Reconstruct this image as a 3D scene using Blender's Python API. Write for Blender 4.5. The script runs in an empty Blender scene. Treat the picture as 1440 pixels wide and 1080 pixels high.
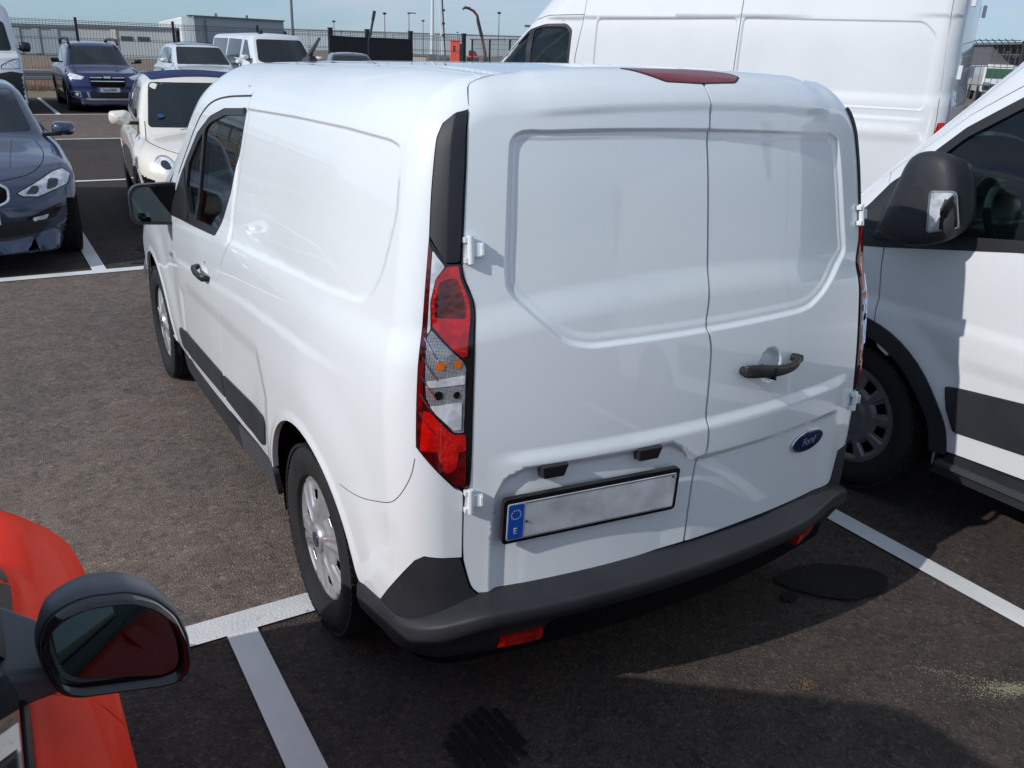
import bpy, bmesh, math, random
import numpy as np
from mathutils import Vector, Matrix
from mathutils.geometry import delaunay_2d_cdt
random.seed(7); rng = np.random.default_rng(7)
S = bpy.context.scene
COL = S.collection
R = math.radians

# ------------------------------------------------------------------ camera
cam_d = bpy.data.cameras.new('camera'); cam = bpy.data.objects.new('camera', cam_d); COL.objects.link(cam)
S.camera = cam
def aim(loc, yaw, pitch, roll, fpx):
    fw = Vector((math.sin(yaw) * math.cos(pitch), math.cos(yaw) * math.cos(pitch), -math.sin(pitch)))
    r = Vector((math.cos(yaw), -math.sin(yaw), 0)); u = r.cross(fw)
    r2 = r * math.cos(roll) + u * math.sin(roll); u2 = -r * math.sin(roll) + u * math.cos(roll)
    cam.matrix_world = Matrix(((r2.x, u2.x, -fw.x, loc[0]), (r2.y, u2.y, -fw.y, loc[1]), (r2.z, u2.z, -fw.z, loc[2]), (0, 0, 0, 1)))
    cam_d.sensor_width = 36; cam_d.lens = 36 * fpx / 1440
aim((-1.6435, -2.4461, 1.8542), .5498, .3679, .0355, 1219.02)
cam_d.clip_start = .05; cam_d.clip_end = 3000

# ------------------------------------------------------------------ sky and sun
SUN_EL = R(31.5); SUN_AZ = R(-94.5)        # compass angle of the sun, from +y clockwise
W = bpy.data.worlds.new('World'); S.world = W; W.use_nodes = True
nt = W.node_tree; nt.nodes.clear()
wo = nt.nodes.new('ShaderNodeOutputWorld'); bg = nt.nodes.new('ShaderNodeBackground'); bg.inputs[1].default_value = .116
sky = nt.nodes.new('ShaderNodeTexSky'); sky.sky_type = 'NISHITA'; sky.sun_disc = False
sky.sun_elevation = SUN_EL; sky.sun_rotation = SUN_AZ; sky.air_density = 1.0; sky.dust_density = .5; sky.ozone_density = 1.6
# thin veils of cloud over the whole sky
tc = nt.nodes.new('ShaderNodeTexCoord'); mp = nt.nodes.new('ShaderNodeMapping'); mp.inputs['Scale'].default_value = (1.3, 1.3, 7)
nz = nt.nodes.new('ShaderNodeTexNoise'); nz.inputs['Scale'].default_value = 1.7; nz.inputs['Detail'].default_value = 7; nz.inputs['Roughness'].default_value = .55; nz.inputs['Distortion'].default_value = .6
rp = nt.nodes.new('ShaderNodeValToRGB'); rp.color_ramp.elements[0].position = .40; rp.color_ramp.elements[1].position = .62
rp.color_ramp.elements[0].color = (.46, .46, .46, 1); rp.color_ramp.elements[1].color = (.93, .93, .93, 1)
mx = nt.nodes.new('ShaderNodeMixRGB'); mx.inputs[2].default_value = (4.5, 5.1, 6.0, 1)
L = nt.links.new
L(tc.outputs['Generated'], mp.inputs[0]); L(mp.outputs[0], nz.inputs['Vector']); L(nz.outputs['Fac'], rp.inputs[0]); L(rp.outputs[0], mx.inputs[0])
tn = nt.nodes.new('ShaderNodeMixRGB'); tn.blend_type = 'MULTIPLY'; tn.inputs[0].default_value = 1; tn.inputs[2].default_value = (.38, .72, 1.14, 1)
L(sky.outputs[0], tn.inputs[1]); L(tn.outputs[0], mx.inputs[1]); L(mx.outputs[0], bg.inputs[0]); L(bg.outputs[0], wo.inputs[0])
sd = bpy.data.lights.new('sun', 'SUN'); sd.energy = 3.3; sd.angle = R(.55); sd.color = (1, .975, .945)
sun = bpy.data.objects.new('sun', sd); COL.objects.link(sun)
sv = Vector((math.sin(SUN_AZ) * math.cos(SUN_EL), math.cos(SUN_AZ) * math.cos(SUN_EL), math.sin(SUN_EL)))
sun.rotation_euler = sv.to_track_quat('Z', 'Y').to_euler(); sun.location = sv * 50
S.view_settings.view_transform = 'Standard'; S.view_settings.look = 'None'; S.view_settings.gamma = 1
S.view_settings.exposure = 0.0; S.view_settings.use_curve_mapping = False

# ------------------------------------------------------------------ object helpers
def link(o, parent=None):
    COL.objects.link(o)
    if parent is not None: o.parent = parent
    return o
def thing(name, label, cat, loc=(0, 0, 0), rotz=0, group=None):
    o = bpy.data.objects.new(name, None); COL.objects.link(o); o.empty_display_size = .2
    o.location = loc; o.rotation_euler = (0, 0, rotz); o['label'] = label; o['category'] = cat
    if group: o['group'] = group
    return o
def tag(o, label, cat, group=None):
    o['label'] = label; o['category'] = cat
    if group: o['group'] = group
    return o
def kind(o, k): o['kind'] = k; return o
def mesh(name, V, Fc, mat, parent=None, smooth=True, N=None, auto=None):
    me = bpy.data.meshes.new(name)
    V = np.asarray(V, float)
    me.from_pydata(V.tolist() if len(V) else [], [], [tuple(int(i) for i in f) for f in Fc])
    me.materials.append(mat) if mat else None
    if smooth: me.polygons.foreach_set('use_smooth', np.ones(len(me.polygons), bool))
    if auto is not None: me.set_sharp_from_angle(angle=R(auto))
    if N is not None: me.normals_split_custom_set_from_vertices([tuple(n) for n in N])
    me.update()
    return link(bpy.data.objects.new(name, me), parent)

class MB:
    """collects primitives into one mesh"""
    def __init__(s): s.V = []; s.F = []
    def add(s, V, F, M=None):
        b = len(s.V)
        for v in V:
            v = Vector(v); s.V.append(tuple(M @ v) if M is not None else tuple(v))
        s.F += [tuple(i + b for i in f) for f in F]; return s
    def box(s, c, d, M=None, taper=1.):
        x, y, z = d[0] / 2, d[1] / 2, d[2] / 2; V = []
        for k in (-1, 1):
            t = taper if k > 0 else 1
            for (a, b) in ((-1, -1), (1, -1), (1, 1), (-1, 1)): V.append((c[0] + a*x*t, c[1] + b*y*t, c[2] + k*z))
        return s.add(V, [(3, 2, 1, 0), (4, 5, 6, 7), (0, 1, 5, 4), (1, 2, 6, 5), (2, 3, 7, 6), (3, 0, 4, 7)], M)
    def tube(s, pts, r, n=8, cap=True, M=None):
        pts = [Vector(p) for p in pts]; m = len(pts); V = []
        rr = r if hasattr(r, '__len__') else [r] * m; up = None
        for i, p in enumerate(pts):
            d = (pts[min(i + 1, m - 1)] - pts[max(i - 1, 0)]).normalized()
            if up is None:
                up = Vector((0, 0, 1)) if abs(d.z) < .9 else Vector((1, 0, 0))
            a = d.cross(up).normalized(); b = a.cross(d).normalized(); up = b
            for k in range(n):
                t = 2 * math.pi * k / n; V.append(p + (a * math.cos(t) + b * math.sin(t)) * rr[i])
        F = [(i*n + k, i*n + (k + 1) % n, (i + 1)*n + (k + 1) % n, (i + 1)*n + k) for i in range(m - 1) for k in range(n)]
        if cap: F += [tuple(range(n - 1, -1, -1)), tuple((m - 1)*n + k for k in range(n))]
        return s.add(V, F, M)
    def lathe(s, prof, n=48, axis='x', M=None, closed=False):
        """prof: list of (radius, along)"""
        V = []
        for (r, a) in prof:
            for k in range(n):
                t = 2 * math.pi * k / n; c, q = r * math.cos(t), r * math.sin(t)
                V.append({'x': (a, c, q), 'y': (c, a, q), 'z': (c, q, a)}[axis])
        m = len(prof); F = []
        for i in range(m if closed else m - 1):
            j = (i + 1) % m
            for k in range(n): F.append((i*n + k, i*n + (k + 1) % n, j*n + (k + 1) % n, j*n + k))
        return s.add(V, F, M)
    def prism(s, poly, h, M=None, z0=0.):
        poly = [tuple(p) for p in ccw(poly)]; n = len(poly)
        V = [(x, y, z0) for x, y in poly] + [(x, y, z0 + h) for x, y in poly]
        return s.add(V, [tuple(range(n - 1, -1, -1)), tuple(range(n, 2*n))] + [(i, (i + 1) % n, (i + 1) % n + n, i + n) for i in range(n)], M)
    def build(s, name, mat, parent=None, smooth=False, bevel=0., seg=2, auto=35):
        o = mesh(name, s.V, s.F, mat, parent, smooth=smooth or bevel > 0)
        bm = bmesh.new(); bm.from_mesh(o.data); bmesh.ops.recalc_face_normals(bm, faces=bm.faces); bm.to_mesh(o.data); bm.free()
        if bevel:
            md = o.modifiers.new('bevel', 'BEVEL'); md.width = bevel; md.segments = seg; md.limit_method = 'ANGLE'; md.angle_limit = R(30); md.harden_normals = True
        if smooth or bevel: o.data.set_sharp_from_angle(angle=R(auto))
        return o

def offset_line(pl, d, closed):
    t = (np.roll(pl, -1, 0) - np.roll(pl, 1, 0)) if closed else np.gradient(pl, axis=0)
    l = np.linalg.norm(t, axis=1); l[l == 0] = 1
    return pl + np.stack([-t[:, 1], t[:, 0]], 1) / l[:, None] * d

def plane_grid(poly, holes, step, ring, rows=()):
    """triangulate a 2-D outline with holes, with an inner ring near the edges"""
    loops = [ccw(densify(poly, step))] + [ccw(densify(h, step))[::-1] for h in holes]
    pts = []; edges = []; nb = 0
    for lp in loops:
        k = len(lp); edges += [(nb + i, nb + (i + 1) % k) for i in range(k)]; nb += k; pts.append(lp)
    B = np.vstack(pts); ringpts = []
    if ring > 0:
        for lp in loops:
            t = np.roll(lp, -1, 0) - np.roll(lp, 1, 0); l = np.linalg.norm(t, axis=1); l[l == 0] = 1
            n = np.stack([-t[:, 1], t[:, 0]], 1) / l[:, None]
            ringpts.append(lp + n * ring)
        rp_ = np.vstack(ringpts)
        ok = inside(rp_, loops[0])
        for lp in loops[1:]: ok &= ~inside(rp_, lp)
        d = np.full(len(rp_), 1e9)
        for lp in loops: d = np.minimum(d, segdist(rp_, lp))
        rp_ = rp_[ok & (d > ring * .8)]
    else: rp_ = np.zeros((0, 2))
    RW_ = []
    for (pl, offs, closed) in rows:            # extra rows of points that follow a crease, so the mesh bends along it
        pl = densify(ccw(pl) if closed else pl, min(step, .012), closed)
        for d_ in offs: RW_.append(offset_line(pl, d_, closed))
    if RW_:
        q_ = np.vstack(RW_); ok = inside(q_, loops[0])
        for lp in loops[1:]: ok &= ~inside(q_, lp)
        q_ = q_[ok]; d = np.full(len(q_), 1e9)
        for lp in loops: d = np.minimum(d, segdist(q_, lp))
        rowpts = q_[d > ring * 1.3]
    else: rowpts = np.zeros((0, 2))
    mn = loops[0].min(0); mx_ = loops[0].max(0)
    gx = np.arange(mn[0] + step * .37, mx_[0], step); gy = np.arange(mn[1] + step * .41, mx_[1], step * .866)
    G = np.array([(x + (.5 * step if j % 2 else 0), y) for j, y in enumerate(gy) for x in gx]) if len(gx) and len(gy) else np.zeros((0, 2))
    if len(G):
        ok = inside(G, loops[0])
        for lp in loops[1:]: ok &= ~inside(G, lp)
        G = G[ok]
    if len(G):
        d = np.full(len(G), 1e9)
        for lp in loops: d = np.minimum(d, segdist(G, lp))
        G = G[d > ring + .55 * step]
        for (pl, offs, closed) in rows:
            pl = np.asarray(densify(ccw(pl) if closed else pl, .02, closed)); sd = segdist(G, pl, closed)
            if closed:
                s_ = np.where(inside(G, pl), sd, -sd); G = G[(s_ < min(offs) - .5 * step) | (s_ > max(offs) + .5 * step)]
            else: G = G[sd > max(abs(o_) for o_ in offs) + .5 * step]
    A = np.vstack([B, rp_, rowpts, G])
    r = delaunay_2d_cdt([Vector(p) for p in A], edges, [], 0, 1e-9)
    V = np.array([(v.x, v.y) for v in r[0]]); T = np.array(r[2])
    c = V[T].mean(1); ok = inside(c, loops[0])
    for lp in loops[1:]: ok &= ~inside(c, lp)
    T = T[ok]
    orig = r[3]; bidx = {}
    for i, o in enumerate(orig):
        for q in o:
            if q < nb: bidx[q] = i
    L2 = []; s0 = 0
    for lp in loops:
        k = len(lp); L2.append([bidx[s0 + i] for i in range(k)]); s0 += k
    return V, T, L2

def panel(name, surf, poly, mat, parent=None, holes=(), step=.02, edge=.0015, ring=.004, thick=.02, lift=0., label=None, rows=()):
    """a pressed sheet: outline cut out of the skin, edges rolled in, with a return flange of real depth"""
    V, T, loops = plane_grid(poly, list(holes), step, ring, rows)
    P, N = surf.PN(V, -lift)
    nb = set(i for lp in loops for i in lp)
    bi = np.array(sorted(nb))
    if edge: P[bi] -= N[bi] * edge
    # orient
    a, b, c = P[T[0, 0]], P[T[0, 1]], P[T[0, 2]]
    fn = np.cross(P[T[:, 1]] - P[T[:, 0]], P[T[:, 2]] - P[T[:, 0]])
    if (fn * N[T[:, 0]]).sum() < 0: T = T[:, ::-1]; flip = True
    else: flip = False
    NN = N.copy()
    F = [tuple(t) for t in T]; VV = [P]; NS = [NN]; base = len(P)
    if thick:
        for lp in loops:
            lp = np.array(lp); k = len(lp)
            top = P[lp]; bot = P[lp] - N[lp] * thick
            nx = np.roll(top, -1, 0) - np.roll(top, 1, 0); wn = np.cross(nx, N[lp]); l = np.linalg.norm(wn, axis=1); l[l == 0] = 1; wn /= l[:, None]
            if flip: wn = -wn
            VV += [top, bot]; NS += [wn, wn]
            for i in range(k):
                j = (i + 1) % k; q = (base + i, base + j, base + k + j, base + k + i)
                F.append(q[::-1] if not flip else q)
            base += 2 * k
    o = mesh(name, np.vstack(VV), F, mat, parent, N=np.vstack(NS))
    if label: o['label'] = label
    return o
def ribbon(name, surf, line, w, mat, parent=None, lift=.0006, step=.01, depth=0.):
    """a thin strip lying on the skin along a line"""
    ln = densify(line, step, False); t = np.gradient(ln, axis=0); l = np.linalg.norm(t, axis=1)[:, None]; n = np.stack([-t[:, 1], t[:, 0]], 1) / l
    ww = w if hasattr(w, '__len__') else np.full(len(ln), w)
    ww = np.interp(np.linspace(0, 1, len(ln)), np.linspace(0, 1, len(ww)), ww)[:, None]
    A, NA = surf.PN(ln + n * ww / 2, -lift); B, NB = surf.PN(ln - n * ww / 2, -lift); k = len(ln)
    C2 = A - NA * (lift + .004); D2 = B - NB * (lift + .004)
    F = [(i, i + 1, k + i + 1, k + i) for i in range(k - 1)] + [(2*k + i, i, i + 1, 2*k + i + 1)[::-1] for i in range(k - 1)] + [(k + i, 3*k + i, 3*k + i + 1, k + i + 1)[::-1] for i in range(k - 1)]
    o = mesh(name, np.vstack([A, B, C2, D2]), F, mat, parent)
    bm = bmesh.new(); bm.from_mesh(o.data); bmesh.ops.recalc_face_normals(bm, faces=bm.faces); bm.to_mesh(o.data); bm.free(); o.data.set_sharp_from_angle(angle=R(40))
    return o
# ------------------------------------------------------------------ geometry helpers (numpy)
def lerp(z, pts):
    p = np.asarray(pts, float)
    return np.interp(z, p[:, 0], p[:, 1])
_LUT = {}
def spl(z, pts):
    """smooth interpolation through points, from a cached fine table"""
    k = id(pts) if isinstance(pts, tuple) else tuple(pts)
    if k not in _LUT:
        p = np.asarray(pts, float); x = p[:, 0]; y = p[:, 1]; m = np.gradient(y, x); q = np.linspace(x[0], x[-1], 1500)
        i = np.clip(np.searchsorted(x, q) - 1, 0, len(x) - 2); h = x[i + 1] - x[i]; t = (q - x[i]) / h
        _LUT[k] = (q, (2*t**3 - 3*t**2 + 1) * y[i] + (t**3 - 2*t**2 + t) * h * m[i] + (-2*t**3 + 3*t**2) * y[i + 1] + (t**3 - t**2) * h * m[i + 1])
    q, v = _LUT[k]
    return np.interp(z, q, v)
def smax(a, b, r):
    u = np.maximum(a + r, 0); w = np.maximum(b + r, 0)
    return np.minimum(np.maximum(a, b), -r) + np.sqrt(u*u + w*w)
def smin(a, b, r): return -smax(-a, -b, r)
def sstep(x, a, b):
    t = np.clip((x - a) / (b - a), 0, 1); return t*t*(3 - 2*t)
def bump(x, c, w): return np.exp(-((x - c) / w)**2)
def densify(poly, step, closed=True):
    poly = [np.asarray(p, float) for p in poly]; out = []
    n = len(poly)
    for i in range(n if closed else n - 1):
        a, b = poly[i], poly[(i + 1) % n]; k = max(1, int(math.ceil(np.linalg.norm(b - a) / step)))
        for j in range(k): out.append(a + (b - a) * j / k)
    if not closed: out.append(poly[-1])
    return np.array(out)
def rounded(poly, r, n=5):
    """round the corners of a polygon; r a number or a list per corner"""
    poly = [np.asarray(p, float) for p in poly]; out = []; N = len(poly)
    for i in range(N):
        p = poly[i]; a = poly[i - 1]; b = poly[(i + 1) % N]
        ri = r[i] if hasattr(r, '__len__') else r
        ri = min(ri, .48 * np.linalg.norm(a - p), .48 * np.linalg.norm(b - p))
        if ri < 1e-5: out.append(p); continue
        pa = p + (a - p) / np.linalg.norm(a - p) * ri; pb = p + (b - p) / np.linalg.norm(b - p) * ri
        for k in range(n + 1):
            t = k / n; out.append((1 - t)**2 * pa + 2*t*(1 - t) * p + t*t * pb)
    return np.array(out)
def inside(P, poly):
    P = np.asarray(P, float); poly = np.asarray(poly, float); c = np.zeros(len(P), bool)
    x, y = P[:, 0], P[:, 1]; j = len(poly) - 1
    for i in range(len(poly)):
        xi, yi = poly[i]; xj, yj = poly[j]
        if yi != yj:
            c ^= ((yi > y) != (yj > y)) & (x < (xj - xi) * (y - yi) / (yj - yi) + xi)
        j = i
    return c
def segdist(P, poly, closed=True):
    """distance of points P to a polyline"""
    P = np.asarray(P, float); A = np.asarray(poly, float); B = np.roll(A, -1, 0)
    if not closed: A, B = A[:-1], B[:-1]
    d = np.full(len(P), 1e9)
    for a, b in zip(A, B):
        ab = b - a; L = ab @ ab
        if L < 1e-14: continue
        t = np.clip(((P - a) @ ab) / L, 0, 1)
        q = P - a - t[:, None] * ab
        d = np.minimum(d, (q * q).sum(1))
    return np.sqrt(d)
def sdpoly(P, poly):
    d = segdist(P, poly); return np.where(inside(P, poly), -d, d)
def ccw(poly):
    poly = np.asarray(poly, float); x, y = poly[:, 0], poly[:, 1]
    return poly if (x * np.roll(y, -1) - y * np.roll(x, -1)).sum() > 0 else poly[::-1]

class Surf:
    """maps (u, v) to the skin of a solid F(P) < 0 by casting a ray from outside"""
    def __init__(s, F, base, tmax=1.2, disp=None, n=48):
        s.F, s.base, s.tmax, s.disp, s.n = F, base, tmax, disp, n
    def solve(s, uv, guess=None):
        O, D = s.base(uv); m = len(O)
        if guess is None:
            ts = np.linspace(0, s.tmax, s.n); lo = np.zeros(m); hi = np.full(m, s.tmax); found = np.zeros(m, bool)
            if m < 400:
                v = s.F((O[:, None, :] + D[:, None, :] * ts[None, :, None]).reshape(-1, 3)).reshape(m, s.n) < 0
                found = v.any(1); k = v.argmax(1); lo = np.where(found, ts[np.maximum(k - 1, 0)], 0); hi = np.where(found, ts[k], s.tmax)
            else:
                for k in range(1, s.n):
                    idx = np.nonzero(~found)[0]
                    if not len(idx): break
                    v = s.F(O[idx] + D[idx] * ts[k])
                    hit = idx[v < 0]; lo[hit] = ts[k - 1]; hi[hit] = ts[k]; found[hit] = True
            for _ in range(4):
                mid = (lo + hi) / 2; neg = s.F(O + D * mid[:, None]) < 0
                hi = np.where(neg, mid, hi); lo = np.where(neg, lo, mid)
            t0, t1 = lo, hi
        else:
            found = guess[1]; t0 = guess[0] - .001; t1 = guess[0] + .001
            lo = t0 - .06; hi = t1 + .06
        f0 = s.F(O + D * t0[:, None]); f1 = s.F(O + D * t1[:, None])
        for _ in range(5):
            df = f1 - f0; df = np.where(np.abs(df) < 1e-13, -1e-13, df)
            t2 = np.clip(t1 - f1 * (t1 - t0) / df, lo, hi); t0, f0 = t1, f1; t1 = t2; f1 = s.F(O + D * t1[:, None])
        t = np.where(found, t1, s.tmax)
        s.last = (t, found)
        return O, D, t
    def P(s, uv, extra=0., guess=None):
        uv = np.asarray(uv, float); O, D, t = s.solve(uv, guess)
        if s.disp is not None: t = t + s.disp(uv)
        return O + D * (t + extra)[:, None]
    def PN(s, uv, extra=0.):
        uv = np.asarray(uv, float); e = .0008
        P = s.P(uv, extra); g = s.last
        Pu = s.P(uv + [e, 0], extra, g) - s.P(uv - [e, 0], extra, g); Pv = s.P(uv + [0, e], extra, g) - s.P(uv - [0, e], extra, g)
        N = np.cross(Pu, Pv); O, D = s.base(uv)
        sg = np.sign((N * D).sum(1)); N = -N * sg[:, None]
        l = np.linalg.norm(N, axis=1); l[l == 0] = 1
        return P, N / l[:, None]
def base_dir(d, dist):
    """parallel projection along an axis: 'x-' looks from -x towards +x with (u, v) = (y, z)"""
    def f(uv):
        n = len(uv); z = np.zeros(n)
        if d == 'x-': return np.stack([z - dist, uv[:, 0], uv[:, 1]], 1), np.tile([1., 0, 0], (n, 1))
        if d == 'x+': return np.stack([z + dist, uv[:, 0], uv[:, 1]], 1), np.tile([-1., 0, 0], (n, 1))
        if d == 'y-': return np.stack([uv[:, 0], z - dist, uv[:, 1]], 1), np.tile([0, 1., 0], (n, 1))
        if d == 'y+': return np.stack([uv[:, 0], z + dist, uv[:, 1]], 1), np.tile([0, -1., 0], (n, 1))
        if d == 'z+': return np.stack([uv[:, 0], uv[:, 1], z + dist], 1), np.tile([0, 0, -1.], (n, 1))
    return f

# ------------------------------------------------------------------ the small delivery van's skin
ARC = math.pi / 2 * .5; RW = .45
def van_base(uv):
    """(s, z) walks round the van's plan: s = -(y + .42) on the left side, then the rear corner, the rear, and the right side"""
    s, z = uv[:, 0], uv[:, 1]; S2 = ARC + 2 * RW
    mir = s > S2 / 2 + ARC / 2; q = np.where(mir, S2 + ARC - s, s)
    th = np.clip(q / .5, 0, math.pi / 2)
    dx, dy = np.cos(th), np.sin(th)
    cx = -RW + np.maximum(q - ARC, 0); cy = -.42 - np.minimum(q, 0)
    ps = np.clip((z - 1.60) / .35, 0, math.pi / 2); zz = np.minimum(z, 1.60)
    cp, sp = np.cos(ps), np.sin(ps)
    O = np.stack([cx - dx * cp, cy - dy * cp, zz + sp], 1); D = np.stack([dx * cp, dy * cp, -sp], 1)
    O[mir, 0] *= -1; D[mir, 0] *= -1
    return O, D
def van_F(P):
    x, y, z = np.abs(P[:, 0]), P[:, 1], P[:, 2]
    w = spl(z, ((.1, .82), (.2, .85), (.35, .872), (.5, .882), (.7, .890), (.9, .892), (1.05, .886), (1.2, .866), (1.4, .832), (1.6, .795), (1.75, .76), (1.9, .725)))
    w = w - .05 * np.clip((-.05 - y) / .75, 0, 2)**2 - .035 * np.clip((y - 1.6) / 1.6, 0, 2)**2
    side = x - w
    rr = spl(z, ((.1, -.79), (.3, -.80), (.6, -.795), (.9, -.785), (1.1, -.765), (1.4, -.722), (1.6, -.688), (1.75, -.650), (1.9, -.59)))
    rear = rr + .075 * (x / .7)**2 - y
    zr = 1.824 - .03 * (x / .7)**2 - .02 * np.clip((-.2 - y) / .5, 0, 2)**2 - .022 * np.clip(y + .2, 0, 9) - .05 * np.clip((y - 1.2) / 1.3, 0, 3)**2
    roof = z - zr
    a = smax(side, roof, .15); a = smax(a, rear, .085)
    ws = (y + (z - 1.10) * 1.75 - 2.92 + .20 * (x / .7)**2) * .496
    cab = smax(a, ws, .12)
    hood = z - (1.10 - .22 * np.clip(y - 2.75, -1, 1) - .06 * (x / .7)**2 - .35 * np.clip(y - 3.2, 0, 1)**2)
    nose = y - 3.50 + .22 * (x / .75)**2.5
    low = smax(smax(smax(side, hood, .12), nose, .14), rear, .085)
    f = smin(cab, low, .04)
    return np.maximum(f, .20 - z)
VAN = Surf(van_F, van_base, 1.05)
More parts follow.
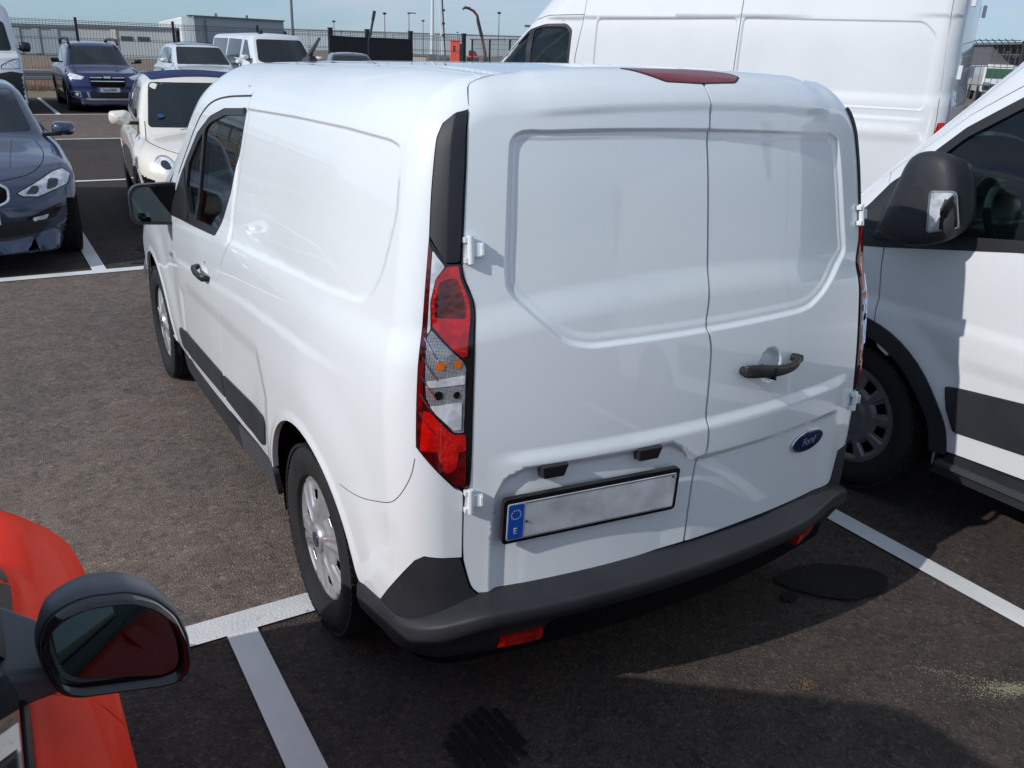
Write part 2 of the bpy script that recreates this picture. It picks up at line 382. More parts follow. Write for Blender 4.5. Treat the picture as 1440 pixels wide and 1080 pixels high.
TR = dict(
    cap=[(0.353, 1.75), (0.301, 1.73), (0.266, 1.7), (0.26, 1.666), (0.269, 1.539), (0.271, 1.436), (0.337, 1.377), (0.375, 1.376), (0.377, 1.438), (0.367, 1.688)],
    ridge=[(0.311, 1.729), (0.341, 1.384)],
    light=[(0.278, 1.434), (0.297, 0.934), (0.397, 0.821), (0.415, 0.813), (0.442, 0.811), (0.437, 1.148), (0.424, 1.291), (0.384, 1.343), (0.377, 1.377), (0.34, 1.377)],
    l_strip_in=[(0.292, 1.411), (0.297, 1.276), (0.306, 1.166), (0.311, 1.03)],
    l_up=[(0.34, 1.369), (0.377, 1.371), (0.384, 1.343), (0.404, 1.299), (0.418, 1.162), (0.403, 1.157), (0.311, 1.233), (0.303, 1.289), (0.313, 1.345)],
    l_white=[(0.29, 1.414), (0.337, 1.369), (0.312, 1.341), (0.303, 1.289), (0.312, 1.224), (0.303, 1.214)],
    l_grey=[(0.313, 1.221), (0.407, 1.15), (0.417, 0.963), (0.392, 0.969), (0.332, 1.031), (0.314, 1.063), (0.3, 1.208)],
    l_low=[(0.31, 1.03), (0.333, 1.024), (0.381, 0.973), (0.421, 0.956), (0.428, 0.817), (0.397, 0.828), (0.302, 0.931)],
    l_whiteband=[(0.328, 1.103), (0.409, 1.111), (0.411, 1.091), (0.329, 1.09)],
    l_bulbs=[(0.356, 1.134), (0.395, 1.138), (0.353, 1.063), (0.399, 1.059), (0.334, 1.354)],
    wedge=[(-0.04, 0.349), (-0.014, 0.392), (0.115, 0.404), (0.29, 0.607), (0.315, 0.624), (0.421, 0.614), (0.437, 0.562)],
    doorleft=[(0.316, 1.868), (0.297, 1.845), (0.319, 1.81), (0.355, 1.752), (0.378, 1.438), (0.379, 1.375), (0.387, 1.342), (0.426, 1.291), (0.439, 1.148), (0.444, 0.81), (0.421, 0.803), (0.424, 0.614), (0.437, 0.562), (0.456, 0.512), (0.478, 0.496), (0.543, 0.491), (0.909, 0.491), (1.053, 0.496), (1.219, 0.505)],
    doorbot2=[(1.219, 0.505), (1.465, 0.508), (1.75, 0.5), (1.896, 0.505), (1.94, 0.518), (1.961, 0.563)],
    top=[(0.409, 1.933), (0.617, 2.003), (0.878, 2.058), (0.977, 2.033), (1.036, 2.0)],
    split=[(1.275, 1.845), (1.275, 1.799), (1.271, 1.747), (1.265, 1.705), (1.266, 1.585), (1.266, 1.348), (1.245, 1.151), (1.259, 1.124), (1.264, 1.087), (1.255, 0.96), (1.253, 0.905), (1.261, 0.871), (1.262, 0.802), (1.247, 0.782), (1.232, 0.77), (1.226, 0.712), (1.218, 0.506)],
    brake=[(1.032, 1.968), (1.11, 1.95), (1.278, 1.951), (1.416, 1.917), (1.418, 1.891), (1.388, 1.867), (1.259, 1.859), (1.139, 1.868), (1.105, 1.902)],
    recL=[(1.265, 1.708), (0.951, 1.716), (0.661, 1.723), (0.605, 1.717), (0.561, 1.7), (0.54, 1.673), (0.535, 1.554), (0.532, 1.355), (0.54, 1.308), (0.586, 1.275), (0.661, 1.235), (0.781, 1.172), (0.815, 1.155), (0.871, 1.144), (1.243, 1.15)],
    recR=[(1.256, 1.15), (1.643, 1.144), (1.707, 1.152), (1.799, 1.178), (2.012, 1.272), (2.04, 1.296), (2.007, 1.559), (1.998, 1.654), (1.917, 1.683), (1.27, 1.705)],
    ledge=[(0.826, 1.795), (1.255, 1.778), (1.474, 1.776), (1.824, 1.763)],
    waist=[(0.586, 0.886), (0.873, 0.896), (1.254, 0.897), (1.546, 0.887), (1.909, 0.883)],
    prec=[(0.524, 0.688), (0.52, 0.804), (0.549, 0.83), (0.62, 0.853), (1.0, 0.85), (1.133, 0.849), (1.162, 0.83), (1.22, 0.786), (1.581, 0.784), (1.986, 0.779)],
    plate=[(0.552, 0.788), (0.568, 0.641), (1.152, 0.649), (1.135, 0.784)],
    plate2=[(0.573, 0.774), (0.575, 0.654), (1.147, 0.646), (1.135, 0.764), (0.629, 0.771), (0.639, 0.652)],
    lamps=[(0.692, 0.848), (0.787, 0.846), (0.789, 0.81), (0.711, 0.811), (1.009, 0.845), (1.081, 0.846), (1.088, 0.808), (1.031, 0.809)],
    handle=[(1.376, 1.026), (1.383, 0.998), (1.484, 0.981), (1.586, 0.981), (1.621, 0.997), (1.621, 1.017), (1.567, 1.03), (1.566, 1.013), (1.472, 1.024), (1.392, 1.032)],
    cup=[(1.508, 1.061), (1.518, 0.957), (1.456, 1.04), (1.567, 1.029)],
    emb=[(1.769, 0.711), (1.679, 0.7), (1.871, 0.721)],
    hinge=[(0.373, 1.438), (0.43, 1.436), (0.435, 1.375), (0.379, 1.377), (0.419, 0.812), (0.464, 0.806), (0.421, 0.747), (2.081, 1.419), (2.078, 1.366), (1.997, 0.817), (2.016, 0.754)],
    bseam=[(-1.251, 1.673), (-1.241, 1.654), (-1.233, 1.581), (-1.288, 1.302), (-1.296, 1.189), (-1.268, 1.146), (-1.316, 1.116), (-1.393, 1.044), (-1.43, 0.974), (-1.42, 0.907), (-1.491, 0.726), (-1.541, 0.553), (-1.513, 0.435)],
    fseam=[(-2.423, 0.99), (-2.509, 0.903), (-2.485, 0.841), (-2.643, 0.598), (-2.579, 0.653), (-2.492, 0.474)],
    win=[(-1.27, 1.62), (-1.575, 1.598), (-1.795, 1.554), (-1.973, 1.47), (-2.155, 1.333), (-2.201, 1.284), (-2.04, 1.129), (-1.94, 1.101), (-1.503, 1.131), (-1.452, 1.18), (-1.35, 1.317), (-1.29, 1.492), (-1.28, 1.604)],
    div=[(-1.894, 1.483), (-1.885, 1.154)],
    dhandle=[(-1.819, 0.935), (-1.541, 0.942)],
    mouldA=[(-2.463, 0.486), (-2.554, 0.391), (-2.302, 0.384), (-1.534, 0.421), (-1.565, 0.536)],
    mouldB=[(-1.535, 0.542), (-0.874, 0.595), (-0.93, 0.459), (-1.012, 0.439), (-1.177, 0.428), (-1.512, 0.43)],
    sill=[(-2.611, 0.311), (-1.392, 0.353), (-0.674, 0.423), (-0.744, 0.301), (-1.501, 0.281)],
    arch=[(-0.704, 0.563), (-0.692, 0.598), (-0.645, 0.643), (-0.524, 0.723), (-0.396, 0.748), (-0.283, 0.731), (-0.188, 0.689), (-0.12, 0.647), (-0.039, 0.512), (-0.02, 0.367)],
    crease=[(-1.363, 1.62), (-0.723, 1.642), (-0.28, 1.648), (-0.01, 1.644), (0.068, 1.638), (0.086, 1.619), (0.145, 1.48)],
    lowcrease=[(-1.204, 1.143), (-0.54, 1.19), (-0.126, 1.219), (-0.029, 1.23), (0.024, 1.265), (0.067, 1.332)],
    swage=[(-2.421, 0.853), (-1.533, 0.929), (-1.045, 0.977), (-0.653, 1.0), (-0.341, 1.016), (-0.094, 1.032)],
    flare=[(-0.447, 0.931), (-0.252, 0.961), (-0.094, 0.926), (0.011, 0.867)],
    qseam=[(-0.114, 0.682), (0.062, 0.704), (0.204, 0.752), (0.235, 0.775), (0.282, 0.85), (0.296, 0.879)],
    gutter=[(-1.969, 1.535), (-1.795, 1.619), (-1.603, 1.646), (-1.252, 1.673)],
)
# ------------------------------------------------------------------ materials
def mat(name, col, rough=.5, metal=0., coat=0., spec=.5, bump_=None, var=None, trans=0., ior=1.45, alpha=1., emis=None, coatr=.03):
    m = bpy.data.materials.new(name); m.use_nodes = True; n = m.node_tree; b = n.nodes['Principled BSDF']
    b.inputs['Base Color'].default_value = (*col, 1); b.inputs['Roughness'].default_value = rough; b.inputs['Metallic'].default_value = metal
    b.inputs['Coat Weight'].default_value = coat; b.inputs['Coat Roughness'].default_value = coatr; b.inputs['Specular IOR Level'].default_value = spec
    b.inputs['Transmission Weight'].default_value = trans; b.inputs['IOR'].default_value = ior; b.inputs['Alpha'].default_value = alpha
    if emis: b.inputs['Emission Color'].default_value = (*emis[0], 1); b.inputs['Emission Strength'].default_value = emis[1]
    geo = n.nodes.new('ShaderNodeTexCoord')
    if var:   # (scale, amount): soft colour variation, e.g. dust
        nz_ = n.nodes.new('ShaderNodeTexNoise'); nz_.inputs['Scale'].default_value = var[0]; nz_.inputs['Detail'].default_value = 5
        n.links.new(geo.outputs['Object'], nz_.inputs['Vector'])
        r_ = n.nodes.new('ShaderNodeMapRange'); r_.inputs[1].default_value = .3; r_.inputs[2].default_value = .7; r_.inputs[3].default_value = 1 - var[1]; r_.inputs[4].default_value = 1 + var[1] * .3
        n.links.new(nz_.outputs['Fac'], r_.inputs[0])
        x = n.nodes.new('ShaderNodeMixRGB'); x.blend_type = 'MULTIPLY'; x.inputs[0].default_value = 1; x.inputs[1].default_value = (*col, 1); n.links.new(r_.outputs[0], x.inputs[2]); n.links.new(x.outputs[0], b.inputs['Base Color'])
        r2 = n.nodes.new('ShaderNodeMapRange'); r2.inputs[3].default_value = max(rough - .06, .01); r2.inputs[4].default_value = rough + .10; n.links.new(nz_.outputs['Fac'], r2.inputs[0]); n.links.new(r2.outputs[0], b.inputs['Roughness'])
    if bump_:  # (scale, strength, distance)
        nb_ = n.nodes.new('ShaderNodeTexNoise'); nb_.inputs['Scale'].default_value = bump_[0]; nb_.inputs['Detail'].default_value = 3; n.links.new(geo.outputs['Object'], nb_.inputs['Vector'])
        bp = n.nodes.new('ShaderNodeBump'); bp.inputs['Strength'].default_value = bump_[1]; bp.inputs['Distance'].default_value = bump_[2]
        n.links.new(nb_.outputs['Fac'], bp.inputs['Height']); n.links.new(bp.outputs[0], b.inputs['Normal'])
    return m
M = {}
M['white'] = mat('white_paint', (.745, .790, .800), .32, coat=1., var=(2.2, .035))
M['white2'] = mat('warm_white_paint', (.655, .670, .680), .35, coat=1., var=(2., .04))
M['cream'] = mat('cream_paint', (.74, .70, .62), .33, coat=1.)
M['plastic'] = mat('black_grained_plastic', (.024, .026, .031), .52, spec=.45, bump_=(900, .35, .0006), var=(6, .25))
M['plastic2'] = mat('satin_black_plastic', (.018, .018, .020), .38, spec=.5, bump_=(1200, .15, .0004))
M['greyplastic'] = mat('grey_plastic', (.055, .057, .065), .45, spec=.45, bump_=(800, .25, .0005), var=(8, .15))
M['black'] = mat('gloss_black', (.008, .008, .009), .12, coat=.5)
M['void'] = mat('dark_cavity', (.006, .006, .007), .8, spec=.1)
M['rubber'] = mat('tyre_rubber', (.020, .020, .021), .72, spec=.3, bump_=(300, .25, .0008), var=(14, .3))
M['seal'] = mat('rubber_seal', (.012, .012, .013), .5)
M['silver'] = mat('wheel_silver', (.50, .50, .50), .30, metal=.65, coat=.3, var=(20, .12))
M['darkrim'] = mat('steel_grey_wheel', (.20, .20, .21), .38, metal=.5, var=(20, .1))
M['chrome'] = mat('chrome', (.75, .76, .78), .08, metal=1.)
M['glass'] = mat('tinted_glass', (.55, .72, .68), .0, trans=1., ior=1.45, spec=.5)
M['darkglass'] = mat('dark_window_glass', (.012, .018, .020), .03, coat=1.)
M['screen'] = mat('windscreen_glass', (.012, .017, .020), .03, coat=.25, spec=.45)
M['red'] = mat('orange_red_paint', (.78, .026, .003), .50, coat=.07, coatr=.10, spec=.08)
M['bluegrey'] = mat('blue_grey_metallic', (.036, .052, .098), .32, metal=.35, coat=1.)
M['navy'] = mat('dark_blue_metallic', (.012, .018, .095), .30, metal=.3, coat=1.)
M['navyroof'] = mat('blue_fabric_roof', (.018, .028, .095), .75, spec=.3, bump_=(300, .3, .001))
M['silverp'] = mat('pearl_white_paint', (.62, .66, .68), .28, metal=.15, coat=1.)
M['darkgreyp'] = mat('dark_grey_metallic', (.06, .075, .09), .28, metal=.4, coat=1.)
M['redlens'] = mat('red_lamp_lens', (.55, .004, .004), .06, coat=1., spec=.6)
M['dredlens'] = mat('dark_red_lamp_lens', (.13, .002, .004), .05, coat=1., spec=.6)
M['clearlens'] = mat('clear_lamp_lens', (.9, .92, .95), .02, trans=1., ior=1.3)
M['reflector'] = mat('lamp_reflector', (.72, .74, .78), .14, metal=1.)
def lens_mat(name, c0, c1, scale=55, rough=.06, metal=0., grid=0.):
    m = mat(name, c0, rough, metal=metal, coat=1., spec=.6); n = m.node_tree; b = n.nodes['Principled BSDF']; tc = n.nodes.new('ShaderNodeTexCoord'); Lk = n.links.new
    v = n.nodes.new('ShaderNodeTexVoronoi'); v.inputs['Scale'].default_value = scale; Lk(tc.outputs['Object'], v.inputs['Vector'])
    z = n.nodes.new('ShaderNodeTexNoise'); z.inputs['Scale'].default_value = 22; z.inputs['Detail'].default_value = 2; Lk(tc.outputs['Object'], z.inputs['Vector'])
    r = n.nodes.new('ShaderNodeValToRGB'); r.color_ramp.elements[0].position = .40; r.color_ramp.elements[0].color = (*c1, 1); r.color_ramp.elements[1].position = .60; r.color_ramp.elements[1].color = (*c0, 1)
    src = z.outputs['Fac']
    if grid:
        w1 = n.nodes.new('ShaderNodeTexWave'); w1.bands_direction = 'Z'; w1.inputs['Scale'].default_value = grid; Lk(tc.outputs['Object'], w1.inputs['Vector'])
        w2 = n.nodes.new('ShaderNodeTexWave'); w2.bands_direction = 'X'; w2.inputs['Scale'].default_value = grid; Lk(tc.outputs['Object'], w2.inputs['Vector'])
        a = n.nodes.new('ShaderNodeMath'); a.operation = 'MULTIPLY'; Lk(w1.outputs['Fac'], a.inputs[0]); Lk(w2.outputs['Fac'], a.inputs[1]); a2 = n.nodes.new('ShaderNodeMath'); a2.operation = 'ADD'; Lk(a.outputs[0], a2.inputs[0]); Lk(z.outputs['Fac'], a2.inputs[1]); a3 = n.nodes.new('ShaderNodeMath'); a3.operation = 'MULTIPLY'; a3.inputs[1].default_value = .66; Lk(a2.outputs[0], a3.inputs[0]); src = a3.outputs[0]
    Lk(src, r.inputs[0]); Lk(r.outputs[0], b.inputs['Base Color'])
    bp = n.nodes.new('ShaderNodeBump'); bp.inputs['Strength'].default_value = .22; bp.inputs['Distance'].default_value = .003; Lk(v.outputs['Distance'], bp.inputs['Height']); Lk(bp.outputs[0], b.inputs['Normal'])
    return m
M['redlens'] = lens_mat('red_lamp_lens', (.62, .006, .004), (.38, .003, .003), 80)
M['brakelens'] = mat('dark_red_brake_lens', (.17, .003, .005), .12, coat=.6)
M['dredlens'] = lens_mat('dark_red_lamp_lens', (.16, .002, .003), (.05, .001, .002))
M['lampgrid'] = lens_mat('lamp_prism_reflector', (.62, .63, .66), (.10, .10, .11), 90, .18, .35, grid=95.)
M['lampwhite'] = lens_mat('bright_lamp_reflector', (.78, .80, .83), (.52, .54, .57), 70, .2, .1)
M['amber'] = mat('amber_bulb', (.62, .13, .01), .15, coat=.5)
M['mirror'] = mat('mirror_glass', (.55, .60, .63), .01, metal=1.)
M['mirrord'] = mat('dark_reflection_mirror_glass', (.075, .105, .115), .02, metal=1.)  # a dark reflection is put into the tint of this mirror glass
M['blue'] = mat('plate_blue', (.010, .075, .42), .35)
M['platew'] = mat('plate_white', (.60, .62, .64), .35, var=(13, .34))
M['ink'] = mat('plate_black_print', (.015, .015, .018), .4)
M['yellow'] = mat('star_yellow', (.45, .48, .35), .4)
M['emblem'] = mat('emblem_blue', (.008, .020, .075), .15, coat=1.)
M['seat'] = mat('seat_fabric', (.030, .032, .036), .85)
M['interior'] = mat('interior_plastic', (.035, .037, .042), .6)
M['tealtint'] = mat('pale_cabin_partition', (.42, .52, .50), .6)
M['post'] = mat('dark_fence_paint', (.018, .020, .024), .5)
M['wire'] = mat('grey_fence_wire', (.09, .10, .11), .5)
M['galv'] = mat('galvanised_steel', (.36, .38, .40), .4, metal=.6)
M['pole'] = mat('grey_pole', (.14, .16, .18), .5)
M['banner'] = mat('black_purple_banner', (.018, .012, .020), .7)
M['cranew'] = mat('crane_white', (.62, .66, .68), .4)
M['craner'] = mat('crane_dark_red', (.16, .020, .018), .45)
M['cranek'] = mat('crane_black', (.03, .03, .04), .5)
M['orange'] = mat('orange_red_cabin', (.75, .12, .08), .5)
M['beigew'] = mat('beige_render', (.55, .50, .42), .8)
def pane_mat(name, tint, spec=1.45):
    m = bpy.data.materials.new(name); m.use_nodes = True; n = m.node_tree; n.nodes.clear()
    o = n.nodes.new('ShaderNodeOutputMaterial'); x = n.nodes.new('ShaderNodeMixShader'); t = n.nodes.new('ShaderNodeBsdfTransparent'); g = n.nodes.new('ShaderNodeBsdfGlossy'); f = n.nodes.new('ShaderNodeFresnel')
    t.inputs[0].default_value = (*tint, 1); g.inputs['Roughness'].default_value = .01; g.inputs['Color'].default_value = (1, 1, 1, 1); f.inputs[0].default_value = spec
    n.links.new(f.outputs[0], x.inputs[0]); n.links.new(t.outputs[0], x.inputs[1]); n.links.new(g.outputs[0], x.inputs[2]); n.links.new(x.outputs[0], o.inputs[0]); return m
M['pane'] = pane_mat('window_pane', (.52, .72, .66), 1.5)
M['lensclear'] = pane_mat('clear_lens_cover', (.92, .94, .96), 1.45)
M['lensred'] = pane_mat('red_lens_cover', (.75, .02, .02), 1.5)
def chaikin(pts, n=2):
    pts = [np.array(p, float) for p in pts]
    for _ in range(n):
        o = [pts[0]]
        for a, b in zip(pts[:-1], pts[1:]): o += [a * .75 + b * .25, a * .25 + b * .75]
        o.append(pts[-1]); pts = o
    return [tuple(p) for p in pts]
def txt(s, size, m, parent, Mx, name='lettering', shear=0., italic=False, align='CENTER', depth=.0006, xs=1.):
    c = bpy.data.curves.new(name, 'FONT'); c.body = s; c.size = size; c.align_x = align; c.extrude = depth; c.shear = shear; c.resolution_u = 4
    o = bpy.data.objects.new(name, c); COL.objects.link(o); dg = bpy.context.evaluated_depsgraph_get(); me = bpy.data.meshes.new_from_object(o.evaluated_get(dg))
    bpy.data.objects.remove(o); me.transform(Mx @ Matrix.Diagonal((xs, 1, 1, 1))); me.materials.clear(); me.materials.append(m)
    q = bpy.data.objects.new(name, me); return link(q, parent)
# ------------------------------------------------------------------ wheels
def wheel(parent, c, side, r=.322, w=.205, rc=.213, style='cover', name='wheel', rimmat=None, spin=0., hub_out=None):
    """side -1: outer face towards -x. Returns the wheel part; tyre, cover, emblem are its sub-parts"""
    w2 = w / 2; k = side
    T = Matrix.Translation(Vector(c))
    rt = MB(); prof = []
    for (rr, a) in ((rc - .004, .62), (rc + .004, .86), (rc + .03, .97), (rc + .055, 1.0), (r - .035, .97), (r - .014, .88), (r - .004, .76), (r, .62)): prof.append((rr, a * w2))
    for g in (.42, .14): prof += [(r, (g + .06) * w2), (r - .007, (g + .05) * w2), (r - .007, (g - .05) * w2), (r, (g - .06) * w2)]
    half = prof; full = half + [(a, -b) for a, b in half[::-1]]
    rt.lathe([(a, b * k) for a, b in full], 72, 'x', T); tyre = rt.build(name, M['rubber'], parent, smooth=True, auto=28)
    # shoulder blocks of the tread
    tb = MB(); nb = 68
    for i in range(nb):
        t = 2 * math.pi * i / nb
        for sd_ in (-1, 1):
            Mx = T @ Matrix.Rotation(t, 4, 'X')
            tb.box((sd_ * w2 * .78, 0, r - .0055), (w2 * .30, .0225, .011), Mx)
            tb.box((sd_ * w2 * .28, .006, r - .001), (w2 * .34, .019, .006), Mx)
    tb.build('tread', M['rubber'], tyre)['kind'] = 'stuff'
    # barrel and backing
    bk = MB().lathe([(rc - .006, .60 * w2 * k), (rc - .012, -.8 * w2 * k), (.05, -.6 * w2 * k), (.0005, -.6 * w2 * k)], 40, 'x', T); bk.build('rim', M['void'] if style != 'alloy' else M['darkrim'], tyre, smooth=True)
    # cover: polar relief
    nr, nt_ = 40, 252; rad = np.linspace(.0, rc, nr); th = np.linspace(0, 2 * np.pi, nt_, endpoint=False) 
    RR, TH = np.meshgrid(rad, th, indexing='ij'); q = RR / rc; A_ = TH + spin
    face = .70 * w2 + .012 * (1 - q**2)
    if style == 'cover':
        n = 6; ph = (A_ * n / (2 * np.pi)) % 1.; d = np.abs(ph - .5) * 2     # 0 in the pocket's middle, 1 on the spoke
        pocket = .7 * sstep(1 - d, .38, .62) * sstep(q, .42, .56) * (1 - sstep(q, .90, .955))
        hole = (sstep(1 - d, .66, .80) > .5) & (q > .60) & (q < .78)
        ridge = bump(d, .80, .07) * sstep(q, .2, .4) * (1 - sstep(q, .85, .97))
        H = face - .013 * pocket + .004 * ridge - .004 * bump(d, 1., .08) * sstep(q, .3, .5) + .010 * (1 - sstep(q, .20, .24)) - .010 * sstep(q, .97, 1.)
        rings = None
    elif style == 'steel':
        n = 10; ph = (A_ * n / (2 * np.pi)) % 1.; d = np.abs(ph - .5) * 2
        hole = (d < .50) & (q > .60) & (q < .83)
        lip = sstep(.78 - d, 0, .12) * sstep(q, .52, .60) * (1 - sstep(q, .84, .90))
        H = face - .010 * lip + .008 * (1 - sstep(q, .34, .40)) - .012 * sstep(q, .97, 1.)
    else:
        n = 5; ph = (A_ * n / (2 * np.pi)) % 1.; d = np.abs(ph - .5) * 2
        hole = (d < .62 - .1 * q) & (q > .34) & (q < .90)
        H = face - .02 * (1 - sstep(q, 0, .5)) - .012 * sstep(q, .96, 1.)
    V = np.stack([H * k, RR * np.cos(TH), RR * np.sin(TH)], -1).reshape(-1, 3) + np.array(c)
    F = []
    for i in range(nr - 1):
        for j in range(nt_):
            j2 = (j + 1) % nt_
            if hole[i, j] and hole[i + 1, j] and hole[i, j2] and hole[i + 1, j2]: continue
            F.append((i*nt_ + j, i*nt_ + j2, (i + 1)*nt_ + j2, (i + 1)*nt_ + j))
    cv = mesh('wheel_cover', V, F, rimmat or M['silver'], tyre, auto=40)
    bm = bmesh.new(); bm.from_mesh(cv.data); bmesh.ops.remove_doubles(bm, verts=bm.verts, dist=1e-6); bmesh.ops.recalc_face_normals(bm, faces=bm.faces); bm.to_mesh(cv.data); bm.free()
    md = cv.modifiers.new('thickness', 'SOLIDIFY'); md.thickness = .004; md.offset = 0
    cap_ = MB(); e = (.70 * w2 + .0235) * k
    cap_.lathe([(.0005, e + .004 * k), (.026, e + .003 * k), (.031, e - .004 * k)], 24, 'x', T)
    if style == 'cover': cap_.build('emblem', M['emblem'], tyre, smooth=True)
    return tyre

# ------------------------------------------------------------------ the parked delivery van in the middle
S_END = 2 * ARC + 2 * RW
def mirS(poly): return [(S_END - s, z) for s, z in poly]
REC = TR['recL'][1:-1] + TR['recR'][1:-1]
REC = rounded(REC, .018)
SIDEWIN = rounded([(-3, 1.60), (-1.363, 1.625), (-.72, 1.643), (-.28, 1.649), (0, 1.645), (.085, 1.634), (.112, 1.58), (.135, 1.48), (.09, 1.33), (.04, 1.262), (-.03, 1.225), (-.126, 1.214), (-.54, 1.186), (-1.2, 1.140), (-3, 1.02)], .03)
def van_disp(uv):
    s, z = uv[:, 0], uv[:, 1]; o = np.zeros(len(s))          # o: outwards
    right = s > S_END / 2; q = np.where(right, S_END - s, s); Q = np.stack([q, z], 1)
    # --- rear doors
    rear = (s > .40) & (s < S_END - .38)
    if rear.any():
        U = uv[rear]; ss, zz = U[:, 0], U[:, 1]; r_ = np.zeros(len(ss))
        d = sdpoly(U, REC); r_ -= .0095 * sstep(-d, -.001, .013) + .0025 * sstep(-d, .022, .040)
        # lip over the recess, waist ledge, step above the lower part
        endf = sstep(ss, .55, .95) * (1 - sstep(ss, 1.70, 2.0))
        r_ += .007 * sstep(zz, 1.758, 1.79) * endf
        fade = sstep(ss, .48, .66) * (1 - sstep(ss, 1.93, 2.08))
        r_ += .010 * (1 - sstep(zz, .862, .900)) * fade
        zl = np.interp(ss, [.50, .525, .56, .63, 1.13, 1.165, 1.22, 1.99], [.60, .79, .83, .852, .849, .83, .786, .780])
        dep = np.interp(ss, [.50, .62, 1.13, 1.20, 1.24, 1.9, 2.03], [.016, .022, .022, .016, .013, .013, .0])
        r_ -= dep * (1 - sstep(zz, zl - .020, zl + .003)) * sstep(ss, .505, .535) * (1 - sstep(ss, 1.93, 2.03))
        # cup behind the door handle
        r_ -= .020 * (1 - sstep(((ss - 1.510) / .052)**2 + ((zz - 1.010) / .052)**2, .25, 1.))
        o[rear] += r_
    side = q < .24
    if side.any():
        U = Q[side]; ss, zz = U[:, 0], U[:, 1]; r_ = np.zeros(len(ss))
        d = sdpoly(U, SIDEWIN); top = sstep(zz, 1.52, 1.60)
        r_ -= (.0055 * sstep(-d, -.002, .008) * top + .0050 * sstep(-d, -.004, .026) * (1 - top)) * sstep(ss, -1.32, -1.30)
        zs = np.interp(ss, [-2.42, -1.53, -1.05, -.65, -.34, -.09, .1], [.856, .930, .977, 1.0, 1.016, 1.032, 1.04])
        r_ += .0070 * (1 - sstep(zz, zs - .020, zs + .014)) * sstep(-ss, -.02, .45) * sstep(ss, -2.5, -2.2)
        for yc in (0., 2.68):
            rr = np.hypot(-.42 - ss - yc, zz - .335); fl = (1 - sstep(rr, .50, .70)) * sstep(zz, .30, .5)
            r_ += .0075 * fl
            r_ += .006 * (1 - sstep(rr, .395, .435))
        bx = sdpoly(U, [(-2.42, .20), (-2.30, .74), (-2.1, .80), (-.90, .86), (-.78, .70), (-.90, .20)])
        r_ -= .007 * sstep(-bx, -.01, .07)
        r_ -= .016 * (1 - sstep(((ss + 1.68) / .055)**2 + ((zz - .945) / .040)**2, .2, 1.))
        # shallow dish low on the quarter, under the lamp
        r_ -= .003 * (1 - sstep(np.hypot((ss - .20) / .16, (zz - .60) / .12), .3, 1.)) 
        o[side] += r_
    return -o
VANS = Surf(van_F, van_base, 1.05, van_disp)
VANI = Surf(van_F, van_base, 1.05, lambda uv: np.full(len(uv), .030), n=24)

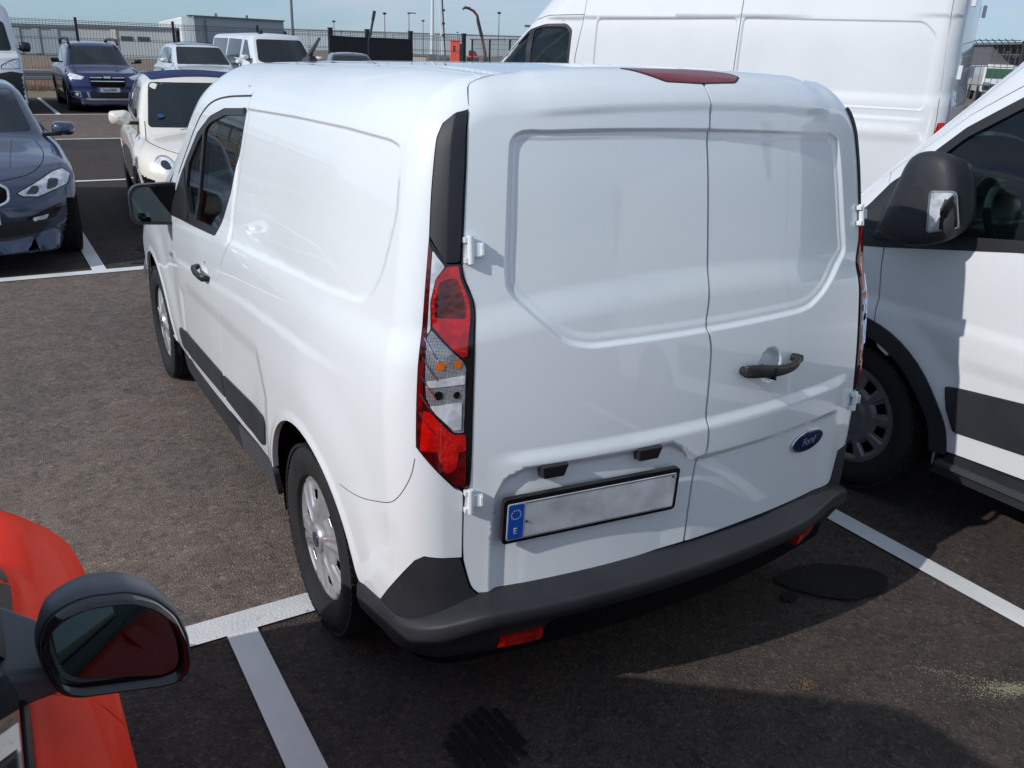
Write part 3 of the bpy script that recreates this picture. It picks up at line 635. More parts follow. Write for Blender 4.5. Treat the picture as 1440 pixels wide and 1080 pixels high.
def build_delivery_van():
    t = thing('delivery_van', 'small white panel van in the middle, seen from behind, with twin rear doors', 'van')
    p = lambda n, poly, m=M['white'], par=t, **k: panel(n, VANS, poly, m, par, **k)
    g = .0030
    # outlines shared by neighbours
    door_left_edge = [(.300, 1.850), (.304, 1.835), (.322, 1.81), (.354, 1.752), (.372, 1.60), (.379, 1.438), (.381, 1.375), (.389, 1.342), (.412, 1.31), (.432, 1.27), (.439, 1.20), (.441, 1.10), (.445, .81), (.425, .800), (.424, .614), (.437, .562), (.450, .520), (.474, .498)]
    top_line = [(.318, 1.872), (.36, 1.905), (.409, 1.937), (.50, 1.972), (.617, 2.002), (.75, 2.022), (.88, 2.032), (1.0, 2.035)]
    split = [(1.268, 2.034), (1.270, 1.95), (1.272, 1.86), (1.274, 1.80), (1.271, 1.747), (1.266, 1.70), (1.266, 1.585), (1.266, 1.348), (1.262, 1.22), (1.247, 1.155), (1.258, 1.124), (1.264, 1.087), (1.257, .96), (1.253, .905), (1.260, .87), (1.262, .80), (1.250, .783), (1.234, .770), (1.227, .712), (1.219, .505)]
    sm = lambda pts, n=3: chaikin(pts, n)
    bl = TR['brake']
    br_poly = rounded([(1.045, 1.966), (1.11, 1.957), (1.278, 1.955), (1.400, 1.930), (1.428, 1.908), (1.392, 1.872), (1.259, 1.862), (1.145, 1.870), (1.105, 1.905)], .012)
    left = sm(door_left_edge, 2)
    # left door
    lp = [tuple(a) for a in left] + [(.543, .4905), (.909, .4905), (1.053, .496)] + [(1.2165, .505)] + [(s - g, z) for s, z in sm(split, 2)[::-1]] + [(1.1, 2.034)] + [tuple(a) for a in top_line[::-1]]
    REAR_ROWS = [(REC, (.004, .0, -.002, .003 + .004, .011, .015, .020, .027, .034, .041, .046), True)]
    ld = p('rear_door', lp, step=.010, rows=REAR_ROWS, edge=.002, ring=.005, thick=.03, holes=[rounded([(1.048, 1.964), (1.11, 1.956), (1.2655, 1.954), (1.2655, 1.8605), (1.145, 1.868), (1.105, 1.903)], .006)] if 0 else ())
    rl = [(S_END - s + .078, z) for s, z in left]          # the doors' outer edges mirror each other
    rl = [(min(s, 2.168) if z < 1.7 else s, z) for s, z in rl]
    rp_ = [(s + g, z) for s, z in sm(split, 2)] + [(1.465, .505), (1.75, .500), (1.93, .498)] + rl[::-1] + [(S_END - s, z) for s, z in top_line[:-1]] + [(1.46, 2.035)]
    rd = p('rear_door', rp_, step=.010, rows=REAR_ROWS, edge=.002, ring=.005, thick=.03)
    # the black inner shell further down stands in for shade in the gaps
    # high brake light, a lens standing just proud across both doors
    bo = panel('high_brake_light', VANS, br_poly, M['brakelens'], t, step=.012, lift=.0025, edge=.003, ring=.006, thick=.02)
    ribbon('lamp_seal', VANS, sm(list(br_poly) + [br_poly[0]], 1), .006, M['seal'], bo, lift=.0012)
    # body sides, both
    arch = lambda yc, n=30, r=.39: [(-.42 - (yc + r * math.cos(a)), .34 + r * math.sin(a)) for a in np.linspace(R(-8), R(188), n)]
    bs = [(-1.252, 1.673), (-1.244, 1.654), (-1.234, 1.581), (-1.262, 1.44), (-1.288, 1.302), (-1.290, 1.189), (-1.272, 1.146), (-1.31, 1.116), (-1.39, 1.044), (-1.425, .974), (-1.43, .907), (-1.48, .726), (-1.53, .553), (-1.513, .435)]
    bs = sm(bs, 2); bs2 = [tuple(a) for a in bs]
    ar = [a for a in arch(0.) if a[1] > .42]
    low = [(-1.518, .372), (-.82, .425)]
    a0 = [(-.42 - .385, .425)]
    side = bs2 + [(-1.513, .366), (-.818, .418)] + [(s, z) for s, z in ar if True] 
    side = bs2 + [(-1.516, .366), (-.815, .418)] + ar + [(-.028, .40), (-.012, .392), (.115, .404), (.20, .50), (.290, .607), (.318, .624), (.4195, .614), (.4195, .800), (.414, .806), (.397, .814), (.293, .930), (.274, 1.436), (.264, 1.539), (.254, 1.666), (.262, 1.704), (.297, 1.736), (.350, 1.757)]
    edge_up = [(.318, 1.806), (.299, 1.832), (.294, 1.851), (.31, 1.874)]
    tl = [(.355, 1.911), (.405, 1.943), (.50, 1.978), (.617, 2.008), (.75, 2.028), (.88, 2.038), (1.0, 2.041), (S_END / 2, 2.041)]
    roofline = [(S_END / 2, 2.10), (.0, 2.1)]
    side_full = side + edge_up + [(.33, 1.893), (.22, 1.93), (.08, 1.935), (-.4, 1.935), (-1.25, 1.935)] + [(-1.25, 1.70)]
    for mirr in (0, 1):
        P_ = side_full if not mirr else [(S_END - s + (.072 if (s > .31 and z < 2.2) else .0), z) for s, z in side_full]
        rws = [(SIDEWIN, (.004, .001, -.002, .006, .010), True)] if not mirr else []
        p('side_panel', P_, step=.014 if not mirr else .03, edge=.0015, ring=.004, thick=.02, rows=rws)
    # roof behind the cab: from gutter to gutter, down to the doors
    gut = .0
    q1 = [(.22 + .0, 1.93), (.33, 1.893), (.355, 1.911), (.405, 1.943), (.50, 1.978), (.617, 2.008), (.75, 2.028), (.88, 2.038), (1.0, 2.041), (S_END / 2, 2.041)]
    # the middle of the roof as a sheet seen from above
    def xy(pts):
        P_ = VANS.P(np.array(pts)); return [(a[0], a[1]) for a in P_]
    rearedge = densify([(.33, 1.893)] + tl, .01, False); ledge = densify([(-1.25, 1.935), (-.4, 1.935), (.08, 1.935), (.22, 1.93), (.33, 1.893)], .02, False)
    half = xy(ledge)[:-1] + xy(rearedge)
    front = [(-.64, 1.10), (-.62, 1.42), (-.50, 1.62), (-.25, 1.70), (0, 1.72)]
    l0 = half[0]
    cabtop = [(l0[0], .86), (l0[0] + .005, 1.25), (l0[0] + .03, 1.55), (-.60, 1.70), (-.3, 1.80), (0, 1.83)]
    outline = [(a, b) for a, b in half] + [(-a, b) for a, b in half[::-1]][1:] + [(-a, b) for a, b in cabtop[1:-1]] + [(0, 1.83)] + [(a, b) for a, b in cabtop[1:-1][::-1]]
    def roof_disp(uv):
        x, y = np.abs(uv[:, 0]), uv[:, 1]; xr = .515 + 0 * y
        ch = bump(x, .535, .010) * .009 * (1 - sstep(y, 1.5, 1.62)) * sstep(y, -.53, -.47)
        rib = 0.
        for c in (-.18, .0, .18, -.36, .36): rib = rib + .0035 * (1 - sstep(np.abs(uv[:, 0] - c), .018, .035)) * sstep(y, -.30, -.2) * (1 - sstep(y, 1.3, 1.4))
        return ch + .006 * sstep(.51 - x, 0, .02) * 0 + rib
    RS = Surf(van_F, base_dir('z+', 2.6), 1.2, roof_disp)
    panel('roof', RS, outline, M['white'], t, step=.018, edge=.0, ring=0, thick=.012)
    # cab: door, front wing, pillar
    fs = sm([(-2.10, 1.075), (-2.30, 1.06), (-2.42, .99), (-2.48, .903), (-2.475, .841), (-2.50, .70), (-2.47, .60), (-2.40, .52), (-2.385, .36)], 2)
    win = [(-1.268, 1.628), (-1.575, 1.606), (-1.795, 1.560), (-1.99, 1.478), (-2.165, 1.345), (-2.36, 1.17), (-2.43, 1.085), (-2.38, 1.070), (-2.04, 1.085), (-1.90, 1.094), (-1.503, 1.125), (-1.452, 1.175), (-1.35, 1.317), (-1.290, 1.492)]
    gutter = sm([(-2.60, 1.02), (-2.45, 1.13), (-2.2, 1.35), (-1.985, 1.536), (-1.81, 1.612), (-1.60, 1.650), (-1.262, 1.675)], 2)
    fd = [(s - .004, z) for s, z in bs2] + [(-1.52, .362)] + [(-2.385, .318)] + [(s + .003, z) for s, z in fs[::-1]] + [(-2.47, 1.075)] + [(s, z - .003) for s, z in gutter if s > -2.5]
    for mirr in (0, 1):
        f_ = (lambda a: a) if not mirr else mirS
        st = .014 if not mirr else .035
        dr = p('front_door', f_(fd), holes=[f_(rounded(win, .02))], step=st, thick=.02)
        # window: black surround, fixed front quarter, sliding pane
        p('window_seal', f_(rounded(win, .02)), M['plastic2'], dr, holes=[f_(rounded([(-1.292, 1.600), (-1.575, 1.580), (-1.785, 1.536), (-1.876, 1.500), (-1.868, 1.126), (-1.512, 1.152), (-1.475, 1.19), (-1.375, 1.32), (-1.314, 1.49)], .03)), f_(rounded([(-1.905, 1.485), (-1.985, 1.440), (-2.12, 1.335), (-2.14, 1.22), (-2.0, 1.135), (-1.897, 1.13)], .015))], step=.03, lift=-.004, thick=.03)
        p('window', f_([(-1.28, 1.612), (-1.575, 1.59), (-1.80, 1.545), (-1.89, 1.50), (-1.88, 1.11), (-1.505, 1.14), (-1.46, 1.18), (-1.36, 1.32), (-1.30, 1.49)]), M['pane'], dr, step=.05, lift=-.012, thick=0, edge=0)
        p('window', f_([(-1.90, 1.49), (-1.995, 1.45), (-2.13, 1.34), (-2.15, 1.21), (-2.0, 1.12), (-1.89, 1.12)]), M['pane'], dr, step=.05, lift=-.012, thick=0, edge=0)
        gl = [a for a in gutter]
        # strip between the gutter and the roof: the pillar and roof side of the cab
        pil = [(s, z + .001) for s, z in gutter if s > -2.5] 
        pil = pil + [(-1.249, 1.70), (-1.249, 1.936), (-1.55, 1.936), (-1.80, 1.90), (-1.93, 1.80), (-2.02, 1.66), (-2.22, 1.44), (-2.5, 1.17)]
        p('roof_side', f_(pil), step=st, edge=.001, thick=.02)
        ribbon('gutter_seal', VANS, f_([(s, z) for s, z in gutter if s > -2.3]), .007, M['seal'], t, lift=.0008)
        # wing
        ar2 = arch(2.68)[::-1]; ar2 = [a for a in ar2 if a[1] > .33]
        wing = [(s, z) for s, z in fs] + [(-2.42, .33)] + ar2[::-1] + [(-3.55, .36), (-3.62, .45), (-3.62, .85), (-3.4, .97), (-3.0, 1.03), (-2.62, 1.075)]
        p('front_wing', f_(wing), step=st, thick=.02)
        rp2 = MB()
        # side mouldings and sill
        mA = rounded([(-2.455, .478), (-2.475, .44), (-2.435, .384), (-2.302, .376), (-1.547, .418), (-1.552, .530), (-2.32, .497)], .015)
        mB = rounded([(-1.522, .532), (-.888, .590), (-.866, .57), (-.905, .470), (-.945, .448), (-1.177, .428), (-1.513, .420)], .015)
        p('side_moulding', f_(mA), M['plastic'], t, step=.03, lift=.011, edge=.005, ring=.008, thick=.025)
        p('side_moulding', f_(mB), M['plastic'], t, step=.03, lift=.011, edge=.005, ring=.008, thick=.025)
        sl = [(-2.50, .335), (-1.395, .356), (-.835, .412), (-.815, .408), (-.818, .30), (-1.38, .235), (-2.50, .215)]
        sl2 = [(-1.388, .356), (-.835, .412), (-.812, .408), (-.815, .30), (-1.385, .235)]; sl1 = [(-2.50, .335), (-1.396, .356), (-1.393, .235), (-2.50, .215)]
        for q_ in (sl1, sl2): p('sill_trim', f_(q_), M['plastic'] if q_ is sl1 else M['greyplastic'], t, step=.03, lift=.004, edge=.004, ring=.010, thick=.02)
        # wheel arch liner
        for yc in (0, 2.68):
            ln = MB(); kx = -1 if not mirr else 1
            pr_ = [(.385, kx * .875), (.40, kx * .86), (.40, kx * .55), (.02, kx * .55)]
            ln.lathe(pr_, 48, 'x', Matrix.Translation((0, yc, .34)))
            o = ln.build('wheel_arch_liner', M['void'], t, smooth=True)
            # keep only the upper part of the liner
            bm = bmesh.new(); bm.from_mesh(o.data); bmesh.ops.bisect_plane(bm, geom=bm.verts[:] + bm.edges[:] + bm.faces[:], plane_co=(0, 0, .24), plane_no=(0, 0, 1), clear_inner=True); bm.to_mesh(o.data); bm.free()
    # fuel/bumper seam on the left quarter
    qs = sm([(-.105, .680), (-.03, .688), (.07, .706), (.204, .752), (.240, .778), (.268, .82), (.285, .858), (.292, .90)], 2)
    ribbon('quarter_seam', VANS, qs, .0022, M['greyplastic'], t, lift=.0004)
    ribbon('quarter_seam', VANS, mirS(qs), .0022, M['greyplastic'], t, lift=.0004)
    # inner shell: added black sheet that puts shade into the gaps; arches and windows open
    V_ = []; 
    sh = [(-1.0, .30)] 
    inner = [(-2.35, .26), (-2.35, 1.06), (-1.28, 1.06), (-1.25, 1.7), (-1.25, 2.1), (.785, 2.12), (S_END - .785, 2.12), (S_END + 1.25, 2.1), (S_END + 1.25, 1.7), (S_END + 1.28, 1.06), (S_END + 2.35, 1.06), (S_END + 2.35, .26)]
    hl = [(-.42 - .40 * math.cos(a), .34 + .40 * math.sin(a)) for a in np.linspace(R(-11), R(191), 20)]
    inn = [(-2.35, .26), (-2.35, 1.06), (-1.28, 1.06), (-1.25, 1.7), (-1.25, 2.1), (.5, 2.12), (S_END - .5, 2.12), (S_END + 1.25, 2.1), (S_END + 1.25, 1.7), (S_END + 1.28, 1.06), (S_END + 2.35, 1.06), (S_END + 2.35, .26), (S_END + .42 + .40, .264)] + [(S_END + .42 + .40 * math.cos(a), .34 + .40 * math.sin(a)) for a in np.linspace(R(0), R(180), 20)] + [(S_END + .42 - .40, .262)] + [(-.02, .26)] + [(-.42 + .40 * math.cos(a), .34 + .40 * math.sin(a)) for a in np.linspace(R(0), R(180), 20)] + [(-.82, .262)]
    panel('inner_shell', VANI, inn, M['void'], t, step=.05, edge=0, ring=0, thick=0)
    MB().box((0, 1.2, .28), (1.5, 3.2, .04)).build('floor_pan', M['void'], t)
    # ---- rear lamps and black pillar caps
    LX = M['void']
    for mirr in (0, 1):
        f_ = (lambda a: a) if not mirr else (lambda a: [(S_END - s + .084 * (s - .26) / .18, z) for s, z in a])
        st = .012 if not mirr else .03
        capo = [(.353, 1.752), (.301, 1.732), (.267, 1.702), (.2585, 1.666), (.268, 1.539), (.2775, 1.439), (.338, 1.3805), (.3755, 1.3805), (.3745, 1.438), (.3665, 1.60)]
        def cap_disp(uv):
            q = np.where(uv[:, 0] > S_END / 2, S_END - uv[:, 0], uv[:, 0]); z = uv[:, 1]
            rx = np.interp(z, [1.38, 1.73], [.341, .312]); o = .012 * (1 - np.abs(q - rx) / .075).clip(0, 1)
            d = sdpoly(np.stack([q, z], 1), [(.285, 1.66), (.300, 1.69), (.318, 1.70), (.336, 1.42), (.290, 1.47)])
            return -o
        CS = Surf(van_F, van_base, 1.05, cap_disp)
        panel('pillar_cap', CS, f_(rounded(capo, .008)), M['plastic'], t, step=.009 if not mirr else .02, lift=.0, edge=.003, ring=.005, thick=.025, rows=[([(.3415, 1.385), (.3120, 1.728)], (-.006, -.003, 0, .003, .006), False)] if not mirr else ())
        lo = [(.278, 1.434), (.2975, .934), (.397, .8215), (.415, .8155), (.4405, .8155), (.4365, 1.148), (.4300, 1.255), (.418, 1.295), (.400, 1.32), (.386, 1.343), (.378, 1.3755), (.339, 1.3755)]
        ld_ = lambda uv: -.012 * np.ones(len(uv))
        house = panel('tail_lamp', VANS, f_(rounded(lo, .006)), M['black'], t, step=.02, lift=.004, edge=.003, ring=.004, thick=.05)
        q_ = lambda n, poly, m, lift, r=.006, th=.004, ed=.0015, st_=.012: panel(n, VANS, f_(rounded(poly, r)), m, house, step=st_ if not mirr else .03, lift=lift, edge=ed, ring=.003, thick=th)
        q_('edge_lens', [(.281, 1.425), (.291, 1.411), (.296, 1.276), (.305, 1.166), (.310, 1.04), (.309, .945), (.300, .936)], M['dredlens'], .007)
        q_('clear_lens', [(.2935, 1.408), (.334, 1.371), (.311, 1.342), (.302, 1.289), (.310, 1.222), (.302, 1.212), (.299, 1.276)], M['lampwhite'], .0065)
        q_('upper_red_lens', [(.340, 1.371), (.374, 1.372), (.381, 1.343), (.396, 1.317), (.412, 1.292), (.4200, 1.25), (.4200, 1.158), (.405, 1.155), (.313, 1.233), (.305, 1.289), (.315, 1.343)], M['redlens'], .0085, ed=.004)
        q_('dark_red_lens', [(.345, 1.345), (.372, 1.345), (.392, 1.305), (.405, 1.27), (.405, 1.245), (.32, 1.25), (.315, 1.289), (.322, 1.335)], M['dredlens'], .0100, ed=.003)
        gz = q_('indicator_bowl', [(.313, 1.223), (.405, 1.147), (.417, 1.13), (.418, .965), (.392, .968), (.333, 1.033), (.316, 1.063), (.303, 1.206)], M['lampgrid'], .0062)
        q_('reflector_band', [(.318, 1.103), (.416, 1.112), (.416, 1.090), (.318, 1.086)], M['lampwhite'], .0100, r=.002)
        q_('reversing_reflector', [(.330, 1.040), (.410, 1.045), (.412, .975), (.392, .975), (.345, 1.020)], M['lampwhite'], .0095, r=.003)
        q_('lower_red_lens', [(.3115, 1.028), (.331, 1.024), (.381, .972), (.392, .963), (.425, .960), (.428, .915), (.308, .925)], M['redlens'], .0085, ed=.003)
        q_('fog_lens', [(.306, .923), (.428, .911), (.430, .822), (.400, .826)], M['dredlens'], .0085, ed=.003)
        q_('fog_bulb_reflector', [(.352, .925), (.410, .925), (.402, .868), (.374, .862)], M['redlens'], .0105, r=.012)
        for (bs_, bz_, mm, rr) in ((.350, 1.138, M['amber'], .013), (.394, 1.140, M['amber'], .012), (.350, 1.066, M['void'], .012), (.396, 1.064, M['void'], .010)):
            cp_ = [(bs_ + rr * math.cos(a), bz_ + rr * math.sin(a)) for a in np.linspace(0, 2 * math.pi, 14, endpoint=False)]
            q_('bulb', cp_, mm, .0095, r=0, ed=.004)
        for i in range(5):       # fine ribs raked across the clear part
            z0 = 1.205 - i * .045
            ribbon('lens_rib', VANS, f_([(.300 + .001 * i, z0), (.345, z0 - .055)]), .0022, M['chrome'], house, lift=.0115)
    # ---- door hinges in body colour
    def hinge(s, z, par, k=1):
        P_, N_ = VANS.PN(np.array([[s, z], [s + .01, z]])); P0, N0 = P_[0], N_[0]; X = Vector(P_[1] - P_[0]).normalized(); Nn = Vector(N0); Z = X.cross(Nn) * -1
        if Z.z < 0: Z = -Z
        Mx = Matrix(((X.x, Nn.x, Z.x, P0[0]), (X.y, Nn.y, Z.y, P0[1]), (X.z, Nn.z, Z.z, P0[2]), (0, 0, 0, 1)))
        h = MB(); h.tube([(0, .012, -.034), (0, .012, .034)], .0085, 12, M=Mx)
        h.box((.016, .009, 0), (.034, .012, .034), Mx); h.box((-.006, .008, .024), (.020, .016, .014), Mx); h.box((-.006, .008, -.024), (.020, .016, .014), Mx); h.box((.028, .012, 0), (.008, .018, .028), Mx)
        h.build('door_hinge', M['white'], par, bevel=.002, seg=2)
    hinge(.398, 1.407, t); hinge(.438, .780, t); hinge(S_END - .398 + .066, 1.400, t); hinge(S_END - .438 + .066, .785, t)
    def bumper_ledge(s_):
        q = min(s_, S_END - s_); k = float(sstep(np.array([q]), .20, .50)[0])
        if s_ > S_END / 2: k = .55 * k + .45 * float(sstep(np.array([q]), .45, .85)[0])
        return .010 + .078 * k
    # ---- rear bumper: a profile swept round the tail
    ss = np.concatenate([np.linspace(-.028, .30, 16), np.linspace(.32, .60, 18), np.linspace(.63, S_END - .63, 34), np.linspace(S_END - .60, S_END - .32, 18), np.linspace(S_END - .30, S_END + .028, 16)])
    V = []; npf = 13
    for s_ in ss:
        q = min(s_, S_END - s_); k = float(sstep(np.array([q]), .20, .50)[0])
        mid = float(sstep(np.array([q]), .66, .80)[0])           # the centre is cut higher
        zb = .292 + .075 * mid
        ztop = .400 + .012 * min(max(q / .12, 0), 1) + .085 * k
        ledge = bumper_ledge(s_)
        prof = [(-.03, ztop), (.002 + .004 * (1 - k), ztop - .001), (ledge * .50, ztop - .003), (ledge * .95, ztop - .007 - .012 * (1 - k)), (ledge * .985 + .001, ztop - .010 - .014 * (1 - k)), (ledge + .004 * k, ztop - .018 - .02 * (1 - k)), (ledge + .003, ztop - .050 - .01 * (1 - k)), (ledge - .014 * k - .004, ztop - .075), (ledge - .042 * k - .008, ztop - .105), (ledge - .056 * k - .012, zb + .035), (ledge - .066 * k - .02, zb + .012), (ledge - .085 * k - .03, zb), (-.10, zb + .0)]
        zs_ = max(.30, min(.55, ztop)); Pb, Nb = VAN.PN(np.array([[s_, .47]])); n = Nb[0] * [1, 1, 0]; n /= np.linalg.norm(n)
        for (o_, z_) in prof: V.append([Pb[0][0] + n[0] * o_, Pb[0][1] + n[1] * o_, z_])
    F = [(i * npf + j, (i + 1) * npf + j, (i + 1) * npf + j + 1, i * npf + j + 1) for i in range(len(ss) - 1) for j in range(npf - 1)]
    bmp = mesh('rear_bumper', V, F, M['plastic'], t, auto=50)
    bm = bmesh.new(); bm.from_mesh(bmp.data); bmesh.ops.recalc_face_normals(bm, faces=bm.faces); bm.to_mesh(bmp.data); bm.free()
    md = bmp.modifiers.new('s', 'SUBSURF'); md.levels = md.render_levels = 1
    for mirr in (0, 1):
        f_ = (lambda a: a) if not mirr else mirS
        wd = rounded([(-.028, .392), (-.012, .388), (.115, .399), (.20, .496), (.290, .603), (.318, .620), (.420, .610), (.4215, .600), (.434, .560), (.448, .516), (.474, .492), (.474, .43), (-.028, .33)], .012)
        p('bumper_corner', f_(wd), M['plastic'], bmp, step=.02 if not mirr else .04, lift=.004, edge=.004, ring=.006, thick=.05)
        # reflectors
        yb = None
    def refl(x0, x1, z0, z1, sg):
        # on the bumper's lower face
        sA = ARC + RW + x0; pts = []
        for x_ in np.linspace(x0, x1, 7):
            s_ = ARC + RW + x_ if abs(x_) < RW else None
            q = np.array([[0., .47]])
            th = None
            pts.append(x_)
        return pts
    for sg in (-1, 1):
        b_ = MB(); V = []; F = []
        q0, q1 = .535, .705
        sv_ = np.linspace(q0, q1, 9)
        for s_ in sv_:
            su = s_ if sg < 0 else S_END - s_; lg = bumper_ledge(su)
            Pb, Nb = VAN.PN(np.array([[su, .47]])); n = Nb[0] * [1, 1, 0]; n /= np.linalg.norm(n); en = .004 if s_ in (q0, q1) else 0
            for (o_, z_) in ((lg - .07, .372), (lg - .0430 - en, .371), (lg - .0440 - en, .362), (lg - .0510 - en, .338), (lg - .0560 - en, .330), (lg - .08, .330)): V.append([Pb[0][0] + n[0] * o_, Pb[0][1] + n[1] * o_, z_])
        F = [(i * 6 + j, (i + 1) * 6 + j, (i + 1) * 6 + j + 1, i * 6 + j + 1) for i in range(8) for j in range(5)] + [tuple(range(6)), tuple(48 + i for i in range(6))[::-1]]
        o = mesh('rear_reflector', V, F, M['redlens'], bmp, smooth=False)
        bm = bmesh.new(); bm.from_mesh(o.data); bmesh.ops.recalc_face_normals(bm, faces=bm.faces); bm.to_mesh(o.data); bm.free()
    # ---- number plate and its lamps
    def onrear(s_, z_, off=0.):
        P_, N_ = VANS.PN(np.array([[s_, z_]])); return Vector(P_[0] + N_[0] * off)
    a, b_, c = onrear(.590, .655), onrear(1.110, .655), onrear(.850, .770)
    X = (b_ - a).normalized(); Y = (c - (a + b_) / 2); Y = (Y - X * Y.dot(X)).normalized(); Z = X.cross(Y)
    o0 = (a + b_) / 2 + Y * .055 + Z * .024
    PM = Matrix(((X.x, Y.x, Z.x, o0.x), (X.y, Y.y, Z.y, o0.y), (X.z, Y.z, Z.z, o0.z), (0, 0, 0, 1)))
    fr = MB(); fr.prism(rounded([(-.271, -.067), (.271, -.067), (.271, .070), (-.271, .070)], .014), .016, PM, z0=-.012)
    frame = fr.build('plate_frame', M['black'], t, bevel=.0015)
    pl = MB(); pl.prism(rounded([(-.260, -.055), (.260, -.055), (.260, .055), (-.260, .055)], .007), .0022, PM, z0=.0042); pl.build('number_plate', M['platew'], t)
    bb = MB(); bb.prism(rounded([(-.2575, -.0525), (-.214, -.0525), (-.214, .0525), (-.2575, .0525)], .005), .0008, PM, z0=.0066); bb.build('plate_band', M['blue'], t)
    st_ = MB()
    for i in range(12):
        a_ = 2 * math.pi * i / 12; cx_, cy_ = -.2357 + .0135 * math.cos(a_), .022 + .0135 * math.sin(a_)
        st_.prism([(cx_ + (.0026 if k % 2 == 0 else .0011) * math.sin(k * math.pi / 5), cy_ + (.0026 if k % 2 == 0 else .0011) * math.cos(k * math.pi / 5)) for k in range(10)], .0006, PM, z0=.0076)
    st_.build('ring_of_stars', M['yellow'], t)
    txt('E', .026, M['platew'], t, PM @ Matrix.Translation((-.2357, -.036, .0078)), 'plate_letter')
    for x_ in (-.205, .246): MB().lathe([(.0005, .0095), (.003, .009), (.004, .0066)], 10, 'z', PM @ Matrix.Translation((x_, -.004 if x_ < 0 else .046, 0))).build('plate_rivet', M['ink'], t, smooth=True)
    ebd = MB(); ebd.box((.023, -.0522, .0068), (.468, .0012, .0008), PM); ebd.box((.023, .0522, .0068), (.468, .0012, .0008), PM); ebd.box((.2585, 0, .0068), (.0012, .103, .0008), PM); ebd.build('plate_border', M['ink'], t)
    for s0_ in (.742, 1.048):
        P_, N_ = VANS.PN(np.array([[s0_, .832]])); o_ = Vector(P_[0]); nn = Vector((X.y * 1, -X.x, 0)).normalized()
        Mx = Matrix(((X.x, nn.x, 0, o_.x), (X.y, nn.y, 0, o_.y), (X.z, nn.z, 1, o_.z), (0, 0, 0, 1)))
        lb = MB(); lb.add([(-.040, -.004, .024), (.040, -.004, .024), (.034, -.004, -.020), (-.034, -.004, -.020), (-.038, .034, .020), (.038, .034, .020), (.030, .026, -.018), (-.030, .026, -.018)], [(0, 1, 2, 3), (7, 6, 5, 4), (0, 4, 5, 1), (1, 5, 6, 2), (2, 6, 7, 3), (3, 7, 4, 0)], Mx)
        lb.build('plate_lamp', M['plastic2'], t, bevel=.003)
    # ---- rear door handle
    hs = [(1.378, 1.012, .012, .019), (1.40, 1.013, .030, .021), (1.44, 1.009, .040, .021), (1.48, 1.003, .043, .019), (1.52, 1.000, .044, .0165), (1.56, 1.001, .042, .0155), (1.59, 1.006, .037, .0155), (1.612, 1.013, .028, .0155), (1.622, 1.017, .010, .0135)]
    V = []; nseg = 12; Fh = []
    for (s_, z_, o_, h_) in hs:
        P_, N_ = VAN.PN(np.array([[s_, z_], [s_ + .01, z_]])); n = Vector(N_[0]); up = Vector((0, 0, 1))
        for k in range(nseg):
            a_ = 2 * math.pi * k / nseg; ca, sa = math.cos(a_), math.sin(a_)
            ca = math.copysign(abs(ca)**.7, ca); sa = math.copysign(abs(sa)**.7, sa)
            V.append(Vector(P_[0]) + n * (o_ - .002 + .010 * ca) + up * (h_ * sa))
    m_ = len(hs); Fh = [(i * nseg + k, i * nseg + (k + 1) % nseg, (i + 1) * nseg + (k + 1) % nseg, (i + 1) * nseg + k) for i in range(m_ - 1) for k in range(nseg)] + [tuple(range(nseg))[::-1], tuple((m_ - 1) * nseg + k for k in range(nseg))]
    hd = mesh('door_handle', V, Fh, M['plastic2'], rd, auto=60)
    bm = bmesh.new(); bm.from_mesh(hd.data); bmesh.ops.recalc_face_normals(bm, faces=bm.faces); bm.to_mesh(hd.data); bm.free()
    md = hd.modifiers.new('s', 'SUBSURF'); md.levels = md.render_levels = 2
    for (s_, z_) in ((1.388, 1.013), (1.616, 1.014)):
        P_, N_ = VAN.PN(np.array([[s_, z_]])); MB().tube([Vector(P_[0]) - Vector(N_[0]) * .01, Vector(P_[0]) + Vector(N_[0]) * .03], .013, 12).build('handle_foot', M['plastic2'], hd, smooth=True)
    ribbon('handle_joint', Surf(van_F, van_base, 1.05), [(1.4775, 1.022), (1.4785, .984)], .002, M['void'], hd, lift=.0525)
    # ---- oval maker's badge on the right door
    P_, N_ = VANS.PN(np.array([[1.774, .709], [1.784, .709]])); n = Vector(N_[0]); X = Vector(P_[1] - P_[0]).normalized(); Y = n.cross(X)
    if Y.z < 0: Y = -Y
    o_ = Vector(P_[0]) + n * .001
    BM = Matrix(((X.x, Y.x, n.x, o_.x), (X.y, Y.y, n.y, o_.y), (X.z, Y.z, n.z, o_.z), (0, 0, 0, 1)))
    oval = lambda a, b: [(a * math.cos(t_), b * math.sin(t_)) for t_ in np.linspace(0, 2 * math.pi, 40, endpoint=False)]
    bd = MB().prism(oval(.0885, .0355), .006, BM).build('badge', M['chrome'], t, bevel=.002)
    MB().prism(oval(.0805, .0290), .0012, BM, z0=.0058).build('badge_field', M['emblem'], bd)
    txt('Ford', .037, M['galv'], bd, BM @ Matrix.Translation((0, -.0125, .0071)), 'badge_lettering', shear=.35, italic=True)
    # ---- wheels
    for yc in (0., 2.68):
        wheel(t, (-.788, yc, .322), -1, spin=.35 if yc == 0 else 1.1)
        wheel(t, (.788, yc, .322), 1, spin=.2)
    # ---- nose, bonnet, windscreen
    ws_n = Vector((0, .496, .868))
    def wsbase(uv):
        n_ = len(uv); z = np.zeros(n_); O = np.stack([uv[:, 0], 2.0 + uv[:, 1] * .868, 1.62 - uv[:, 1] * .496], 1) + np.array(ws_n) * .8
        return O, np.tile(-np.array(ws_n), (n_, 1))
    WS = Surf(van_F, wsbase, 1.6)
    op = rounded([(-.60, -.02), (.60, -.02), (.69, .98), (-.69, .98)], .08)
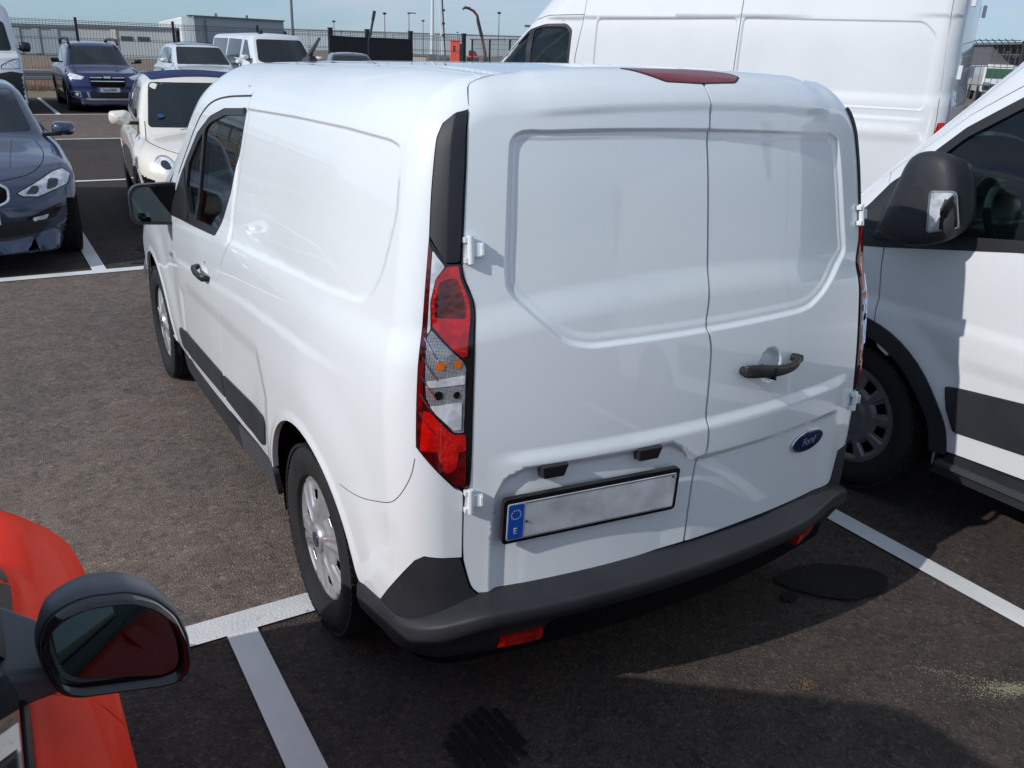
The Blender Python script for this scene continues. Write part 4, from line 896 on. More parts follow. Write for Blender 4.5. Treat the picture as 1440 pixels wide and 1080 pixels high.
    panel('windscreen_frame', WS, [(-.70, -.28), (.70, -.28), (.84, 1.12), (-.84, 1.12)], M['white'], t, holes=[op], step=.06, lift=-.0015, thick=.02, edge=0)
    panel('windscreen', WS, op, M['pane'], t, step=.08, lift=-.006, thick=0, edge=0)
    NS = Surf(van_F, base_dir('y+', 4.5), 1.8)
    panel('nose', NS, rounded([(-.80, .30), (.80, .30), (.80, .86), (.62, .97), (-.62, .97), (-.80, .86)], .05), M['white'], t, step=.06, lift=-.001, thick=.02, holes=[rounded([(-.40, .50), (.40, .50), (.46, .80), (-.46, .80)], .03)], edge=0)
    panel('grille', NS, rounded([(-.395, .505), (.395, .505), (.455, .795), (-.455, .795)], .03), M['plastic2'], t, step=.06, lift=-.012, thick=.02)
    for sg in (-1, 1): panel('headlight', NS, [(sg * a_, b_) for a_, b_ in [(.50, .66), (.76, .70), (.78, .84), (.66, .90), (.52, .80)]], M['reflector'], t, step=.05, lift=.003, thick=.02)
    BS = Surf(van_F, base_dir('z+', 1.9), 1.3)
    panel('bonnet', BS, rounded([(-.78, 2.75), (.78, 2.75), (.72, 3.28), (.50, 3.42), (-.50, 3.42), (-.72, 3.28)], .05), M['white'], t, step=.06, lift=-.001, thick=.02, edge=0)
    # ---- cabin: bulkhead, seats, dashboard, door card
    MB().box((0, .93, 1.02), (1.50, .03, 1.36)).build('bulkhead', M['tealtint'], t)
    for x_ in (-.40, .36):
        sb = MB(); sb.box((x_, 1.42, .62), (.50, .50, .16)); sb.add([(x_ - .24, 1.12, .68), (x_ + .24, 1.12, .68), (x_ + .24, 1.26, .68), (x_ - .24, 1.26, .68), (x_ - .21, 1.00, 1.26), (x_ + .21, 1.00, 1.26), (x_ + .21, 1.09, 1.26), (x_ - .21, 1.09, 1.26)], [(0, 1, 2, 3), (7, 6, 5, 4), (0, 4, 5, 1), (1, 5, 6, 2), (2, 6, 7, 3), (3, 7, 4, 0)])
        st2 = sb.build('seat', M['seat'], t, bevel=.03, seg=3); MB().box((x_, 1.03, 1.37), (.27, .09, .17)).build('headrest', M['seat'], st2, bevel=.03, seg=3)
    MB().box((0, 2.35, .92), (1.50, .55, .26)).build('dashboard', M['interior'], t, bevel=.05, seg=3)
    tw = MB(); pts = [(-.40 + .19 * math.cos(a_), 1.98 + .19 * math.sin(a_) * .35, 1.02 + .19 * math.sin(a_) * .93) for a_ in np.linspace(0, 2 * math.pi, 25)]; tw.tube(pts, .016, 8, cap=False); tw.box((-.40, 1.99, 1.02), (.34, .03, .05)); tw.build('steering_wheel', M['interior'], t, smooth=True)
    # ---- door mirrors
    for sg in (-1, 1):
        mz, my = 1.118, 1.98
        sec = [(-.075, .50), (-.055, .80), (-.01, .97), (.03, 1.0), (.055, 1.0)]       # along y (front to back), scale
        V = []; n_ = 28; out = rounded([(-.125, -.085), (.085, -.100), (.118, -.06), (.118, .085), (.085, .100), (-.095, .095), (-.125, .06)], .035, 3); n_ = len(out)
        for (yy, sc) in [(-.115, .12), (-.105, .45)] + sec: V += [(sg * .950 + sg * -a_ * sc * -1 * -1, my - yy, mz + b_ * sc) for a_, b_ in out]
        # inner rim and glass well
        V += [(sg * .950 - sg * a_ * .90, my - .055, mz + b_ * .88) for a_, b_ in out] + [(sg * .950 - sg * a_ * .89, my - .040, mz + b_ * .87) for a_, b_ in out]
        m_ = len(V) // n_; F = [(i * n_ + k, i * n_ + (k + 1) % n_, (i + 1) * n_ + (k + 1) % n_, (i + 1) * n_ + k) for i in range(m_ - 1) for k in range(n_)] + [tuple(range(n_))]
        mm = mesh('door_mirror', V, F, M['plastic2'], t, auto=45)
        bm = bmesh.new(); bm.from_mesh(mm.data); bmesh.ops.recalc_face_normals(bm, faces=bm.faces); bm.to_mesh(mm.data); bm.free()
        V = [(sg * .950 - sg * a_ * .895, my - .046 + .0, mz + b_ * .875) for a_, b_ in out]
        mesh('mirror_glass', V, [tuple(range(n_))], M['mirrord'], mm, smooth=False)
        ar_ = MB(); ar_.add([(sg * .80, my + .10, mz - .055), (sg * .80, my - .02, mz - .055), (sg * .80, my - .02, mz + .03), (sg * .80, my + .10, mz + .03), (sg * .90, my + .06, mz - .09), (sg * .90, my - .03, mz - .09), (sg * .90, my - .03, mz - .03), (sg * .90, my + .06, mz - .03)], [(0, 1, 2, 3), (7, 6, 5, 4), (0, 4, 5, 1), (1, 5, 6, 2), (2, 6, 7, 3), (3, 7, 4, 0)])
        ar_.build('mirror_arm', M['plastic2'], mm, bevel=.012)
        f_ = (lambda a: a) if sg < 0 else mirS
        panel('mirror_mount', VANS, f_(rounded([(-2.02, 1.09), (-2.40, 1.06), (-2.42, 1.10), (-2.20, 1.31), (-2.15, 1.23), (-2.01, 1.14)], .02)), M['plastic2'], mm, step=.03, lift=.003, edge=.003, ring=.006, thick=.03)
        # front door handle
        hb = MB(); V = []
        hs = [(-1.585, .935, .008, .012), (-1.60, .936, .030, .016), (-1.64, .938, .036, .016), (-1.70, .940, .038, .016), (-1.75, .943, .034, .016), (-1.775, .945, .008, .013)]
        for (s_, z_, o_, h_) in hs:
            su = s_ if sg < 0 else S_END - s_
            P_, N_ = VAN.PN(np.array([[su, z_]])); nn = Vector(N_[0])
            for k in range(10):
                a_ = 2 * math.pi * k / 10; V.append(Vector(P_[0]) + nn * (o_ + .009 * math.cos(a_)) + Vector((0, 0, h_ * math.sin(a_))))
        F = [(i * 10 + k, i * 10 + (k + 1) % 10, (i + 1) * 10 + (k + 1) % 10, (i + 1) * 10 + k) for i in range(5) for k in range(10)] + [tuple(range(10))[::-1], tuple(50 + k for k in range(10))]
        h_ = mesh('door_handle', V, F, M['plastic2'], t, auto=60)
        bm = bmesh.new(); bm.from_mesh(h_.data); bmesh.ops.recalc_face_normals(bm, faces=bm.faces); bm.to_mesh(h_.data); bm.free()
        if sg < 0:
            P_, N_ = VAN.PN(np.array([[-2.405, .868]])); o_ = Vector(P_[0])
            MB().box((o_.x - .004, o_.y, o_.z), (.016, .045, .022)).build('side_repeater', M['galv'], t, bevel=.004)
    # roof aerial
    ax = -.30
    ae = MB(); ae.add([(ax - .03, 1.50, 1.768), (ax + .03, 1.50, 1.768), (ax + .02, 1.68, 1.758), (ax - .02, 1.68, 1.758), (ax - .013, 1.54, 1.800), (ax + .013, 1.54, 1.800), (ax + .008, 1.64, 1.790), (ax - .008, 1.64, 1.790)], [(0, 1, 2, 3), (7, 6, 5, 4), (0, 4, 5, 1), (1, 5, 6, 2), (2, 6, 7, 3), (3, 7, 4, 0)])
    ab = ae.build('aerial_base', M['plastic2'], t, bevel=.004); am = MB().tube([(ax, 1.60, 1.785), (ax + .004, 1.55, 1.82), (ax + .012, 1.47, 1.872)], [.014, .010, .006], 8); am.build('aerial', M['greyplastic'], ab, smooth=True)
    # underbody and exhaust shade
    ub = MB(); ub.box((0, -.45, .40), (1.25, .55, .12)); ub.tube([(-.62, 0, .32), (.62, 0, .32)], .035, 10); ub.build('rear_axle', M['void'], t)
    return t
# ------------------------------------------------------------------ helpers shared by the other vehicles
def fan(*pts): return [tuple(p) for p in pts]
def mx(poly): return [(-a, b) for a, b in poly]
def ring_pts(yc, zc, r, a0, a1, n=28): return [(yc + r * math.cos(a), zc + r * math.sin(a)) for a in np.linspace(R(a0), R(a1), n)]
def half_liner(par, w, ys, zc, r, depth=.34, zcut=.22, name='wheel_arch_liner'):
    for yc in ys:
        for sg in (-1, 1):
            b = MB().lathe([(r, sg * (w - .015)), (r + .01, sg * (w - .03)), (r + .01, sg * (w - depth)), (.02, sg * (w - depth))], 40, 'x', Matrix.Translation((0, yc, zc)))
            o = b.build(name, M['void'], par, smooth=True)
            bm = bmesh.new(); bm.from_mesh(o.data); bmesh.ops.bisect_plane(bm, geom=bm.verts[:] + bm.edges[:] + bm.faces[:], plane_co=(0, 0, zcut), plane_no=(0, 0, 1), clear_inner=True); bm.to_mesh(o.data); bm.free()

# ------------------------------------------------------------------ the large van beside it on the right (faces away, +y)
def tran_F(P):
    x, y, z = np.abs(P[:, 0]), P[:, 1], P[:, 2]
    w = spl(z, ((.1, .99), (.3, 1.02), (.55, 1.042), (.9, 1.053), (1.2, 1.040), (1.35, 1.012), (1.9, .875), (2.2, .80), (2.8, .70))) - .09 * np.clip((y - .05) / .9, 0, 1.3)**2
    side = x - w
    roof = z - (2.30 - .05 * (x / .8)**2)
    ws = (y - .42 + (z - 1.30) * 1.05 + .33 * (x / .95)**2) * .69
    cab = smax(smax(side, roof, .14), ws, .10)
    hood = z - (1.33 - .42 * np.clip(y - .02, -.5, 2) - .05 * (x / .9)**2)
    nose = y - .98 + .20 * (x / .95)**3 + .10 * np.clip(z - .8, 0, 1)
    low = smax(smax(side, hood, .10), nose, .12)
    return np.maximum(np.maximum(smin(cab, low, .05), -4.4 - y), .22 - z)
def build_large_van():
    t = thing('large_van', 'large white van on the right with a big black door mirror and black side moulding', 'van', (2.62, 0, 0), R(0))
    def disp(uv):
        y, z = uv[:, 0], uv[:, 1]; r_ = np.hypot(y + .11, z - .325)
        o = .020 * (1 - sstep(r_, .50, .62)) * sstep(z, .45, .6)
        o += .012 * (1 - sstep(z, .87, .93)) - .010 * (1 - sstep(z, .72, .80)) * sstep(-y, .45, .7)
        o -= .012 * sstep(z, 1.02, 1.10) * 0
        return -o
    for sg in (-1, 1):
        SF = Surf(tran_F, base_dir('x-' if sg < 0 else 'x+', 1.3), 1.1, disp); st = .022 if sg < 0 else .06
        pn = lambda n, poly, m, par=t, **k: panel(n, SF, poly, m, par, **{**dict(step=st), **k})
        seam = chaikin([(-.165, 1.145), (-.172, 1.05), (-.190, .93), (-.216, .81), (-.24, .73), (-.30, .70)], 1)
        arc = [a for a in ring_pts(-.11, .325, .455, -4, 184)]
        win = rounded([(.10, 1.120), (-.16, 1.150), (-.72, 1.240), (-1.30, 1.275), (-1.30, 1.98), (-1.05, 2.02), (-.86, 1.985), (-.525, 1.755), (-.335, 1.632), (-.15, 1.44), (-.02, 1.275)], .02)
        # door with the window cut out, wing in front, load side behind
        a_in = [a for a in arc if a[0] < -.27]
        pn('mirror_sail', rounded([(.085, 1.125), (-.30, 1.155), (-.30, 1.50), (-.165, 1.437), (-.10, 1.370), (-.02, 1.278), (.085, 1.165)], .012), M['plastic'], t, step=.04, lift=.012, edge=.004, ring=.008)
        door = [(s - .003, z) for s, z in seam] + a_in + [(-.565, .375), (-1.42, .42), (-1.42, 2.06), (-1.05, 2.07), (-.86, 2.03), (-.52, 1.80), (-.33, 1.675), (-.17, 1.53), (-.045, 1.425), (-.095, 1.36), (-.03, 1.28), (.06, 1.165)]
        dd = pn('front_door', door, M['white2'], holes=[rounded([(-.165, 1.165), (-.72, 1.250), (-1.29, 1.285), (-1.29, 1.97), (-1.05, 2.01), (-.86, 1.975), (-.530, 1.75), (-.34, 1.628), (-.160, 1.44), (-.05, 1.30), (-.12, 1.20)], .02)])
        wing = [(s + .002, z) for s, z in seam][::-1][:0] + [(.065, 1.160)] + [(s + .003, z) for s, z in seam] + [a for a in arc[::-1] if a[0] >= -.27][::-1][::-1] + [(.36, .32), (.80, .34), (.84, .80), (.70, .98), (.40, 1.13), (.10, 1.30), (.075, 1.335), (-.04, 1.422), (-.09, 1.365), (-.025, 1.285)]
        pn('front_wing', wing, M['white2'])
        load = [(-1.426, .42), (-4.38, .42), (-4.38, 2.22), (-1.426, 2.22)]
        rear_arc = ring_pts(-3.42, .33, .44, 12, 168)
        pn('load_side', [(-1.426, .42), (-2.985, .42)] + rear_arc[0:] + [(-3.856, .42), (-4.38, .42), (-4.38, 2.20), (-1.426, 2.20)], M['white2'], step=.08)
        # roof rail / pillar strip above the door line
        pil = [(.075, 1.340), (-.040, 1.428), (-.17, 1.536), (-.33, 1.681), (-.52, 1.806), (-.86, 2.036), (-1.05, 2.076), (-1.42, 2.066), (-1.42, 2.22), (-.86, 2.215), (-.70, 2.06), (-.45, 1.855), (-.26, 1.665), (-.02, 1.445), (.14, 1.345)]
        pn('pillar', pil, M['white2'], edge=.003)
        # black surround: belt strip, sail in front of the mirror, window frame
        pn('belt_trim', rounded([(.10, 1.100), (-.16, 1.132), (-.72, 1.224), (-1.30, 1.262), (-1.30, 1.300), (-.72, 1.268), (-.20, 1.205), (-.16, 1.30), (-.14, 1.425), (-.165, 1.452), (-.09, 1.39), (-.02, 1.285), (.10, 1.160)], .012), M['plastic2'], dd, step=.03, lift=.006, edge=.003, ring=.006)
        pn('window_seal', rounded([(-.13, 1.42), (-.34, 1.630), (-.525, 1.755), (-.86, 1.985), (-1.05, 2.02), (-1.30, 1.98), (-1.30, 1.955), (-1.05, 1.985), (-.865, 1.950), (-.535, 1.715), (-.36, 1.595), (-.17, 1.40)], .006), M['plastic2'], dd, step=.03, lift=.004, edge=.002, ring=.004)
        pn('window', [(-.155, 1.19), (-.72, 1.245), (-1.30, 1.28), (-1.30, 1.975), (-1.05, 2.01), (-.86, 1.975), (-.53, 1.75), (-.34, 1.625), (-.15, 1.43)], M['pane'], dd, step=.06, lift=-.010, thick=0, edge=0)
        # arch trim, mouldings, sill
        oa = ring_pts(-.11, .325, .515, 2, 176); ia = ring_pts(-.11, .325, .440, 2, 176)
        pn('arch_trim', oa + ia[::-1], M['plastic'], t, step=.03, lift=.014, edge=.006, ring=.010, thick=.05)
        pn('side_moulding', rounded([(-.575, .655), (-1.41, .745), (-1.41, .525), (-.635, .474), (-.60, .56)], .010), M['plastic'], t, step=.05, lift=.014, edge=.006, ring=.010, thick=.03)
        pn('side_moulding', rounded([(-1.44, .748), (-2.9, .80), (-2.9, .57), (-1.44, .527)], .012), M['plastic'], t, step=.09, lift=.014, edge=.006, ring=.010, thick=.03)
        pn('sill_trim', [(-.63, .372), (-2.98, .44), (-2.98, .30), (-.56, .262)], M['plastic'], t, step=.05, lift=.012, edge=.008, ring=.012, thick=.06)
        pn('step_ledge', [(-.60, .335), (-2.98, .375), (-2.98, .355), (-.60, .318)], M['greyplastic'], t, step=.06, lift=.040, edge=.002, ring=.003, thick=.04)
        ribbon('door_seam', SF, [(-1.423, .42), (-1.423, 2.2)], .005, M['void'], t, lift=.001)
        # door mirror folded in against the door: its shell faces outwards, the clear indicator at its edge
        outl = [(-.200, 1.235), (-.265, 1.415), (-.300, 1.500), (-.335, 1.540), (-.395, 1.556), (-.455, 1.558), (-.497, 1.538), (-.528, 1.480), (-.560, 1.36), (-.568, 1.29), (-.545, 1.245), (-.47, 1.215), (-.39, 1.196), (-.30, 1.198), (-.235, 1.205)]
        outl = rounded(outl, .03, 3); n_ = len(outl); c_ = np.array([-.40, 1.375]); V = []
        for (x_, sc) in ((-1.268, .30), (-1.266, .55), (-1.260, .80), (-1.246, .95), (-1.222, 1.0), (-1.170, .95), (-1.110, .86), (-1.080, .80)):
            for p_ in outl:
                q_ = c_ + (np.array(p_) - c_) * sc; dx = .055 * sstep(np.array([q_[0]]), -.40, -.20)[0] * (1 if x_ < -1.12 else 0); V.append((-sg * (x_ + dx), q_[0], q_[1]))
        m_ = len(V) // n_; F = [(i * n_ + k, i * n_ + (k + 1) % n_, (i + 1) * n_ + (k + 1) % n_, (i + 1) * n_ + k) for i in range(m_ - 1) for k in range(n_)] + [tuple(range(n_)), tuple((m_ - 1) * n_ + k for k in range(n_))[::-1]]
        mm = mesh('door_mirror', V, F, M['plastic'], t, auto=60)
        bm = bmesh.new(); bm.from_mesh(mm.data); bmesh.ops.recalc_face_normals(bm, faces=bm.faces); bm.to_mesh(mm.data); bm.free()
        G = [tuple(c_ + (np.array(p_) - c_) * .84) for p_ in outl]
        mesh('mirror_glass', [(-sg * -1.078, a, b) for a, b in G], [tuple(range(n_))], M['mirror'], mm, smooth=False)
        # indicator
        ip = rounded([(-.468, 1.420), (-.545, 1.428), (-.572, 1.300), (-.488, 1.272)], .014, 4); gn = len(ip); ci = np.mean(ip, 0); V = []
        def ix(y_): return -1.279 + .06 * sstep(np.array([-y_]), .49, .58)[0]
        for (dx, sc) in ((.012, 1.03), (-.004, 1.0), (-.009, .90), (-.009, .0)):
            for p_ in ip:
                q_ = ci + (np.array(p_) - ci) * sc; V.append((-sg * (ix(q_[0]) + dx), q_[0], q_[1]))
        F = [(i * gn + k, i * gn + (k + 1) % gn, (i + 1) * gn + (k + 1) % gn, (i + 1) * gn + k) for i in range(3) for k in range(gn)]
        il = mesh('indicator_lens', V, F, M['lensclear'], mm, auto=40); bm = bmesh.new(); bm.from_mesh(il.data); bmesh.ops.recalc_face_normals(bm, faces=bm.faces); bm.to_mesh(il.data); bm.free()
        V2 = [(-sg * (ix(p_[0]) - .0005 + .0), p_[0], p_[1]) for p_ in [ci + (np.array(q) - ci) * .96 for q in ip]] + [(-sg * (ix(ci[0]) + .006), ci[0], ci[1])]
        mesh('indicator_reflector', V2, [(k, (k + 1) % gn, gn) for k in range(gn)], M['lampwhite'], mm, smooth=False)
        MB().box((-sg * (ix(ci[0]) + .006), ci[0] - .005, ci[1] - .008), (.014, .022, .020)).build('bulb', M['void'], mm, bevel=.005)
        fr_ = MB(); fr_.tube([(-sg * (ix(p_[0]) - .002), p_[0], p_[1]) for p_ in list(ip) + [ip[0]]], .0032, 6, cap=False); fr_.build('lens_frame', M['galv'], mm, smooth=True)
        for kk in range(1, 4): fr2 = MB(); q0 = ip[0] * (1 - kk / 4) + ip[len(ip) // 4] * 0; fr2.tube([(-sg * (ix(-.545) - .004), -.545 - .007 * (1.43 - z_) / .03 * 0, z_) for z_ in (1.30, 1.42)], .0018, 5); fr2.build('lens_rib', M['galv'], mm, smooth=True) if kk == 1 else None
        arm = MB(); arm.add([(sg * 1.01, -.02, 1.13), (sg * 1.01, -.30, 1.17), (sg * 1.19, -.32, 1.20), (sg * 1.15, -.20, 1.20), (sg * .98, -.06, 1.30), (sg * .98, -.30, 1.34), (sg * 1.19, -.32, 1.42), (sg * 1.15, -.22, 1.32)], [(3, 2, 1, 0), (4, 5, 6, 7), (0, 1, 5, 4), (1, 2, 6, 5), (2, 3, 7, 6), (3, 0, 4, 7)]); arm.build('mirror_arm', M['plastic'], mm, bevel=.018, seg=3)
    for (y_, sg) in ((-.11, -1), (-.11, 1), (-3.42, -1), (-3.42, 1)):
        wheel(t, (sg * .930, y_, .345), sg, r=.345, w=.215, rc=.235, style='steel', rimmat=M['darkrim'], spin=.15)
    half_liner(t, 1.03, (-.11, -3.42), .325, .46)
    WB = Surf(tran_F, lambda uv: (np.stack([uv[:, 0], .05 + uv[:, 1] * .724 + 1.0 * .69, 1.65 - uv[:, 1] * .69 + 1.0 * .724], 1), np.tile([0, -.69, -.724], (len(uv), 1))), 2.2)
    op = rounded([(-.70, -.62), (.70, -.62), (.82, .42), (-.82, .42)], .10)
    panel('windscreen_frame', WB, [(-.80, -.80), (.80, -.80), (.98, .62), (-.98, .62)], M['white2'], t, holes=[op], step=.08, lift=-.003, edge=0, thick=.02)
    panel('windscreen', WB, op, M['pane'], t, step=.1, lift=-.01, thick=0, edge=0)
    BB = Surf(tran_F, base_dir('z+', 2.0), 1.6)
    panel('bonnet', BB, [(-.95, .15), (.95, .15), (.90, .62), (.70, .82), (-.70, .82), (-.90, .62)], M['white2'], t, step=.08, lift=-.002, edge=0)
    NB = Surf(tran_F, base_dir('y+', 1.5), 1.2)
    panel('nose', NB, [(-1.0, .30), (1.0, .30), (.98, 1.0), (.7, 1.08), (-.7, 1.08), (-.98, 1.0)], M['white2'], t, step=.1, lift=-.002, edge=0)
    panel('grille', NB, rounded([(-.55, .55), (.55, .55), (.62, .92), (-.62, .92)], .04), M['plastic2'], t, step=.1, lift=.006)
    RS_ = Surf(tran_F, base_dir('z+', 3.0), 1.4)
    panel('roof', RS_, [(-.80, -4.38), (.80, -4.38), (.80, -.95), (.55, -.72), (-.55, -.72), (-.80, -.95)], M['white2'], t, step=.12, lift=-.001, edge=0)
    ins = MB(); ins.box((0, -2.9, .45), (1.98, 2.9, .05)); ins.box((0, -1.62, 1.28), (1.86, .04, 1.75)); ins.box((0, -4.36, 1.25), (1.9, .03, 1.8)); ins.build('bulkhead', M['interior'], t)
    MB().box((0, -.02, 1.06), (1.90, .55, .34)).build('dashboard', M['interior'], t, bevel=.06, seg=3)
    MB().box((0, -.8, .42), (1.95, 1.7, .05)).build('floor_pan', M['void'], t)
    for x_ in (-.55, .12, .58):
        sb = MB(); sb.box((x_, -.95, .82), (.46, .50, .20)); sb.add([(x_ - .23, -1.18, .9), (x_ + .23, -1.18, .9), (x_ + .23, -1.34, .9), (x_ - .23, -1.34, .9), (x_ - .20, -1.34, 1.48), (x_ + .20, -1.34, 1.48), (x_ + .20, -1.44, 1.48), (x_ - .20, -1.44, 1.48)], [(0, 1, 2, 3), (7, 6, 5, 4), (0, 4, 5, 1), (1, 5, 6, 2), (2, 6, 7, 3), (3, 7, 4, 0)])
        st2 = sb.build('seat', M['seat'], t, bevel=.04, seg=3); MB().box((x_, -1.41, 1.60), (.27, .10, .19)).build('headrest', M['seat'], st2, bevel=.04, seg=3)
    tw = MB(); pts = [(-.55 + .20 * math.cos(a_), -.42 + .20 * math.sin(a_) * .5, 1.22 + .20 * math.sin(a_) * .85) for a_ in np.linspace(0, 2 * math.pi, 25)]; tw.tube(pts, .017, 8, cap=False); tw.box((-.55, -.41, 1.22), (.36, .04, .06)); tw.build('steering_wheel', M['interior'], t, smooth=True)
    MB().box((0, -4.39, 1.2), (2.0, .02, 1.9)).build('rear_door', M['white2'], t)
    return t

# ------------------------------------------------------------------ high-roofed van crossways behind (local +y is its front, its left side faces us)
def high_F(P):
    x, y, z = np.abs(P[:, 0]), P[:, 1], P[:, 2]
    w = spl(z, ((.2, .96), (.6, 1.0), (1.2, 1.012), (1.7, 1.0), (2.1, .975), (2.25, .955), (2.6, .90), (2.9, .82))) - .05 * np.clip((y - 4.1) / 1.4, 0, 1)**2
    side = x - w
    rear = -y + .05 * (x / .9)**2 + .030 * np.clip(z - 1.2, 0, 2)
    roof = z - (2.72 - .05 * (x / .8)**2)
    ws = (y - 4.78 + (z - 1.60) * .98 + .28 * (x / .95)**2) * .735
    a = smax(smax(side, roof, .16), rear, .14); cab = smax(a, ws, .16)
    hood = z - (1.47 - .30 * np.clip(y - 4.35, -.5, 2)); nose = y - 5.40 + .18 * (x / .95)**3
    low = smax(smax(smax(side, rear, .10), hood, .10), nose, .12)
    return np.maximum(smin(cab, low, .05), .25 - z)
def hy(y): return float(np.interp(y, [-1, .2, 1.80, 3.19, 3.66, 3.97, 4.4, 5.2], [-1, .2, 1.875, 3.47, 4.05, 4.44, 4.9, 5.6]))
def hz(pl): return [(hy(a), b + .012 * max(a, 0)) for a, b in pl]
HR1 = rounded(hz([(.24, 1.49), (1.79, 1.47), (1.79, 2.17), (.36, 2.18), (.25, 2.08)]), .05); HR2 = rounded(hz([(1.83, 1.47), (3.03, 1.455), (3.03, 2.125), (1.83, 2.165)]), .05)
def build_high_van():
    t = thing('high_roof_van', 'tall white high-roofed van parked crossways behind the small panel van', 'van', (6.185, 2.585, 0), R(30))
    def disp(uv):
        y, z = uv[:, 0], uv[:, 1]
        d = sdpoly(uv, HR1)
        d2 = sdpoly(uv, HR2)
        d = np.minimum(d, d2)
        o = -.010 * sstep(-d, -.004, .016) - .006 * (1 - sstep(np.abs(z - 1.46), .02, .05)) * sstep(y, .2, .3) * (1 - sstep(y, 3.25, 3.35))
        o += .012 * (1 - sstep(np.abs(z - 1.30), .0, .09)) * sstep(y, .2, .35)
        o += .010 * sstep(z, 2.215 - .018 * y, 2.235 - .018 * y)
        return -o
    for sg in (-1, 1):
        SF = Surf(high_F, base_dir('x-' if sg < 0 else 'x+', 1.3), 1.1, disp); st = .03 if sg < 0 else .12
        def pn(n, poly, m, par=t, **k):
            k['holes'] = [hz(h) for h in k.get('holes', ())]; return panel(n, SF, hz(poly), m, par, **{**dict(step=st), **k})
        g = .003
        cs = [(.185, 2.56), (.183, 2.27), (.16, 1.9), (.132, 1.43), (.12, .42)]
        pn('rear_pillar', [(.0 + .055, .42)] + [(.055, 1.0), (.075, 2.0), (.10, 2.56)] + [(a - g, b) for a, b in cs], M['white2'])
        ra = ring_pts(1.05, .36, .42, 8, 172)
        pn('load_side', [(a + g, b) for a, b in cs][::1] + [(.63, .42)] + ra[::-1] + [(1.468, .42), (1.818, .42), (1.813, 1.2), (1.806, 2.0), (1.80, 2.56)], M['white2'], rows=[(HR1, (-.004, 0, .004, .008, .012, .016, .02), True)] if sg < 0 else ())
        pn('side_panel', [(1.823, .42), (3.18, .42), (3.20, 1.77), (3.145, 2.16), (3.12, 2.56), (1.806, 2.56), (1.812, 2.0), (1.819, 1.2)], M['white2'], rows=[(HR2, (-.004, 0, .004, .008, .012, .016, .02), True)] if sg < 0 else ())
        win = rounded([(3.265, 1.38), (3.245, 2.02), (3.30, 2.075), (3.49, 2.065), (3.66, 2.010), (3.93, 1.72), (4.10, 1.52), (4.12, 1.44)], .025)
        door = [(3.187, .42), (3.207, 1.77), (3.150, 2.155), (3.47, 2.14), (3.60, 2.10), (3.70, 2.045), (4.00, 1.74), (4.20, 1.53), (4.22, 1.3), (4.12, .9), (3.98, .42)]
        dd = pn('front_door', door, M['white2'], holes=[win])
        pn('window_seal', win, M['plastic2'], dd, holes=[rounded([(3.285, 1.42), (3.270, 2.0), (3.31, 2.050), (3.49, 2.040), (3.60, 2.008), (3.62, 1.42)], .03), rounded([(3.655, 1.42), (3.655, 1.985), (3.90, 1.725), (4.06, 1.53), (4.06, 1.44)], .02)], step=.05, lift=-.004)
        pn('window', win, M['pane'], dd, step=.1, lift=-.012, thick=0, edge=0)
        ua = ring_pts(4.30, .36, .42, 8, 172)
        pn('front_wing', [(4.0, .42)] + ua[::-1][1:] + [(4.80, .42), (4.83, .9), (4.7, 1.15), (4.3, 1.32), (4.226, 1.32), (4.126, .9)] if False else [(3.99, .42), (4.126, .9), (4.226, 1.32), (4.3, 1.32), (4.7, 1.15), (4.83, .9), (4.80, .42), (4.72, .42)] + ua[1:-1] , M['white2'])
        pn('pillar', [(3.124, 2.56), (3.149, 2.162), (3.47, 2.147), (3.605, 2.107), (3.707, 2.052), (4.01, 1.745), (4.215, 1.535), (4.34, 1.44), (4.22, 1.60), (4.02, 1.82), (3.70, 2.18), (3.40, 2.44), (3.3, 2.56)], M['white2'])
        pn('side_moulding', [(.3, .62), (3.15, .62), (3.15, .78), (.3, .78)], M['plastic'], t, lift=.01, edge=.004, ring=.01, step=.1)
        lens = rounded([(.118, 1.405), (.062, 1.405), (.06, .98), (.128, .98), (.130, 1.30)], .012)
        pn('tail_lamp', lens, M['redlens'], t, lift=.006, edge=.003, ring=.005, step=.03)
    # roof
    RS_ = Surf(high_F, base_dir('z+', 3.4), 1.6)
    panel('roof', RS_, [(-.90, .14), (.90, .14), (.90, 3.5), (.70, 3.75), (-.70, 3.75), (-.90, 3.5)], M['white2'], t, step=.12, lift=-.001, edge=0)
    # rear doors
    RB = Surf(high_F, base_dir('y-', .6), 1.0)
    for sg in (-1, 1):
        pl = [(sg * .006, .50), (sg * .90, .50), (sg * .905, 1.6), (sg * .875, 2.2), (sg * .80, 2.62), (sg * .006, 2.66)]
        rd = panel('rear_door', RB, rounded(pl, .02), M['white2'], t, step=.06, lift=.001, edge=.004, ring=.008)
        for z_ in (.8, 1.80, 2.35): 
            hh = MB().box((sg * .925, .035, z_), (.06, .035, .11)); hh.build('door_hinge', M['white2'], t, bevel=.006)
    panel('rear_skin', RB, [(-1.0, .40), (1.0, .40), (.99, 1.6), (.96, 2.2), (.90, 2.6), (-.90, 2.6), (-.96, 2.2), (-.99, 1.6)], M['white2'], t, step=.08, lift=-.012, edge=0, thick=0)
    MB().box((0, -.03, .45), (1.9, .14, .18)).build('rear_bumper', M['plastic'], t, bevel=.03)
    WB = Surf(high_F, lambda uv: (np.stack([uv[:, 0], 4.45 + uv[:, 1] * .677 + .735, 1.96 - uv[:, 1] * .735 + .677], 1), np.tile([0, -.735, -.677], (len(uv), 1))), 2.2)
    op = rounded([(-.72, -.42), (.72, -.42), (.84, .52), (-.84, .52)], .10)
